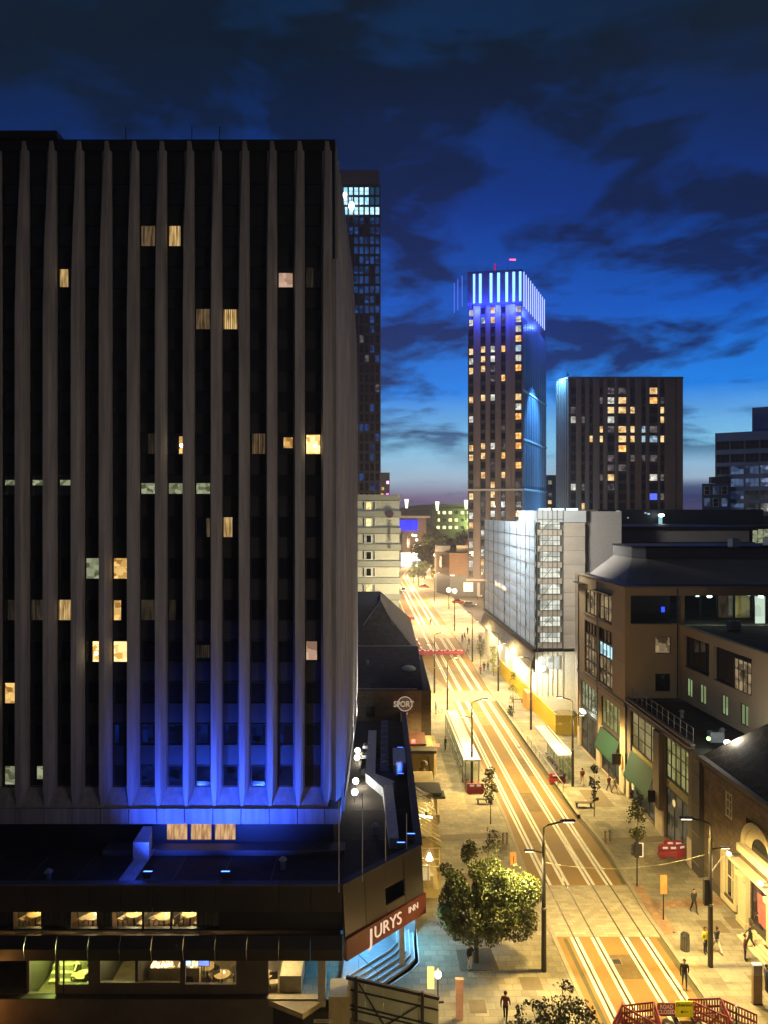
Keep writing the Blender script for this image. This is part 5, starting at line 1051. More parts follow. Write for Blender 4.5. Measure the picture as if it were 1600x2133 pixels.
for z0, z1, y0, y1 in ((.4, .7, 54.8, 56.8), (3.9, 4.25, 54.8, 56.8)): b = MB(); u1.bar(b, ay(y0), ay(y1), z0, z1, .0, .3); b.build('window_surround', cst, U)
for y0, y1 in ((54.7, 55.0), (56.6, 57.0)): b = MB(); u1.bar(b, ay(y0), ay(y1), .4, 4.2, .0, .22); b.build('window_surround', cst, U)
window(U, u1.pt(ay(55.8), 2.3, -.15), 1.6, 3.2, cst, None, u1.rz, 2, 2, .1); window(U, u1.pt(ay(56.1), 7.75, -.1), 1.0, 1.9, cst, lit_dd, u1.rz, 2, 3, .12)
window(U, u1.pt(ay(47), 6.4, -.2), 4, 2.4, dkf, None, u1.rz, 2, 2, .1)
window(U, u1.pt(ay(51.7), 2.3, -.2), 2.6, 3.8, dkf, glow('pub_glow', (.8, .4, .2), .3, 'vor', (.2, .08, .05), 1), u1.rz, 2, 1, .1)
tag(MB().quad(u1.pt(ay(50.6), 1.2, .02), u1.pt(ay(52.0), 1.2, .02), u1.pt(ay(52.0), 3.3, .02), u1.pt(ay(50.6), 3.3, .02)).build('poster', mat('pink_poster', (.55, .16, .15), .5, var=.6, scale=2.2)), 'swirly pink poster in the pub doorway', 'poster')
for k in range(4): b = MB(); u1.bar(b, ay(47.5), ay(52.2), .12, .5-.1*k, .0, .45+.32*k); b.build('step', cst, U)
b = MB(); u1.bar(b, ay(43), ay(60), .12, .9, .0, .12); b.build('plinth', mat('dark_plinth', (.09, .07, .045), .8), U)
q = u1.pt(ay(55.2), 4.9, .3); 
fl = thing('roof_floodlight', PY(1515, 1546, 60.5), 'dazzling white floodlight on the slate roof of the stone pub', 'floodlight'); MB().ball((0, 0, 0), .26, 12, 8, .8).build('lens', glow('white_blaze'), fl, False); MB().box(-.05, .05, .2, .5, -.6, .1).build('bracket', BLACK, fl, False)
q = PY(1515, 1546, 60.5); light('POINT', 'roof_flood', (q.x-.2, q.y-1.6, q.z+.9), 420, (.95, 1, .98), .15)
fl = thing('green_exit_light', PY(1476, 1538, 61.9), 'small green light on the wall behind the dark pillar', 'light'); MB().ball((0, 0, 0), .16, 10, 6).build('lens', glow('green_light', (.4, 1, .2), 6), fl, False); MB().box(-.04, .04, .1, .4, -.04, .04).build('bracket', BLACK, fl, False)

# ================================================================ STREET FURNITURE
lampm = mat('lamp_post_grey', (.045, .04, .035), .5, .3)
def lamppost(x, y, h, sgn, label, hi=True, low=True, power=1., zb=.12, k=1.0):
    """sgn: side the high arm reaches (+1 right); the low arm reaches the other way"""
    o = thing('street_lamp', (x, y, zb), label, 'street lamp', 'street lamps along the tramway')
    MB().cyl(0, 0, 0, h*.42, .15*k, 10, .135*k).build('lower_post', lampm, o, False)
    MB().cyl(0, 0, h*.42+.001, h*.86, .115*k, 10, .10*k).build('upper_post', lampm, o, False)
    MB().cyl(0, 0, h*.42-.06, h*.42+.06, .165*k, 10).build('collar', STEEL, o, False)
    L_ = 1.0*k
    MB().tube([(0, 0, h*.86), (0, 0, h*.955), (.25*sgn*L_, 0, h*.975), (1.05*sgn*L_, 0, h*.998)], .05*k, 8).build('high_arm', lampm, o, False)
    hd = MB(); hd.loft([[(.95*sgn*L_, -.13, h-.02), (.95*sgn*L_, .13, h-.02), (.95*sgn*L_, .13, h+.06), (.95*sgn*L_, -.13, h+.06)], [(1.75*sgn*L_, -.16, h+.0), (1.75*sgn*L_, .16, h+.0), (1.75*sgn*L_, .12, h+.10), (1.75*sgn*L_, -.12, h+.10)]]); hd.build('head', lampm, o, False)
    MB().box(*sorted((1.1*sgn*L_, 1.68*sgn*L_)), -.1, .1, h-.055, h-.03).build('lens', glow('lamp_lens', (1, .75, .4), 12), o, False)
    light('SPOT', 'lamp_or_fill_light', (x+1.4*sgn*L_, y, zb+h-.1), 8600*power, WARM, .22, (x+2.2*sgn, y-1.0, 0), 165, .4)
    if low:
        z = h*.80; MB().tube([(0, 0, z-.1), (-.7*sgn, 0, z+.02)], .04, 6).build('low_arm', lampm, o, False)
        hd = MB(); hd.loft([[(-.6*sgn, -.1, z), (-.6*sgn, .1, z), (-.6*sgn, .1, z+.08), (-.6*sgn, -.1, z+.08)], [(-1.3*sgn, -.12, z+.02), (-1.3*sgn, .12, z+.02), (-1.3*sgn, .09, z+.1), (-1.3*sgn, -.09, z+.1)]]); hd.build('low_head', lampm, o, False)
        MB().box(*sorted((-.7*sgn, -1.22*sgn)), -.08, .08, z-.02, z-.002).build('low_lens', glow('lamp_lens'), o, False)
        light('SPOT', 'lamp_or_fill_light', (x-1.0*sgn, y, zb+z-.1), 3600*power, YEL, .2, (x-1.6*sgn, y, 0), 160, .4)
    return o
def lampat(u, v, ub, sgn, h, label, **kw):
    q = P(u, v, .12); return lamppost(q.x, q.y, h, sgn, label, **kw)
lampat(1133, 2022, 0, 1, 9.75, 'tall twin-arm street lamp standing against the right side of the big leafy tree', k=1.15)
lampat(1480, 2013, 0, -1, 9.75, 'tall twin-arm street lamp in front of the stone pub, by the litter bin', k=1.15)
lampat(983, 1640, 0, 1, 9.6, 'twin-arm street lamp at the near end of the left tram shelter')
lampat(1193, 1638, 0, -1, 9.7, 'twin-arm street lamp at the near end of the right tram shelter')
lampat(1106, 1519, 0, -1, 10.0, 'twin-arm street lamp between the right tram shelter and the yellow hoarding')
lampat(932, 1478, 0, 1, 7.9, 'shorter twin-arm street lamp at the far end of the left tram shelter', k=.9)
lampat(1038, 1439, 0, -1, 9.9, 'twin-arm street lamp beside the young yellow-green trees on the right pavement')
lampat(905, 1443, 0, 1, 10.0, 'twin-arm street lamp on the left pavement in front of the red barrier row')
lampat(984, 1378, 0, -1, 10.0, 'street lamp at the corner beyond the red barrier row on the right', power=.9)
lampat(947, 1314, 0, -1, 10, 'slender street lamp on the far junction island', power=1.1, low=False)
lampat(905, 1256, 0, 1, 10, 'far street lamp in front of the brown corner shop', power=1.8, low=False)
lampat(862, 1215, 0, 1, 10, 'far street lamp where the tracks begin to curve', power=2.2, low=False)
for x, y, l_ in ((11.5, 18, 0), (22.8, 18, 0), (12.5, -14, 0), (23.5, -14, 0)):   # the same lamps carry on along the street behind the viewer
    lamppost(x, y, 9.7, 1 if x < 20 else -1, 'twin-arm street lamp toward the viewer, '+('left' if x < 20 else 'right')+' kerb, '+('nearer' if y < 0 else 'farther')+' one', power=.55)
for x, y, pw in ((9, 205, 17000), (14, 245, 17000), (10, 290, 24000), (14, 340, 30000), (20, 390, 30000), (23, 190, 13000), (26, 220, 13000), (28, 250, 11000)):
    light('POINT', 'far_lamp_light', (x, y, 9), pw*1.5, (1, .68, .36), .4)
lamppost(8.6, 26.5, 9.7, -1, 'added twin-arm street lamp out of view on the left pavement, nearer than the small dark tree', power=.42)  # unseen lamp added to brighten the grey hoarding and podium front
for n, (x, y, z, p, t_) in enumerate(((22, 8, 22, 13500, (-9, 49, 33)), (25, -6, 16, 6500, (-6, 49, 24)))):
    fo = thing('added_floodlight', (x, y, z), ('added unseen floodlight behind the viewer trained on the finned hotel, higher one', 'added unseen floodlight behind the viewer trained on the finned hotel, lower one')[n], 'floodlight', 'added floodlights behind the viewer'); MB().box(-.3, .3, -.1, .1, -.2, .2).build('housing', BLACK, fo, False); MB().box(-.03, .03, -.03, .03, -3, -.2).build('bracket', BLACK, fo, False)
    light('SPOT', 'facade_fill', (x-.3, y+.5, z), p*.92, (1, .86, .80), .4, t_, 62, 1)  # added unseen spots that lift the hotel fins
light('POINT', 'side_lamp_light', (-23.4, 41.6, 1.5), 130, AMBER, .2)
fg = thing('bracket_lamp', (-23.6, 41.2, 1.5), 'orange lamp on the hotel podium corner outside the left of the view', 'lamp'); MB().ball((0, 0, 0), .2).build('globe', glow('amber_globe', AMBER, 6), fg, False); MB().box(-.03, .03, 0, 2, -.03, .03).build('bracket', BLACK, fg, False)
# cyan light falling out from under the entrance canopy
light('SPOT', 'entrance_light', (1.4, 51.0, 3.9), 1500, CYAN, .3, (4.5, 52.0, 0), 130, .9)
light('POINT', 'entrance_light', (-1.4, 48.8, 3.4), 600, (.10, .5, 1), .3)
light('SPOT', 'entrance_light', (2.6, 49.4, 3.8), 500, (.55, .85, 1), .3, (5.2, 48.5, 0), 120, 1)
el_ = thing('canopy_downlight', (-.2, 49.5, 3.93), 'round bluish downlight under the hotel entrance canopy', 'downlight'); MB().cyl(0, 0, 0, .04, .18, 16).build('lens', glow('cyan_lens', (.3, .8, 1), 5), el_, False); MB().cyl(0, 0, .0, .05, .22, 16).build('trim', STEEL, el_, False)
# uplights on shopfronts right: wall lamps of pub
for y, l_ in ((54.3, 'far'), (50, 'near')):
    q = u1.pt(ay(y), 4.9, .9); o = thing('pub_wall_lamp', q, 'small wall lamp over the cream pub doorway, '+l_+' one', 'lamp', 'wall lamps on the stone pub'); MB().box(-.12, .12, -.12, .12, -.1, .1).build('head', glow('pub_lamp', (1, .9, .6), 6), o, False); MB().box(0, .9, -.02, .02, -.02, .02).build('arm', BLACK, o, False)
    light('SPOT', 'pub_lamp_light', (q.x-.1, q.y, q.z), 260, YEL, .1, (q.x+.2, q.y+.2, 0), 150, .6)

rp_ = [mat('road_repair_a', (.15, .10, .04), .85, var=.3, scale=1.5), mat('road_repair_b', (.29, .19, .07), .8, var=.25, scale=1.5)]
for n, (t, s, w_, l_) in enumerate(((17.3, 47.5, 1.5, 2.6), (15.5, 63, .9, 4.5), (17.2, 74, 1.4, 5), (19.05, 66, .8, 3), (13.95+.5, 90, .5, 8), (17.4, 104, 1.4, 7), (15.5, 112, .9, 4), (17.3, 131, 1.4, 6), (19.05, 84, .8, 6))):
    patch('road_repair', rp_[n % 2], [S(t-w_/2, s), S(t+w_/2, s), S(t+w_/2+.06, s+l_), S(t-w_/2, s+l_)], 0, .004)
for n, (t, s, w_, l_) in enumerate(((8.5, 58, 2.4, 3.2), (11.5, 61, 1.4, 2.0), (24.5, 62.5, 2.2, 2.4), (25.2, 52.5, 1.8, 1.6), (23.8, 47, 1.7, 2.2), (9, 74, 3, 4), (24.3, 75, 2.4, 4.5), (23.2, 88, 1.4, 8), (7.5, 47.5, 1.6, 1.5), (10.6, 46.2, 1.3, 1.3))):
    patch('paving_patch', (dkp, kerbm, mat('warm_paving', (.40, .33, .20), .8, var=.3, brick=(.45, .3, .02)))[n % 3], [S(t-w_/2, s), S(t+w_/2, s), S(t+w_/2, s+l_), S(t-w_/2, s+l_)], .12, .1245)
# tram shelters
shm = mat('shelter_frame', (.45, .43, .38), .4, .3); rfm = mat('white_shelter_roof', (.80, .78, .72), .45, var=.05); shg = glassm('shelter_glass', (.80, .84, .78), .05)
def shelter(x0, x1, y0, y1, h, back, label, zb=.12):
    o = thing('tram_shelter', ((x0+x1)/2, y0, zb), label, 'tram shelter', 'tram shelters either side of the tracks'); sk = lambda x, y: (x-.0275*(y-y0), y)
    def bx(xa, xb, ya, yb, za, zb_, n, m): MB().prism([sk(xa, ya), sk(xb, ya), sk(xb, yb), sk(xa, yb)], za, zb_).build(n, m, o)
    bx(x0, x1, y0, y1, h, h+.16, 'roof', rfm); bx(x0+.22, x0+.34, y0+.1, y1-.1, h+.165, h+.20, 'roof_gutter', BLACK) if back < 0 else bx(x1-.34, x1-.22, y0+.1, y1-.1, h+.165, h+.2, 'roof_gutter', BLACK)
    bx(x0+.1, x1-.1, y0+.3, y1-.3, h-.08, h-.02, 'strip_light', glow('shelter_light', (1, .95, .8), 1.6))
    xb = x0+.15 if back < 0 else x1-.15; n = 8
    for k in range(n+1): y = y0+.2+(y1-y0-.4)*k/n; bx(xb-.05, xb+.05, y-.05, y+.05, zb, h, 'post', shm)
    for k in range(n): ya = y0+.3+(y1-y0-.4)*k/n; bx(xb-.01, xb+.01, ya, ya+(y1-y0-.4)/n-.2, zb+.25, h-.3, 'glass_panel', shg)
    bx(xb-.03, xb+.03, y0+.2, y1-.2, h*.52, h*.52+.06, 'rail', shm)
    bx(x0+.2, x1-.2, y0+.2, y0+.24, zb+.25, h-.3, 'end_glass', shg); bx(x0+.1, x0+.2, y0+.1, y0+.2, zb, h, 'post', shm); bx(x1-.2, x1-.1, y0+.1, y0+.2, zb, h, 'post', shm)
    for k in range(4): y = y0+2+(y1-y0-4)*k/3.5; s_ = -back; bx(xb+s_*.25, xb+s_*.65, y, y+1.5, zb+.42, zb+.48, 'bench', BLACK); bx(xb+s_*.4, xb+s_*.5, y+.7, y+.8, zb, zb+.42, 'bench_leg', BLACK)
    return o
shelter(8.62, 10.35, 79.3, 99, 3.25, -1, 'long white-roofed tram shelter on the left platform beside the hotel pavement')
shelter(19.05, 20.15+.6, 81, 92, 3.25, 1, 'shorter white-roofed tram shelter on the right platform by the yellow hoarding')
for x, y, n_ in ((10, 82, 5), (9.4, 95, 5), (19.6, 84, 4), (19.4, 89, 4)): light('POINT', 'shelter_lamp', (x-.2, y, 2.9), 60, (1, .9, .65), .3)
rl = thing('platform_railing', (18.9, 84, .12), 'low steel and glass railing along the back of the right platform', 'railing')
for k in range(9): q = S(21.05, 78+k*2.1); MB().cyl(q[0], q[1], .12, 1.3, .04, 6).build('post', shm, rl)
a_, b_ = S(21.05, 78), S(21.05, 94.8); MB().tube([(a_[0], a_[1], 1.3), (b_[0], b_[1], 1.3)], .04, 6).build('rail', shm, rl)

# red plastic barriers
redb = mat('red_plastic', (.36, .03, .045), .45, var=.2, scale=3); whb = mat('white_reflector', (.8, .75, .7), .4, emit=(1, .9, .85), es=.25)
def barrier_proto(w=1.8):
    o = thing('water_barrier', (0, 0, 0), 'x', 'barrier', 'red water-filled barriers')
    MB().loft([[(-w/2, -.25, .12), (w/2, -.25, .12), (w/2, .25, .12), (-w/2, .25, .12)], [(-w/2, -.2, .35), (w/2, -.2, .35), (w/2, .2, .35), (-w/2, .2, .35)], [(-w/2+.05, -.12, .55), (w/2-.05, -.12, .55), (w/2-.05, .12, .55), (-w/2+.05, .12, .55)], [(-w/2, -.14, .75), (w/2, -.14, .75), (w/2, .14, .75), (-w/2, .14, .75)], [(-w/2+.05, -.1, 1.05), (w/2-.05, -.1, 1.05), (w/2-.05, .1, 1.05), (-w/2+.05, .1, 1.05)]]).build('body', redb, o, False)
    for sx_ in (-.35, .35): MB().box(sx_-.22, sx_+.22, -.165, -.13, .78, .95).build('reflector', whb, o, False)
    for sx_ in (-.6, .6): MB().box(sx_-.2, sx_+.2, -.28, .28, 0, .119).build('foot', redb, o, False)
    return o
wb = barrier_proto()
for (u, v), l_ in (((990, 1652), 'single red water-filled barrier at the near end of the left tram shelter'), ((1161, 1630), 'single red water-filled barrier at the near end of the right tram shelter')):
    q = P(u, v, .12); place(wb, q, .05, l_)
q = P(1410, 1785, .12)
for dx, dy, r_ in ((-.7, 0, 0), (.75, .25, 20), (.1, .9, -5)): place(wb, (q.x+dx, q.y+dy, .12), R(r_), {-.7: 'red water-filled barrier left of the cluster against the wall below the low shop range', .75: 'red water-filled barrier at the right of the cluster below the dark pillar', .1: 'red water-filled barrier at the back of the cluster below the low shop range'}[dx])
for k in range(6): x, y = S(11.5+k*1.75, 155.5); place(wb, (x, y, .01), .03*(k % 2), 'red water-filled barrier in the row closing the far tram tracks, '+ORD[k]+' from the left', 'red barriers closing the far tram tracks')
for k in range(7): x, y = S(12.3-.12*k, 158+k*5); place(wb, (x, y, .01), R(88), 'red water-filled barrier between the two far carriageways, '+ORD[k]+' going away', 'red barriers between the carriageways')
for k in range(3): x, y = S(9.5+k*1.9, 206); place(wb, (x, y, .01), 0, 'red water-filled barrier across the far left carriageway, '+ORD[k]+' from the left', 'red barriers across the far carriageway')
kill(wb)
# slatted pedestrian barriers and road-closed boards
pb = thing('slatted_barrier', (0, 0, 0), 'x', 'barrier', 'red slatted barriers closing the road'); redd = mat('red_slat', (.22, .025, .028), .5, var=.2)
w = 2.0
for z0, z1 in ((.08, .18), (.47, .60), (.92, 1.02)): MB().box(-w/2, w/2, -.025, .025, z0, z1).build('rail', redd, pb, False)
for x in (-w/2, w/2-.06): MB().box(x, x+.06, -.03, .03, .181, 1.03).build('end_post', redd, pb, False)
for row in ((.18, .469), (.601, .919)):
    for k in range(11): x = -w/2+.17+k*.165; MB().box(x-.035, x+.035, -.015, .015, *row).build('slat', redd, pb, False)
for x in (-.7, .7): MB().box(x-.05, x+.05, -.35, .35, 0, .079).build('foot', redd, pb, False)
BL = [((13.4, 43.05), (14.1, 44.15)), ((14.2, 44.2), (16.1, 44.5)), ((18.35, 44.75), (20.2, 44.85)), ((20.3, 44.75), (21.7, 43.4)), ((14.3, 44.1), (15.6, 42.6)), ((18.5, 44.6), (19.9, 43.2)), ((16.2, 44.45), (15.9, 42.5)), ((20.3, 44.7), (20.0, 42.8))]
BN = ['leftmost, angled toward the tree', 'left of the ROAD CLOSED board', 'right of the yellow diversion board', 'rightmost, angled toward the pavement', 'bracing inward from the left corner', 'bracing inward beside the yellow board', 'running back beside the ROAD CLOSED board', 'running back at the right corner']
BL = [((a[0]-.2, a[1]-.75), (b_[0]-.2, b_[1]-.75)) for a, b_ in BL]
for (a_, b_), l_ in zip(BL, BN):
    ln2 = math.hypot(b_[0]-a_[0], b_[1]-a_[1]); o = place(pb, ((a_[0]+b_[0])/2, (a_[1]+b_[1])/2, .01), math.atan2(b_[1]-a_[1], b_[0]-a_[0]), 'red slatted plastic barrier closing the road, '+l_)
kill(pb)
o = thing('road_closed_board', (16.65, 43.6, .01), 'red board reading ROAD CLOSED propped among the slatted barriers', 'sign')
MB().box(-.52, .52, -.03, .03, .28, 1.05).build('board', mat('board_red', (.36, .05, .035), .5), o, False)
ltm = mat('reflective_lettering', (.85, .55, .40), .5, emit=(1, .6, .4), es=.2)
for t_, z in (('ROAD', .83), ('CLOSED', .52)): link('lettering', textmesh(t_, .34, .005, ltm, bold=.008, sx=.82), o, (0, -.042, z))
for x in (-.45, .45): MB().box(x-.03, x+.03, -.2, .25, 0, .27).build('foot', BLACK, o, False)
o = thing('diversion_board', (17.72, 43.65, .01), 'yellow board reading Diversion with a black arrow pointing left', 'sign')
MB().box(-.52, .52, -.03, .03, .18, 1.10).build('board', mat('board_yellow', (.85, .68, .02), .45, emit=(1, .85, .0), es=.12), o, False)
link('lettering', textmesh('Diversion', .25, .005, BLACK, bold=.006), o, (0, -.042, .90))
MB().loft([[(-.25, -.045, .5), (-.1, -.045, .4), (-.1, -.045, .6)], [(-.25, -.04, .5), (-.1, -.04, .4), (-.1, -.04, .6)]]).box(-.1, .22, -.045, -.04, .48, .52).build('arrow', BLACK, o, False)
for x in (-.45, .45): MB().box(x-.03, x+.03, -.2, .25, 0, .17).build('foot', BLACK, o, False)
sb_ = mat('sandbag', (.55, .47, .36), .9, var=.2)
for n, (x, y) in enumerate(((15.0, 43.5), (15.5, 43.9), (16.6, 43.3), (19.1, 43.7))): o = thing('sandbag', (x, y, 0), 'pale sandbag weighing down the road barriers, '+('far left', 'second from the left', 'below the ROAD CLOSED board', 'below the right barrier')[n], 'sandbag', 'sandbags at the road barriers'); MB().ball((0, 0, .1), .3, 10, 6, .4).build('bag', sb_, o, False); MB().cyl(.28, 0, .08, .16, .05, 6).build('tied_neck', sb_, o, False)
# signals, signs, totems, bins
q = P(1327, 1846, .12); o = thing('traffic_signal', q, 'traffic signal with white-edged backing board seen from behind on the right kerb', 'traffic signal')
MB().cyl(0, 0, 0, 3.5, .055, 8).build('post', BLACK, o, False); MB().box(-.2, .12, -.15, .15, 2.35, 3.5).build('head', BLACK, o, False)
MB().box(.1, .5, -.02, .02, 2.35, 3.5).build('backing_board', BLACK, o, False)
b = MB(); b.box(.1, .5, -.03, -.021, 3.42, 3.5); b.box(.1, .5, -.03, -.021, 2.35, 2.43); b.box(.42, .5, -.03, -.021, 2.431, 3.419); b.box(.06, .1, -.03, .02, 2.36, 3.5); b.build('white_edge', whb, o, False)
for z in (3.25, 2.95, 2.65): MB().ball((-.34, .0, z), .16, 8, 6).build('hood', BLACK, o, False)
q = P(1382, 1915, .12); o = thing('temporary_sign', q, 'orange temporary sign panel on a dark post on the right pavement', 'sign')
MB().cyl(0, 0, 0, 1.9, .05, 8).build('post', BLACK, o, False); MB().box(-.22, .25, -.04, .04, 1.9, 3.25).build('panel', mat('orange_panel', (.75, .22, .05), .5, emit=(1, .3, .08), es=.15), o, False)
q = P(1427, 1978, .12); o = thing('litter_bin', q, 'round slatted metal litter bin with black lid between the sign and the lamp post', 'litter bin')
MB().cyl(0, 0, .02, 1.02, .25, 18).build('liner', mat('bin_liner', (.12, .1, .07), .5), o, False)
for k in range(14): a_ = 2*math.pi*k/14; MB().box(math.cos(a_)*.27-.025, math.cos(a_)*.27+.025, math.sin(a_)*.27-.025, math.sin(a_)*.27+.025, .05, 1.0).build('slat', STEEL, o, False)
MB().cyl(0, 0, 1.03, 1.14, .30, 18, .22).build('lid', BLACK, o, False); MB().cyl(0, 0, 0, .05, .3, 18).build('base', BLACK, o, False)
q = P(1577, 2090, .12); o = thing('information_totem', q, 'grey-brown slab totem with pale cap on the right pavement near the barriers', 'totem')
MB().box(-.27, .27, -.12, .12, 0, 1.75).build('slab', mat('totem_brown', (.26, .17, .09), .5), o, False); MB().box(-.27, .27, -.12, .12, 1.751, 2.35).build('upper_panel', mat('totem_grey', (.30, .25, .24), .4), o, False); MB().box(-.28, .28, -.13, .13, 2.351, 2.42).build('cap', whb, o, False); MB().box(-.3, .3, -.15, .15, -.0, .05).build('foot', BLACK, o, False)
q = Vector((4.45, 43.6, .12)); o = thing('pink_totem', q, 'tall salmon-pink slab totem on the left pavement by the lantern', 'totem')
MB().box(-.22, .22, -.1, .1, 0, 2.3).build('slab', mat('totem_pink', (.62, .36, .24), .6, emit=(1, .45, .25), es=.10), o, False); MB().box(-.24, .24, -.12, .12, 2.301, 2.36).build('cap', mat('totem_cap', (.7, .5, .35), .5), o, False)
q = Vector((20.45, 42.9, .12)); o = thing('bollard', q, 'thin dark bollard with bright top right of the road barriers', 'bollard'); MB().cyl(0, 0, 0, 1.15, .05, 8).build('post', BLACK, o, False); MB().ball((0, 0, 1.2), .06, 8, 6).build('cap', whb, o, False)
bol = thing('bollard', (0, 0, 0), 'x', 'bollard', 'stub bollards by the kerbs'); MB().cyl(0, 0, 0, .95, .09, 10).build('post', mat('bollard_steel', (.2, .17, .12), .5), bol, False); MB().cyl(0, 0, .951, 1.0, .10, 10).build('cap', BLACK, bol, False)
for (u, v), l_ in (((1261, 1754), 'stub bollard on the dark band by the right kerb, left of the pair'), ((1270, 1752), 'stub bollard on the dark band by the right kerb, right of the pair'), ((1048, 1758), 'stub bollard by the left kerb beyond the big tree, left of the pair'), ((1056, 1757), 'stub bollard by the left kerb beyond the big tree, right of the pair')): place(bol, P(u, v, .12), 0, l_)
kill(bol)
bn = thing('bench', (0, 0, 0), 'x', 'bench', 'backless benches on the pavements'); 
for k in range(4): MB().box(-.9, .9, -.22+k*.11, -.13+k*.11, .42, .47).build('slat', mat('bench_wood', (.09, .065, .035), .7), bn, False)
for x in (-.7, .7): MB().box(x-.04, x+.04, -.2, .2, 0, .419).build('leg', BLACK, bn, False)
for (u, v), l_ in (((1216, 1680), 'backless bench beside the sapling on the right pavement'), ((1010, 1673), 'backless bench by the thin sapling past the left shelter'), ((1078, 1462), 'backless bench on the right platform beyond the near crossing')): place(bn, P(u, v, .12), 0, l_)
kill(bn)
# waste box on lamp post by the pub, orange signal by tree
q = P(1480, 2013, .12); tag(MB().box(q.x-.45, q.x-.17, q.y-.15, q.y+.15, 4.2, 5.9).build('control_box', BLACK), 'slim black control box strapped to the lamp post in front of the pub', 'box')
q = P(1088, 1880, .12); o = thing('orange_sign', (9.9, 56.5, .12), 'orange sign disc on a pole just above the lit edge of the big tree', 'sign'); MB().cyl(0, 0, 0, 3.6, .05, 8).build('post', BLACK, o, False); MB().box(-.25, .2, -.03, .03, 2.9, 3.9).build('panel', mat('orange_panel'), o, False)
# lantern with glowing globe at the end of the hoarding
o = thing('globe_lantern', (3.15, 43.2, .12), 'old-style post lantern with glowing orange-white globe beside the grey hoarding', 'lantern')
MB().cyl(0, 0, 0, 2.55, .045, 8).build('post', BLACK, o, False); MB().ball((0, 0, 2.85), .2, 12, 8).build('globe', glow('lantern_globe', (1, .72, .35), 22), o, False); MB().cyl(0, 0, 3.06, 3.3, .1, 8, .02).build('finial', BLACK, o, False)
MB().tube([(-.3, 0, 1.2), (.35, 0, 1.25)], .06, 6).build('crossbar', BLACK, o, False)
light('POINT', 'lantern_light', (3.15, 43.0, 3.25), 150, (1, .55, .2), .15)
tag(MB().box(2.55, 2.95, 43.4, 43.6, 2.0, 3.2).build('lit_notice_case', glow('notice_case', (1, .72, .2), 1.6)), 'yellow lit notice case beside the globe lantern', 'notice case')
# grey hoarding with timber frame
o = thing('grey_hoarding', (0, 42.8, 0), 'grey-green site hoarding with dark timber frame and braces in front of the hotel steps', 'hoarding')
hf = Fac((-2.15, 43.75), (3.1, 41.9)); hm = mat('hoarding_grey', (.55, .56, .44), .7, var=.1, scale=.8)
for k in range(5): b = MB(); hf.bar(b, .02+k*1.11, .02+(k+1)*1.11-.02, 0, 2.5, -.04, 0); b.build('panel', hm, o)
tbr = mat('dark_timber', (.05, .04, .035), .8)
b = MB(); hf.bar(b, -.05, hf.len+.05, 2.42, 2.6, .0, .16); b.build('top_rail', tbr, o)
for z in (1.75, .85, .6): b = MB(); hf.bar(b, 0, hf.len, z, z+.07, .0, .08); b.build('rail', tbr, o)
for a_ in (.6, 4.65): b = MB(); hf.bar(b, a_-.08, a_+.08, 0, 2.72, .10, .25); b.build('post', tbr, o)
for (a0, z0), (a1, z1) in (((.75, 2.35), (2.3, .3)), ((2.5, .3), (4.5, 1.9))): b = MB(); b.tube([hf.pt(a0, z0, .12), hf.pt(a1, z1, .12)], .04, 5); b.build('brace', tbr, o)
# span wires
wm = mat('span_wire', (.35, .32, .25), .4, emit=(1, .85, .55), es=.0)
def wire(a, b_, sagz, label):
    a, b_ = Vector(a), Vector(b_); pts = []
    for k in range(9): t = k/8; p = a.lerp(b_, t); p.z -= sagz*4*t*(1-t); pts.append(p)
    tag(MB().tube(pts, .007, 5).build('span_wire', wm), label, 'wire', 'span wires over the tracks')
qa, qb = P(1133, 2022, .12), P(1480, 2013, .12)
wire((qa.x, qa.y, 7.2), (qb.x, qb.y, 7.6), .7, 'pale span wire strung between the two nearest lamp posts')
wire((qb.x, qb.y, 6.3), (26.2, 55, 6.0), .1, 'pale span wire from the near right lamp post to the stone pub')
qa, qb = P(983, 1640, .12), P(1193, 1638, .12); wire((qa.x, qa.y, 7.2), (qb.x, qb.y, 7.2), .5, 'pale span wire between the lamp posts at the shelters')
qa, qb = P(932, 1478, .12), P(1106, 1519, .12); wire((qa.x, qa.y, 6.5), (qb.x, qb.y, 6.9), .5, 'pale span wire between the lamp posts beyond the shelters')
# far traffic
def car(x, y, rz, paint, label, scl=1.):
    o = thing('parked_car', (x, y, .0), label, 'car', 'cars on the far street', rz); pm_ = mat('paint_'+paint, {'red': (.25, .02, .03), 'dark': (.03, .03, .035), 'white': (.6, .6, .58)}[paint], .3, .2, var=.1)
    rings = [[(-.85, yy, .3), (.85, yy, .3), (.88, yy, z*.6), (.75, yy, z), (-.75, yy, z), (-.88, yy, z*.6)] for yy, z in ((-2.1, .62), (-1.9, .75), (-.9, .85), (1.1, .9), (1.9, .85), (2.1, .6))]
    MB().loft(rings).build('body', pm_, o, False)
    MB().loft([[(-.75, yy, .86), (.75, yy, .86), (w_, yy+dy, z), (-w_, yy+dy, z)] for yy, dy, w_, z in ((-1.0, 0, .74, .88), (-.3, 0, .58, 1.42), (.9, 0, .58, 1.42), (1.6, 0, .72, .9))]).build('cabin', DARKGLASS, o, False)
    for sx_ in (-.8, .8):
        for yy in (-1.3, 1.3): w_ = MB(); w_.tube([(sx_-.1, yy, .32), (sx_+.1, yy, .32)], .32, 12); w_.build('wheel', BLACK, o, False)
    for sx_ in (-.6, .6): MB().box(sx_-.15, sx_+.15, -2.14, -2.09, .55, .68).build('headlight', glow('headlight', (1, .95, .8), 6), o, False); MB().box(sx_-.15, sx_+.15, 2.09, 2.14, .6, .72).build('tail_light', glow('taillight', (1, .05, .03), 3), o, False)
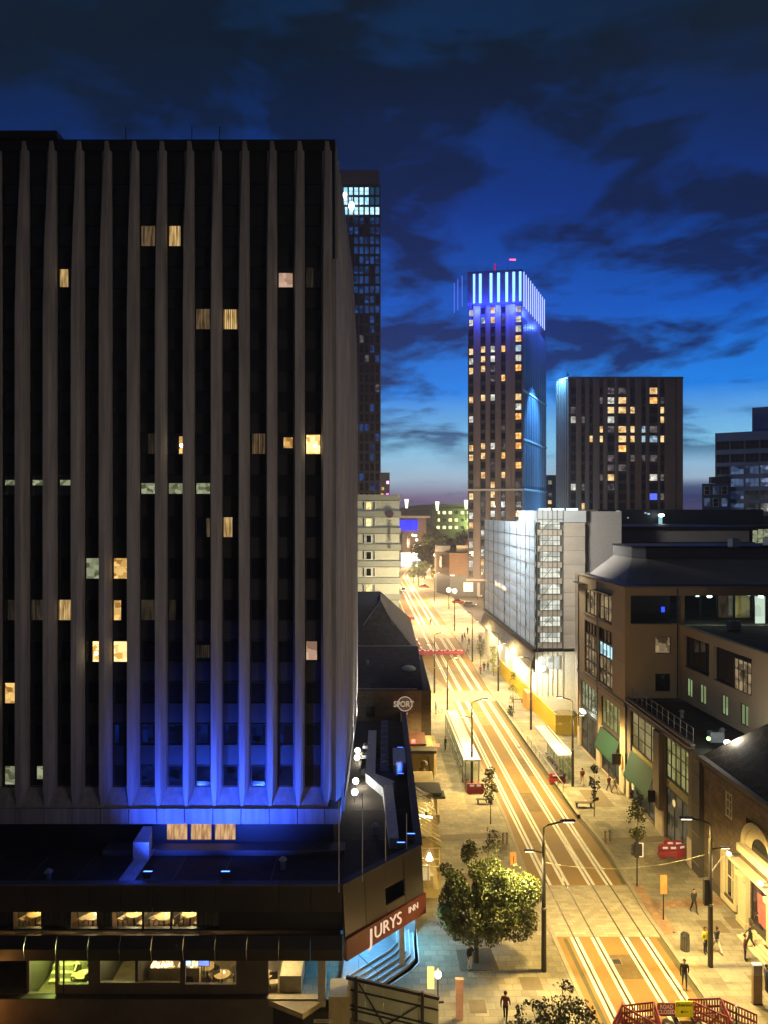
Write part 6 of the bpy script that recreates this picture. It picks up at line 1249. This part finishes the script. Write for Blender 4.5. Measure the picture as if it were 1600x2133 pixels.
q = P(955, 1256); car(q.x, q.y, R(80), 'red', 'dark red car parked in front of the square white sign board')
q = P(978, 1262); car(q.x, q.y, R(75), 'dark', 'dark car parked behind the corner of the sheeted building')
q = P(846, 1232); car(q.x-1, q.y, R(2), 'white', 'white car in the far left carriageway beside the banded hotel')
q = P(884, 1224); car(q.x, q.y, R(80), 'red', 'small red car crossing the far junction below the trees')

# ---- roof clutter
rv = thing('roof_vent', (0, 0, 0), 'x', 'roof vent', 'vents and small plant on the flat roofs'); MB().cyl(0, 0, 0, .6, .16, 10).build('pipe', galv, rv, False); MB().cyl(0, 0, .6, .78, .28, 10, .12).build('cowl', galv, rv, False)
ac = thing('air_conditioner', (0, 0, 0), 'x', 'air conditioner', 'air conditioning units on the flat roofs'); MB().box(-.6, .6, -.35, .35, .12, 1.0).build('casing', galv, ac, False); MB().cyl(0, 0, 1.0, 1.06, .28, 14).build('fan_guard', BLACK, ac, False)
for x in (-.5, .5): MB().box(x-.05, x+.05, -.3, .3, 0, .119).build('foot', BLACK, ac, False)
for n, (x, y, z, w_) in enumerate(((-20.5, 45.2, 7.4, 'left end of the podium roof'), (-6.4, 46.8, 7.4, 'podium roof right of the blue floodlights'), (-.6, 51.8, 7.4, 'podium roof between the flagpoles and duct'), (29.0, 72, 9.95, 'low shop roof behind the railing'), (30.2, 66, 9.95, 'low shop roof near the small green windows'), (38, 70, 17.95, 'terrace roof of the side wing'), (34.6, 62, 17.95, 'near end of the side wing roof'), (-2.2, 98, 9.6, 'dark pub roof above the badge sign'), (46, 126, 26.9, 'long blue-grey roof'), (56, 130, 26.9, 'far part of the long blue-grey roof'))): place(rv, (x, y, z), 0, 'small cowled vent pipe on the '+w_)
for n, (x, y, z, w_) in enumerate(((28.8, 64.2, 9.95, 'low shop roof near the dark pillar'), (35.5, 75, 17.95, 'side wing roof below the terrace doors'), (40, 84.5, 25.95, 'grey hipped roof'), (46, 88.5, 25.95, 'grey hipped roof further right'))): place(ac, (x, y, z), .2*n, 'grey air conditioning unit on the '+w_)
kill(rv); kill(ac)
sl_ = mat('roof_seam', (.14, .12, .09), .8)
for k in range(9): MB().box(-28+k*3.0, -27.94+k*3.0, 43.5, 48.4, 7.402, 7.42).build('roof_seam', sl_, H) if k < 8 else None
for k in range(5): MB().box(-2.2, 1.9, 51+k*5, 51.06+k*5, 7.402, 7.42).build('roof_seam', sl_, H)
# ================================================================ PEOPLE
def person_mesh(pose):
    """one continuous skinned body, 1.75 m tall, facing -Y"""
    J = {'pel': (0, 0, .96), 'wst': (0, 0, 1.12), 'chs': (0, .01, 1.33), 'nck': (0, .01, 1.50), 'hd0': (0, -.01, 1.57), 'hd1': (0, -.02, 1.66), 'hd2': (0, -.01, 1.735),
         'shl': (-.19, .01, 1.42), 'shr': (.19, .01, 1.42), 'hpl': (-.09, 0, .92), 'hpr': (.09, 0, .92)}
    st_ = {'stand': 0, 'walk': .30, 'stride': .42, 'phone': .03}[pose]
    for s_, sg in (('l', -1), ('r', 1)):
        f = st_*sg
        J['kn'+s_] = (sg*.10, -f*.45-.02, .51); J['an'+s_] = (sg*.10, -f*.75 if sg*f < 0 or st_ == 0 else -f*.9+.06, .09+(.04 if f < 0 else 0)); J['to'+s_] = (sg*.12, J['an'+s_][1]-.17, .04)
        if pose == 'phone' and sg > 0: J['el'+s_] = (sg*.27, -.06, 1.15); J['wr'+s_] = (sg*.12, -.26, 1.28); J['ha'+s_] = (sg*.07, -.32, 1.36)
        else: J['el'+s_] = (sg*.245, f*.35+.03, 1.14); J['wr'+s_] = (sg*.225, f*.7-.05, .91); J['ha'+s_] = (sg*.21, f*.8-.08, .80)
    E = [('pel', 'wst'), ('wst', 'chs'), ('chs', 'nck'), ('nck', 'hd0'), ('hd0', 'hd1'), ('hd1', 'hd2')]
    for s_ in 'lr': E += [('chs', 'sh'+s_), ('sh'+s_, 'el'+s_), ('el'+s_, 'wr'+s_), ('wr'+s_, 'ha'+s_), ('pel', 'hp'+s_), ('hp'+s_, 'kn'+s_), ('kn'+s_, 'an'+s_), ('an'+s_, 'to'+s_)]
    Rr = {'pel': (.15, .11), 'wst': (.135, .10), 'chs': (.165, .115), 'nck': (.06, .06), 'hd0': (.075, .085), 'hd1': (.085, .10), 'hd2': (.06, .07), 'sh': (.075, .075), 'el': (.052, .05), 'wr': (.036, .034), 'ha': (.045, .03), 'hp': (.10, .10), 'kn': (.066, .066), 'an': (.045, .05), 'to': (.045, .035)}
    names = list(J); me = bpy.data.meshes.new('body'); me.from_pydata([J[n] for n in names], [(names.index(a), names.index(b_)) for a, b_ in E], [])
    ob = bpy.data.objects.new('b', me); COL.objects.link(ob); m = ob.modifiers.new('s', 'SKIN'); me.skin_vertices or None
    for i, n in enumerate(names):
        r = Rr.get(n) or Rr[n[:2]]; sv = me.skin_vertices[0].data[i]; sv.radius = r; sv.use_root = (n == 'pel')
    ob.modifiers.new('d', 'SUBSURF').levels = 1
    dgp = bpy.context.evaluated_depsgraph_get(); out = bpy.data.meshes.new_from_object(ob.evaluated_get(dgp)); bpy.data.objects.remove(ob)
    for i in range(4): out.materials.append(None)
    hands = [Vector(J['hal']), Vector(J['har'])]
    for p in out.polygons:
        c = p.center; p.use_smooth = True
        if c.z > 1.49 or min((c-h).length for h in hands) < .085: p.material_index = 0
        elif c.z < .1: p.material_index = 3
        elif c.z < .97 and abs(c.x) < .19: p.material_index = 2
        else: p.material_index = 1
    return out
try: PM = {k: person_mesh(k) for k in ('stand', 'walk', 'stride', 'phone')}
except Exception as e: print('person mesh', e); raise
hb = MB(); hb.ball((0, .012, 1.69), .105, 12, 8, 1.02); HAIR = hb.mesh('hair', None)
for v in HAIR.vertices:
    if v.co.y < -.03 and v.co.z < 1.72: v.co.y = .0
skinm = mat('skin', (.42, .26, .17), .6, var=.05); shoe = mat('shoe', (.03, .025, .02), .6)
clm = {n: mat('cloth_'+n, c_, .85, var=.2, scale=8) for n, c_ in {'black': (.018, .018, .02), 'navy': (.03, .04, .09), 'grey': (.15, .15, .15), 'white': (.65, .62, .55), 'yellow': (.6, .55, .05), 'red': (.30, .04, .04), 'tan': (.35, .27, .17), 'denim': (.06, .08, .14), 'maroon': (.14, .04, .04)}.items()}
hrm = [mat('hair_dark', (.02, .015, .01), .7), mat('hair_brown', (.08, .045, .02), .7)]
def person(u, v, top, legs, pose, deg, label, z=.12, sc=1., hair=0, group='people on foot in the street'):
    q = P(u, v, z); o = thing('person', q, label, 'person', group, R(deg)); o.scale = (sc, sc, sc)
    b_ = link('body', PM[pose], o)
    for i, m_ in enumerate((skinm, clm[top], clm[legs], shoe)): b_.material_slots[i].link = 'OBJECT'; b_.material_slots[i].material = m_
    h = link('hair', HAIR, o); h.material_slots[0].link = 'OBJECT' if h.material_slots else 'OBJECT'; h.material_slots[0].material = hrm[hair]
    return o
HAIR.materials.clear(); HAIR.materials.append(hrm[0])
person(979, 2021, 'black', 'white', 'phone', 40, 'person in a black jacket and white trousers standing beside the tree pit')
person(1053, 2127, 'maroon', 'black', 'walk', 160, 'person in dark brown seen from behind near the small dark tree at the bottom')
person(1446, 1901, 'black', 'black', 'walk', 10, 'person all in black walking toward the viewer left of the lamp post')
person(1426, 2056, 'black', 'denim', 'walk', -20, 'person in dark clothes standing right on the kerb above the road barriers', z=.02)
person(1469, 1985, 'yellow', 'black', 'stand', 30, 'person in a yellow top half hidden behind the near right lamp post')
person(1493, 1984, 'black', 'white', 'stride', 200, 'person in black top and pale trousers just right of the near lamp post')
person(1552, 2000, 'maroon', 'black', 'stand', 60, 'person in a dark maroon coat, left of the huddle by the pub steps')
person(1562, 1975, 'black', 'black', 'walk', 240, 'person in black, middle of the huddle by the pub steps')
person(1581, 1952, 'black', 'navy', 'stride', 120, 'person in black stepping up to the pub doorway')
person(1597, 2068, 'navy', 'black', 'stand', 90, 'person in navy at the right edge beyond the totem')
person(1213, 1633, 'maroon', 'tan', 'walk', 180, 'person in a maroon top walking away behind the right shelter')
person(1269, 1649, 'maroon', 'grey', 'walk', 20, 'person in maroon walking by the pier, left of the pair')
person(1281, 1652, 'tan', 'tan', 'stride', 20, 'person in tan walking by the pier, right of the pair')
person(928, 1562, 'black', 'black', 'stand', -70, 'person in black waiting behind the left tram shelter')
person(908, 1487, 'black', 'grey', 'stand', 90, 'person in black beside the dark wall beyond the left shelter')
person(1001, 1405, 'red', 'denim', 'walk', 160, 'person in a red top, left of the three walking past the young trees')
person(1008.5, 1398, 'black', 'black', 'walk', 170, 'person in black, middle of the three walking past the young trees')
person(1016.5, 1397, 'grey', 'black', 'walk', 185, 'person in grey, right of the three walking past the young trees')
person(974, 1320, 'black', 'black', 'stand', 30, 'person in black at the back of the group on the far pale corner')
person(968, 1332, 'black', 'navy', 'walk', 60, 'person in black and navy in the middle of the group on the far pale corner')
person(963, 1336, 'navy', 'black', 'stand', -60, 'person in navy at the left of the group on the far pale corner')
person(977, 1344, 'black', 'black', 'walk', 100, 'person in black nearest the lamp post on the far pale corner')
person(974, 1362, 'tan', 'black', 'stride', 80, 'person in tan crossing beyond the red barrier row')
person(897, 1302, 'maroon', 'black', 'walk', 0, 'person in maroon crossing the far tracks', z=.0)
person(1003, 1248, 'white', 'black', 'walk', 0, 'person in white at the foot of the blue crowned tower, left one', z=.12)
person(995, 1250, 'black', 'black', 'stand', 0, 'person in black at the foot of the blue crowned tower, right one', z=.12)
person(1018, 1330, 'black', 'denim', 'stand', 0, 'person in black under the sheeted building at the far corner')
q = P(916, 1487); o = thing('cargo_bicycle', (q.x-.4, q.y, .12), 'dark bicycle leaning by the dark wall beyond the left shelter', 'bicycle')
for x in (-.5, .5):
    w_ = MB(); pts = [(x+.33*math.cos(t), 0, .34+.33*math.sin(t)) for t in [2*math.pi*k/16 for k in range(17)]]; w_.tube(pts, .02, 5); w_.build('wheel', BLACK, o, False)
MB().tube([(-.5, 0, .34), (-.15, 0, .75), (.35, 0, .8), (.5, 0, .34), (0, 0, .32), (-.15, 0, .75)], .018, 5).build('frame', BLACK, o, False); MB().box(-.3, -.05, -.05, .05, .82, .88).build('saddle', BLACK, o, False)

# ================================================================ TREES
barkm = mat('bark', (.07, .05, .03), .9, var=.4, scale=6)
def leafmat(name, c): 
    m = mat(name, c, .55, var=.45, scale=.9, spec=.4); return m
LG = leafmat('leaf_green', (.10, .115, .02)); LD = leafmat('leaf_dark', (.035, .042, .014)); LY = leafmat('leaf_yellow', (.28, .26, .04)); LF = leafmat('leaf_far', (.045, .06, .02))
def crown_mesh(clumps, per, size, m, seed, hole=.0):
    rn = random.Random(seed); vs = []; fs = []
    for (cx_, cy__, cz), (rx, ry, rz_), wgt in clumps:
        for _ in range(int(per*wgt)):
            while True:
                p = Vector((rn.uniform(-1, 1), rn.uniform(-1, 1), rn.uniform(-1, 1)))
                if p.length < 1: break
            p = p*(.55+.45*rn.random()) if rn.random() < .5 else p.normalized()*(.75+.28*rn.random())
            q = Vector((cx_+p.x*rx, cy__+p.y*ry, cz+p.z*rz_))
            if noise.noise(q*1.15+Vector((seed, 0, 0))) < -.12+hole: continue
            s_ = size*rn.uniform(.6, 1.3); n_ = Vector((rn.gauss(0, 1), rn.gauss(0, 1), rn.gauss(.5, 1))).normalized(); a_ = n_.orthogonal().normalized(); a_.rotate(Matrix.Rotation(rn.uniform(0, 6.28), 3, n_)); b_ = n_.cross(a_)
            i = len(vs); vs += [q-a_*s_*.5, q-b_*s_*.38+n_*s_*.08, q+a_*s_*.5, q+b_*s_*.38+n_*s_*.08]; fs.append((i, i+1, i+2, i+3))
    me = bpy.data.meshes.new('crown'); me.from_pydata([tuple(v) for v in vs], [], fs); me.materials.append(m); return me
def tree(x, y, trunk_h, r0, clumps, per, size, m, label, seed, z=.12, group=None, lean=0., hole=0.):
    o = thing('tree', (x, y, z), label, 'tree', group); rn = random.Random(seed)
    top = Vector((lean, 0, trunk_h)); MB().tube([(0, 0, 0), (lean*.3, 0, trunk_h*.5), top], [r0*1.15, r0*.85, r0*.6], 8).build('trunk', barkm, o, False)
    for (c_, r_, w_) in clumps[:12]:
        c_ = Vector(c_); mid = (top+c_)/2+Vector((rn.uniform(-.2, .2), rn.uniform(-.2, .2), .1)); st_ = Vector((top.x*.9, 0, trunk_h*.9))
        MB().tube([st_, mid, c_+Vector((0, 0, r_[2]*.7))], [r0*.45, r0*.25, r0*.07], 5).build('limb', barkm, o, False)
    link('crown', crown_mesh(clumps, per, size, m, seed, hole), o); return o
q = P(992, 2003, .12)
cl = [((.3, 0, 3.9), (2.7, 2.6, 2.0), 2.6), ((1.9, -.2, 4.2), (2.0, 1.8, 1.7), 1.3), ((-1.0, 0, 3.6), (1.5, 1.8, 1.6), .9), ((2.6, -.1, 2.9), (1.5, 1.5, 1.3), .8), ((.2, .2, 2.3), (2.3, 2.0, .9), 1.0), ((1.2, .4, 5.4), (2.3, 1.9, 1.0), 1.0), ((-1.1, 0, 5.0), (1.3, 1.3, .9), .5), ((3.2, -.3, 4.9), (1.2, 1.2, 1.0), .55), ((-.4, .4, 7.0), (.6, .6, .9), .16), ((1.0, .5, 7.6), (.8, .6, 1.1), .08), ((-2.0, .2, 5.9), (.6, .6, .5), .08), ((-1.9, .1, 3.0), (.8, 1, .8), .25)]
tree(q.x, q.y, 2.3, .17, cl, 5200, .16, LG, 'big leafy street tree with its right side lit yellow-green by the lamp', 4)
light('SPOT', 'lamp_or_fill_light', (q.x+4.3, q.y-.9, 7.6), 5200, (1, .93, .42), .12, (q.x+2.2, q.y, 5.0), 70, .9)  # extra spot added at the lamp post to brighten the tree's right side
cl = [((0, 0, 4.2), (1.3, 1.2, .9), .6), ((-1.5, .2, 4.0), (1.0, .9, .9), .4), ((1.3, .1, 4.0), (1.2, 1.1, 1.0), .6), ((-2.4, 0, 3.2), (.9, .8, .7), .3), ((.5, .3, 5.3), (.7, .6, .6), .16), ((2.1, .1, 3.4), (.9, .9, .8), .3), ((-.2, 0, 3.0), (1.5, 1.4, .9), .5)]
cl = [((c[0]*.85, c[1], c[2]-.55), tuple(r*.85 for r in rr_), w_*.8) for c, rr_, w_ in cl]
tree(9.0, 38.6, 1.3, .10, cl, 1500, .17, LD, 'small dark tree cut off at the bottom of the pavement near the barriers', 9, hole=.06)
SAP = 'saplings planted along the street'
def sap(u, v, h, w, m, label, seed, per=700, tr=.35, sz=.2, ln=0.):
    q = P(u, v, .12); c_ = []
    n = 4
    for k in range(n): t = k/(n-1); zz = h*(tr+.08+(.90-tr)*t); c_.append(((ln*t, 0, zz), (w*(.55+.45*math.sin(math.pi*(t*.8+.15))), w*.8, h*(1-tr)/n*.75), 1/n))
    tree(q.x, q.y, h*tr, .05, c_, per, sz, m, label, seed, group=SAP)
sap(1022, 1716, 5.0, .9, LG, 'thin sapling past the left tram shelter with upright sparse leaves', 21, 900, .42)
sap(1238, 1700, 4.6, .6, LD, 'dark slender sapling on the right pavement by the bench', 22, 800, .35)
sap(1327, 1768, 4.6, .95, LG, 'bushy dark sapling behind the traffic signal', 23, 1300, .22)
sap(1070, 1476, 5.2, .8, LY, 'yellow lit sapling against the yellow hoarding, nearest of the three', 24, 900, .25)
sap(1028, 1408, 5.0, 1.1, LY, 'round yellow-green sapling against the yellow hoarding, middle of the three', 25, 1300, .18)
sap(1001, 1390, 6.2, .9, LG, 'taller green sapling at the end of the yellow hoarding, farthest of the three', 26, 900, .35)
sap(1064, 1492, 1.4, .55, LD, 'low dark shrub in the paving before the yellow hoarding', 27, 260, .1)
# avenue of trees at the bend
rn = random.Random(5); FT = 'dark trees where the street bends away'
for n, (u, vb, y, h, w_, l_) in enumerate(((885, 1175, 330, 16, 6, 'dark street tree nearest the bend, overhanging the tracks'), (905, 1170, 350, 21, 8, 'tall dark tree behind the bend, tallest in the avenue'), (930, 1165, 365, 20, 8, 'tall dark tree left of the red house'), (872, 1150, 300, 11, 4, 'rounded green tree low beside the far tracks'), (955, 1160, 390, 17, 8, 'dark tree behind the red house'), (915, 1190, 300, 10, 3.5, 'lit yellow-green tree below the avenue by the brown corner shop'), (890, 1120, 420, 24, 9, 'dark tree far up the avenue'), (975, 1120, 420, 20, 9, 'dark tree beside the blue crowned tower'))):
    x = (u-800)/F*y; c_ = []
    for k in range(6): c_.append(((rn.uniform(-.6, .6)*w_, rn.uniform(-.5, .5)*w_, h*rn.uniform(.45, .85)), (w_*.55, w_*.55, h*.2), .25))
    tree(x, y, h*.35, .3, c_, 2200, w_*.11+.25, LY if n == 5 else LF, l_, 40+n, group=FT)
light('POINT', 'park_light', (70, 590, 22), 60000, (.75, 1, .3), 1)
tg = thing('horizon_mast_light', (0, 0, 0), 'x', 'mast light', 'tall mast lights on the horizon'); MB().cyl(0, 0, -12, 4, .5, 6).build('mast', BLACK, tg, False); MB().tube([(0, 0, -3), (0, 0, 4)], [.8, 1.5], 8).build('lamp', glow('mast_glow', (1, .95, .7), 3.5), tg, False)
for u, v, l_ in ((847, 1050, 'left of the three, beyond the banded hotel'), (911, 1055, 'middle of the three, over the lit car park'), (971, 1052, 'right of the three, beside the blue crowned tower')): q = PY(u, v, 580); place(tg, q, 0, 'tall mast light glowing on the horizon, '+l_)
kill(tg)
# globe lamps in the trees and shop lights along the far street
gl = thing('far_lamp', (0, 0, 0), 'x', 'street lamp', 'small bright lamps along the far street'); MB().cyl(0, 0, -5, 0, .12, 6).build('post', BLACK, gl, False); MB().ball((0, 0, .5), .7, 10, 6).build('globe', glow('far_globe', (1, .85, .55), 6), gl, False)
for n, (u, v, y) in enumerate(((859, 1089, 430), (860, 1116, 420), (866, 1117, 400), (868, 1126, 400), (875, 1139, 380), (869, 1180, 300), (907, 1158, 300), (935, 1232, 215), (947, 1234, 215), (868, 1103, 430), (874, 1105, 440), (881, 1110, 440))):
    place(gl, PY(u, v, y), 0, 'small bright lamp among the far trees, '+ORD[n]+' along the street')
kill(gl)
hz = MB().box(-400, 400, -25, 960, -1.2, 146).build('haze', None)
hm_ = bpy.data.materials.new('haze_air'); hm_.use_nodes = True; t = hm_.node_tree; t.nodes.clear(); o_ = t.nodes.new('ShaderNodeOutputMaterial'); v_ = t.nodes.new('ShaderNodeVolumePrincipled')
v_.inputs['Color'].default_value = (.9, .92, 1, 1); v_.inputs['Density'].default_value = .00042; v_.inputs['Anisotropy'].default_value = .2; t.links.new(v_.outputs[0], o_.inputs['Volume'])
hz.data.materials.clear(); hz.data.materials.append(hm_); hz['kind'] = 'stuff'
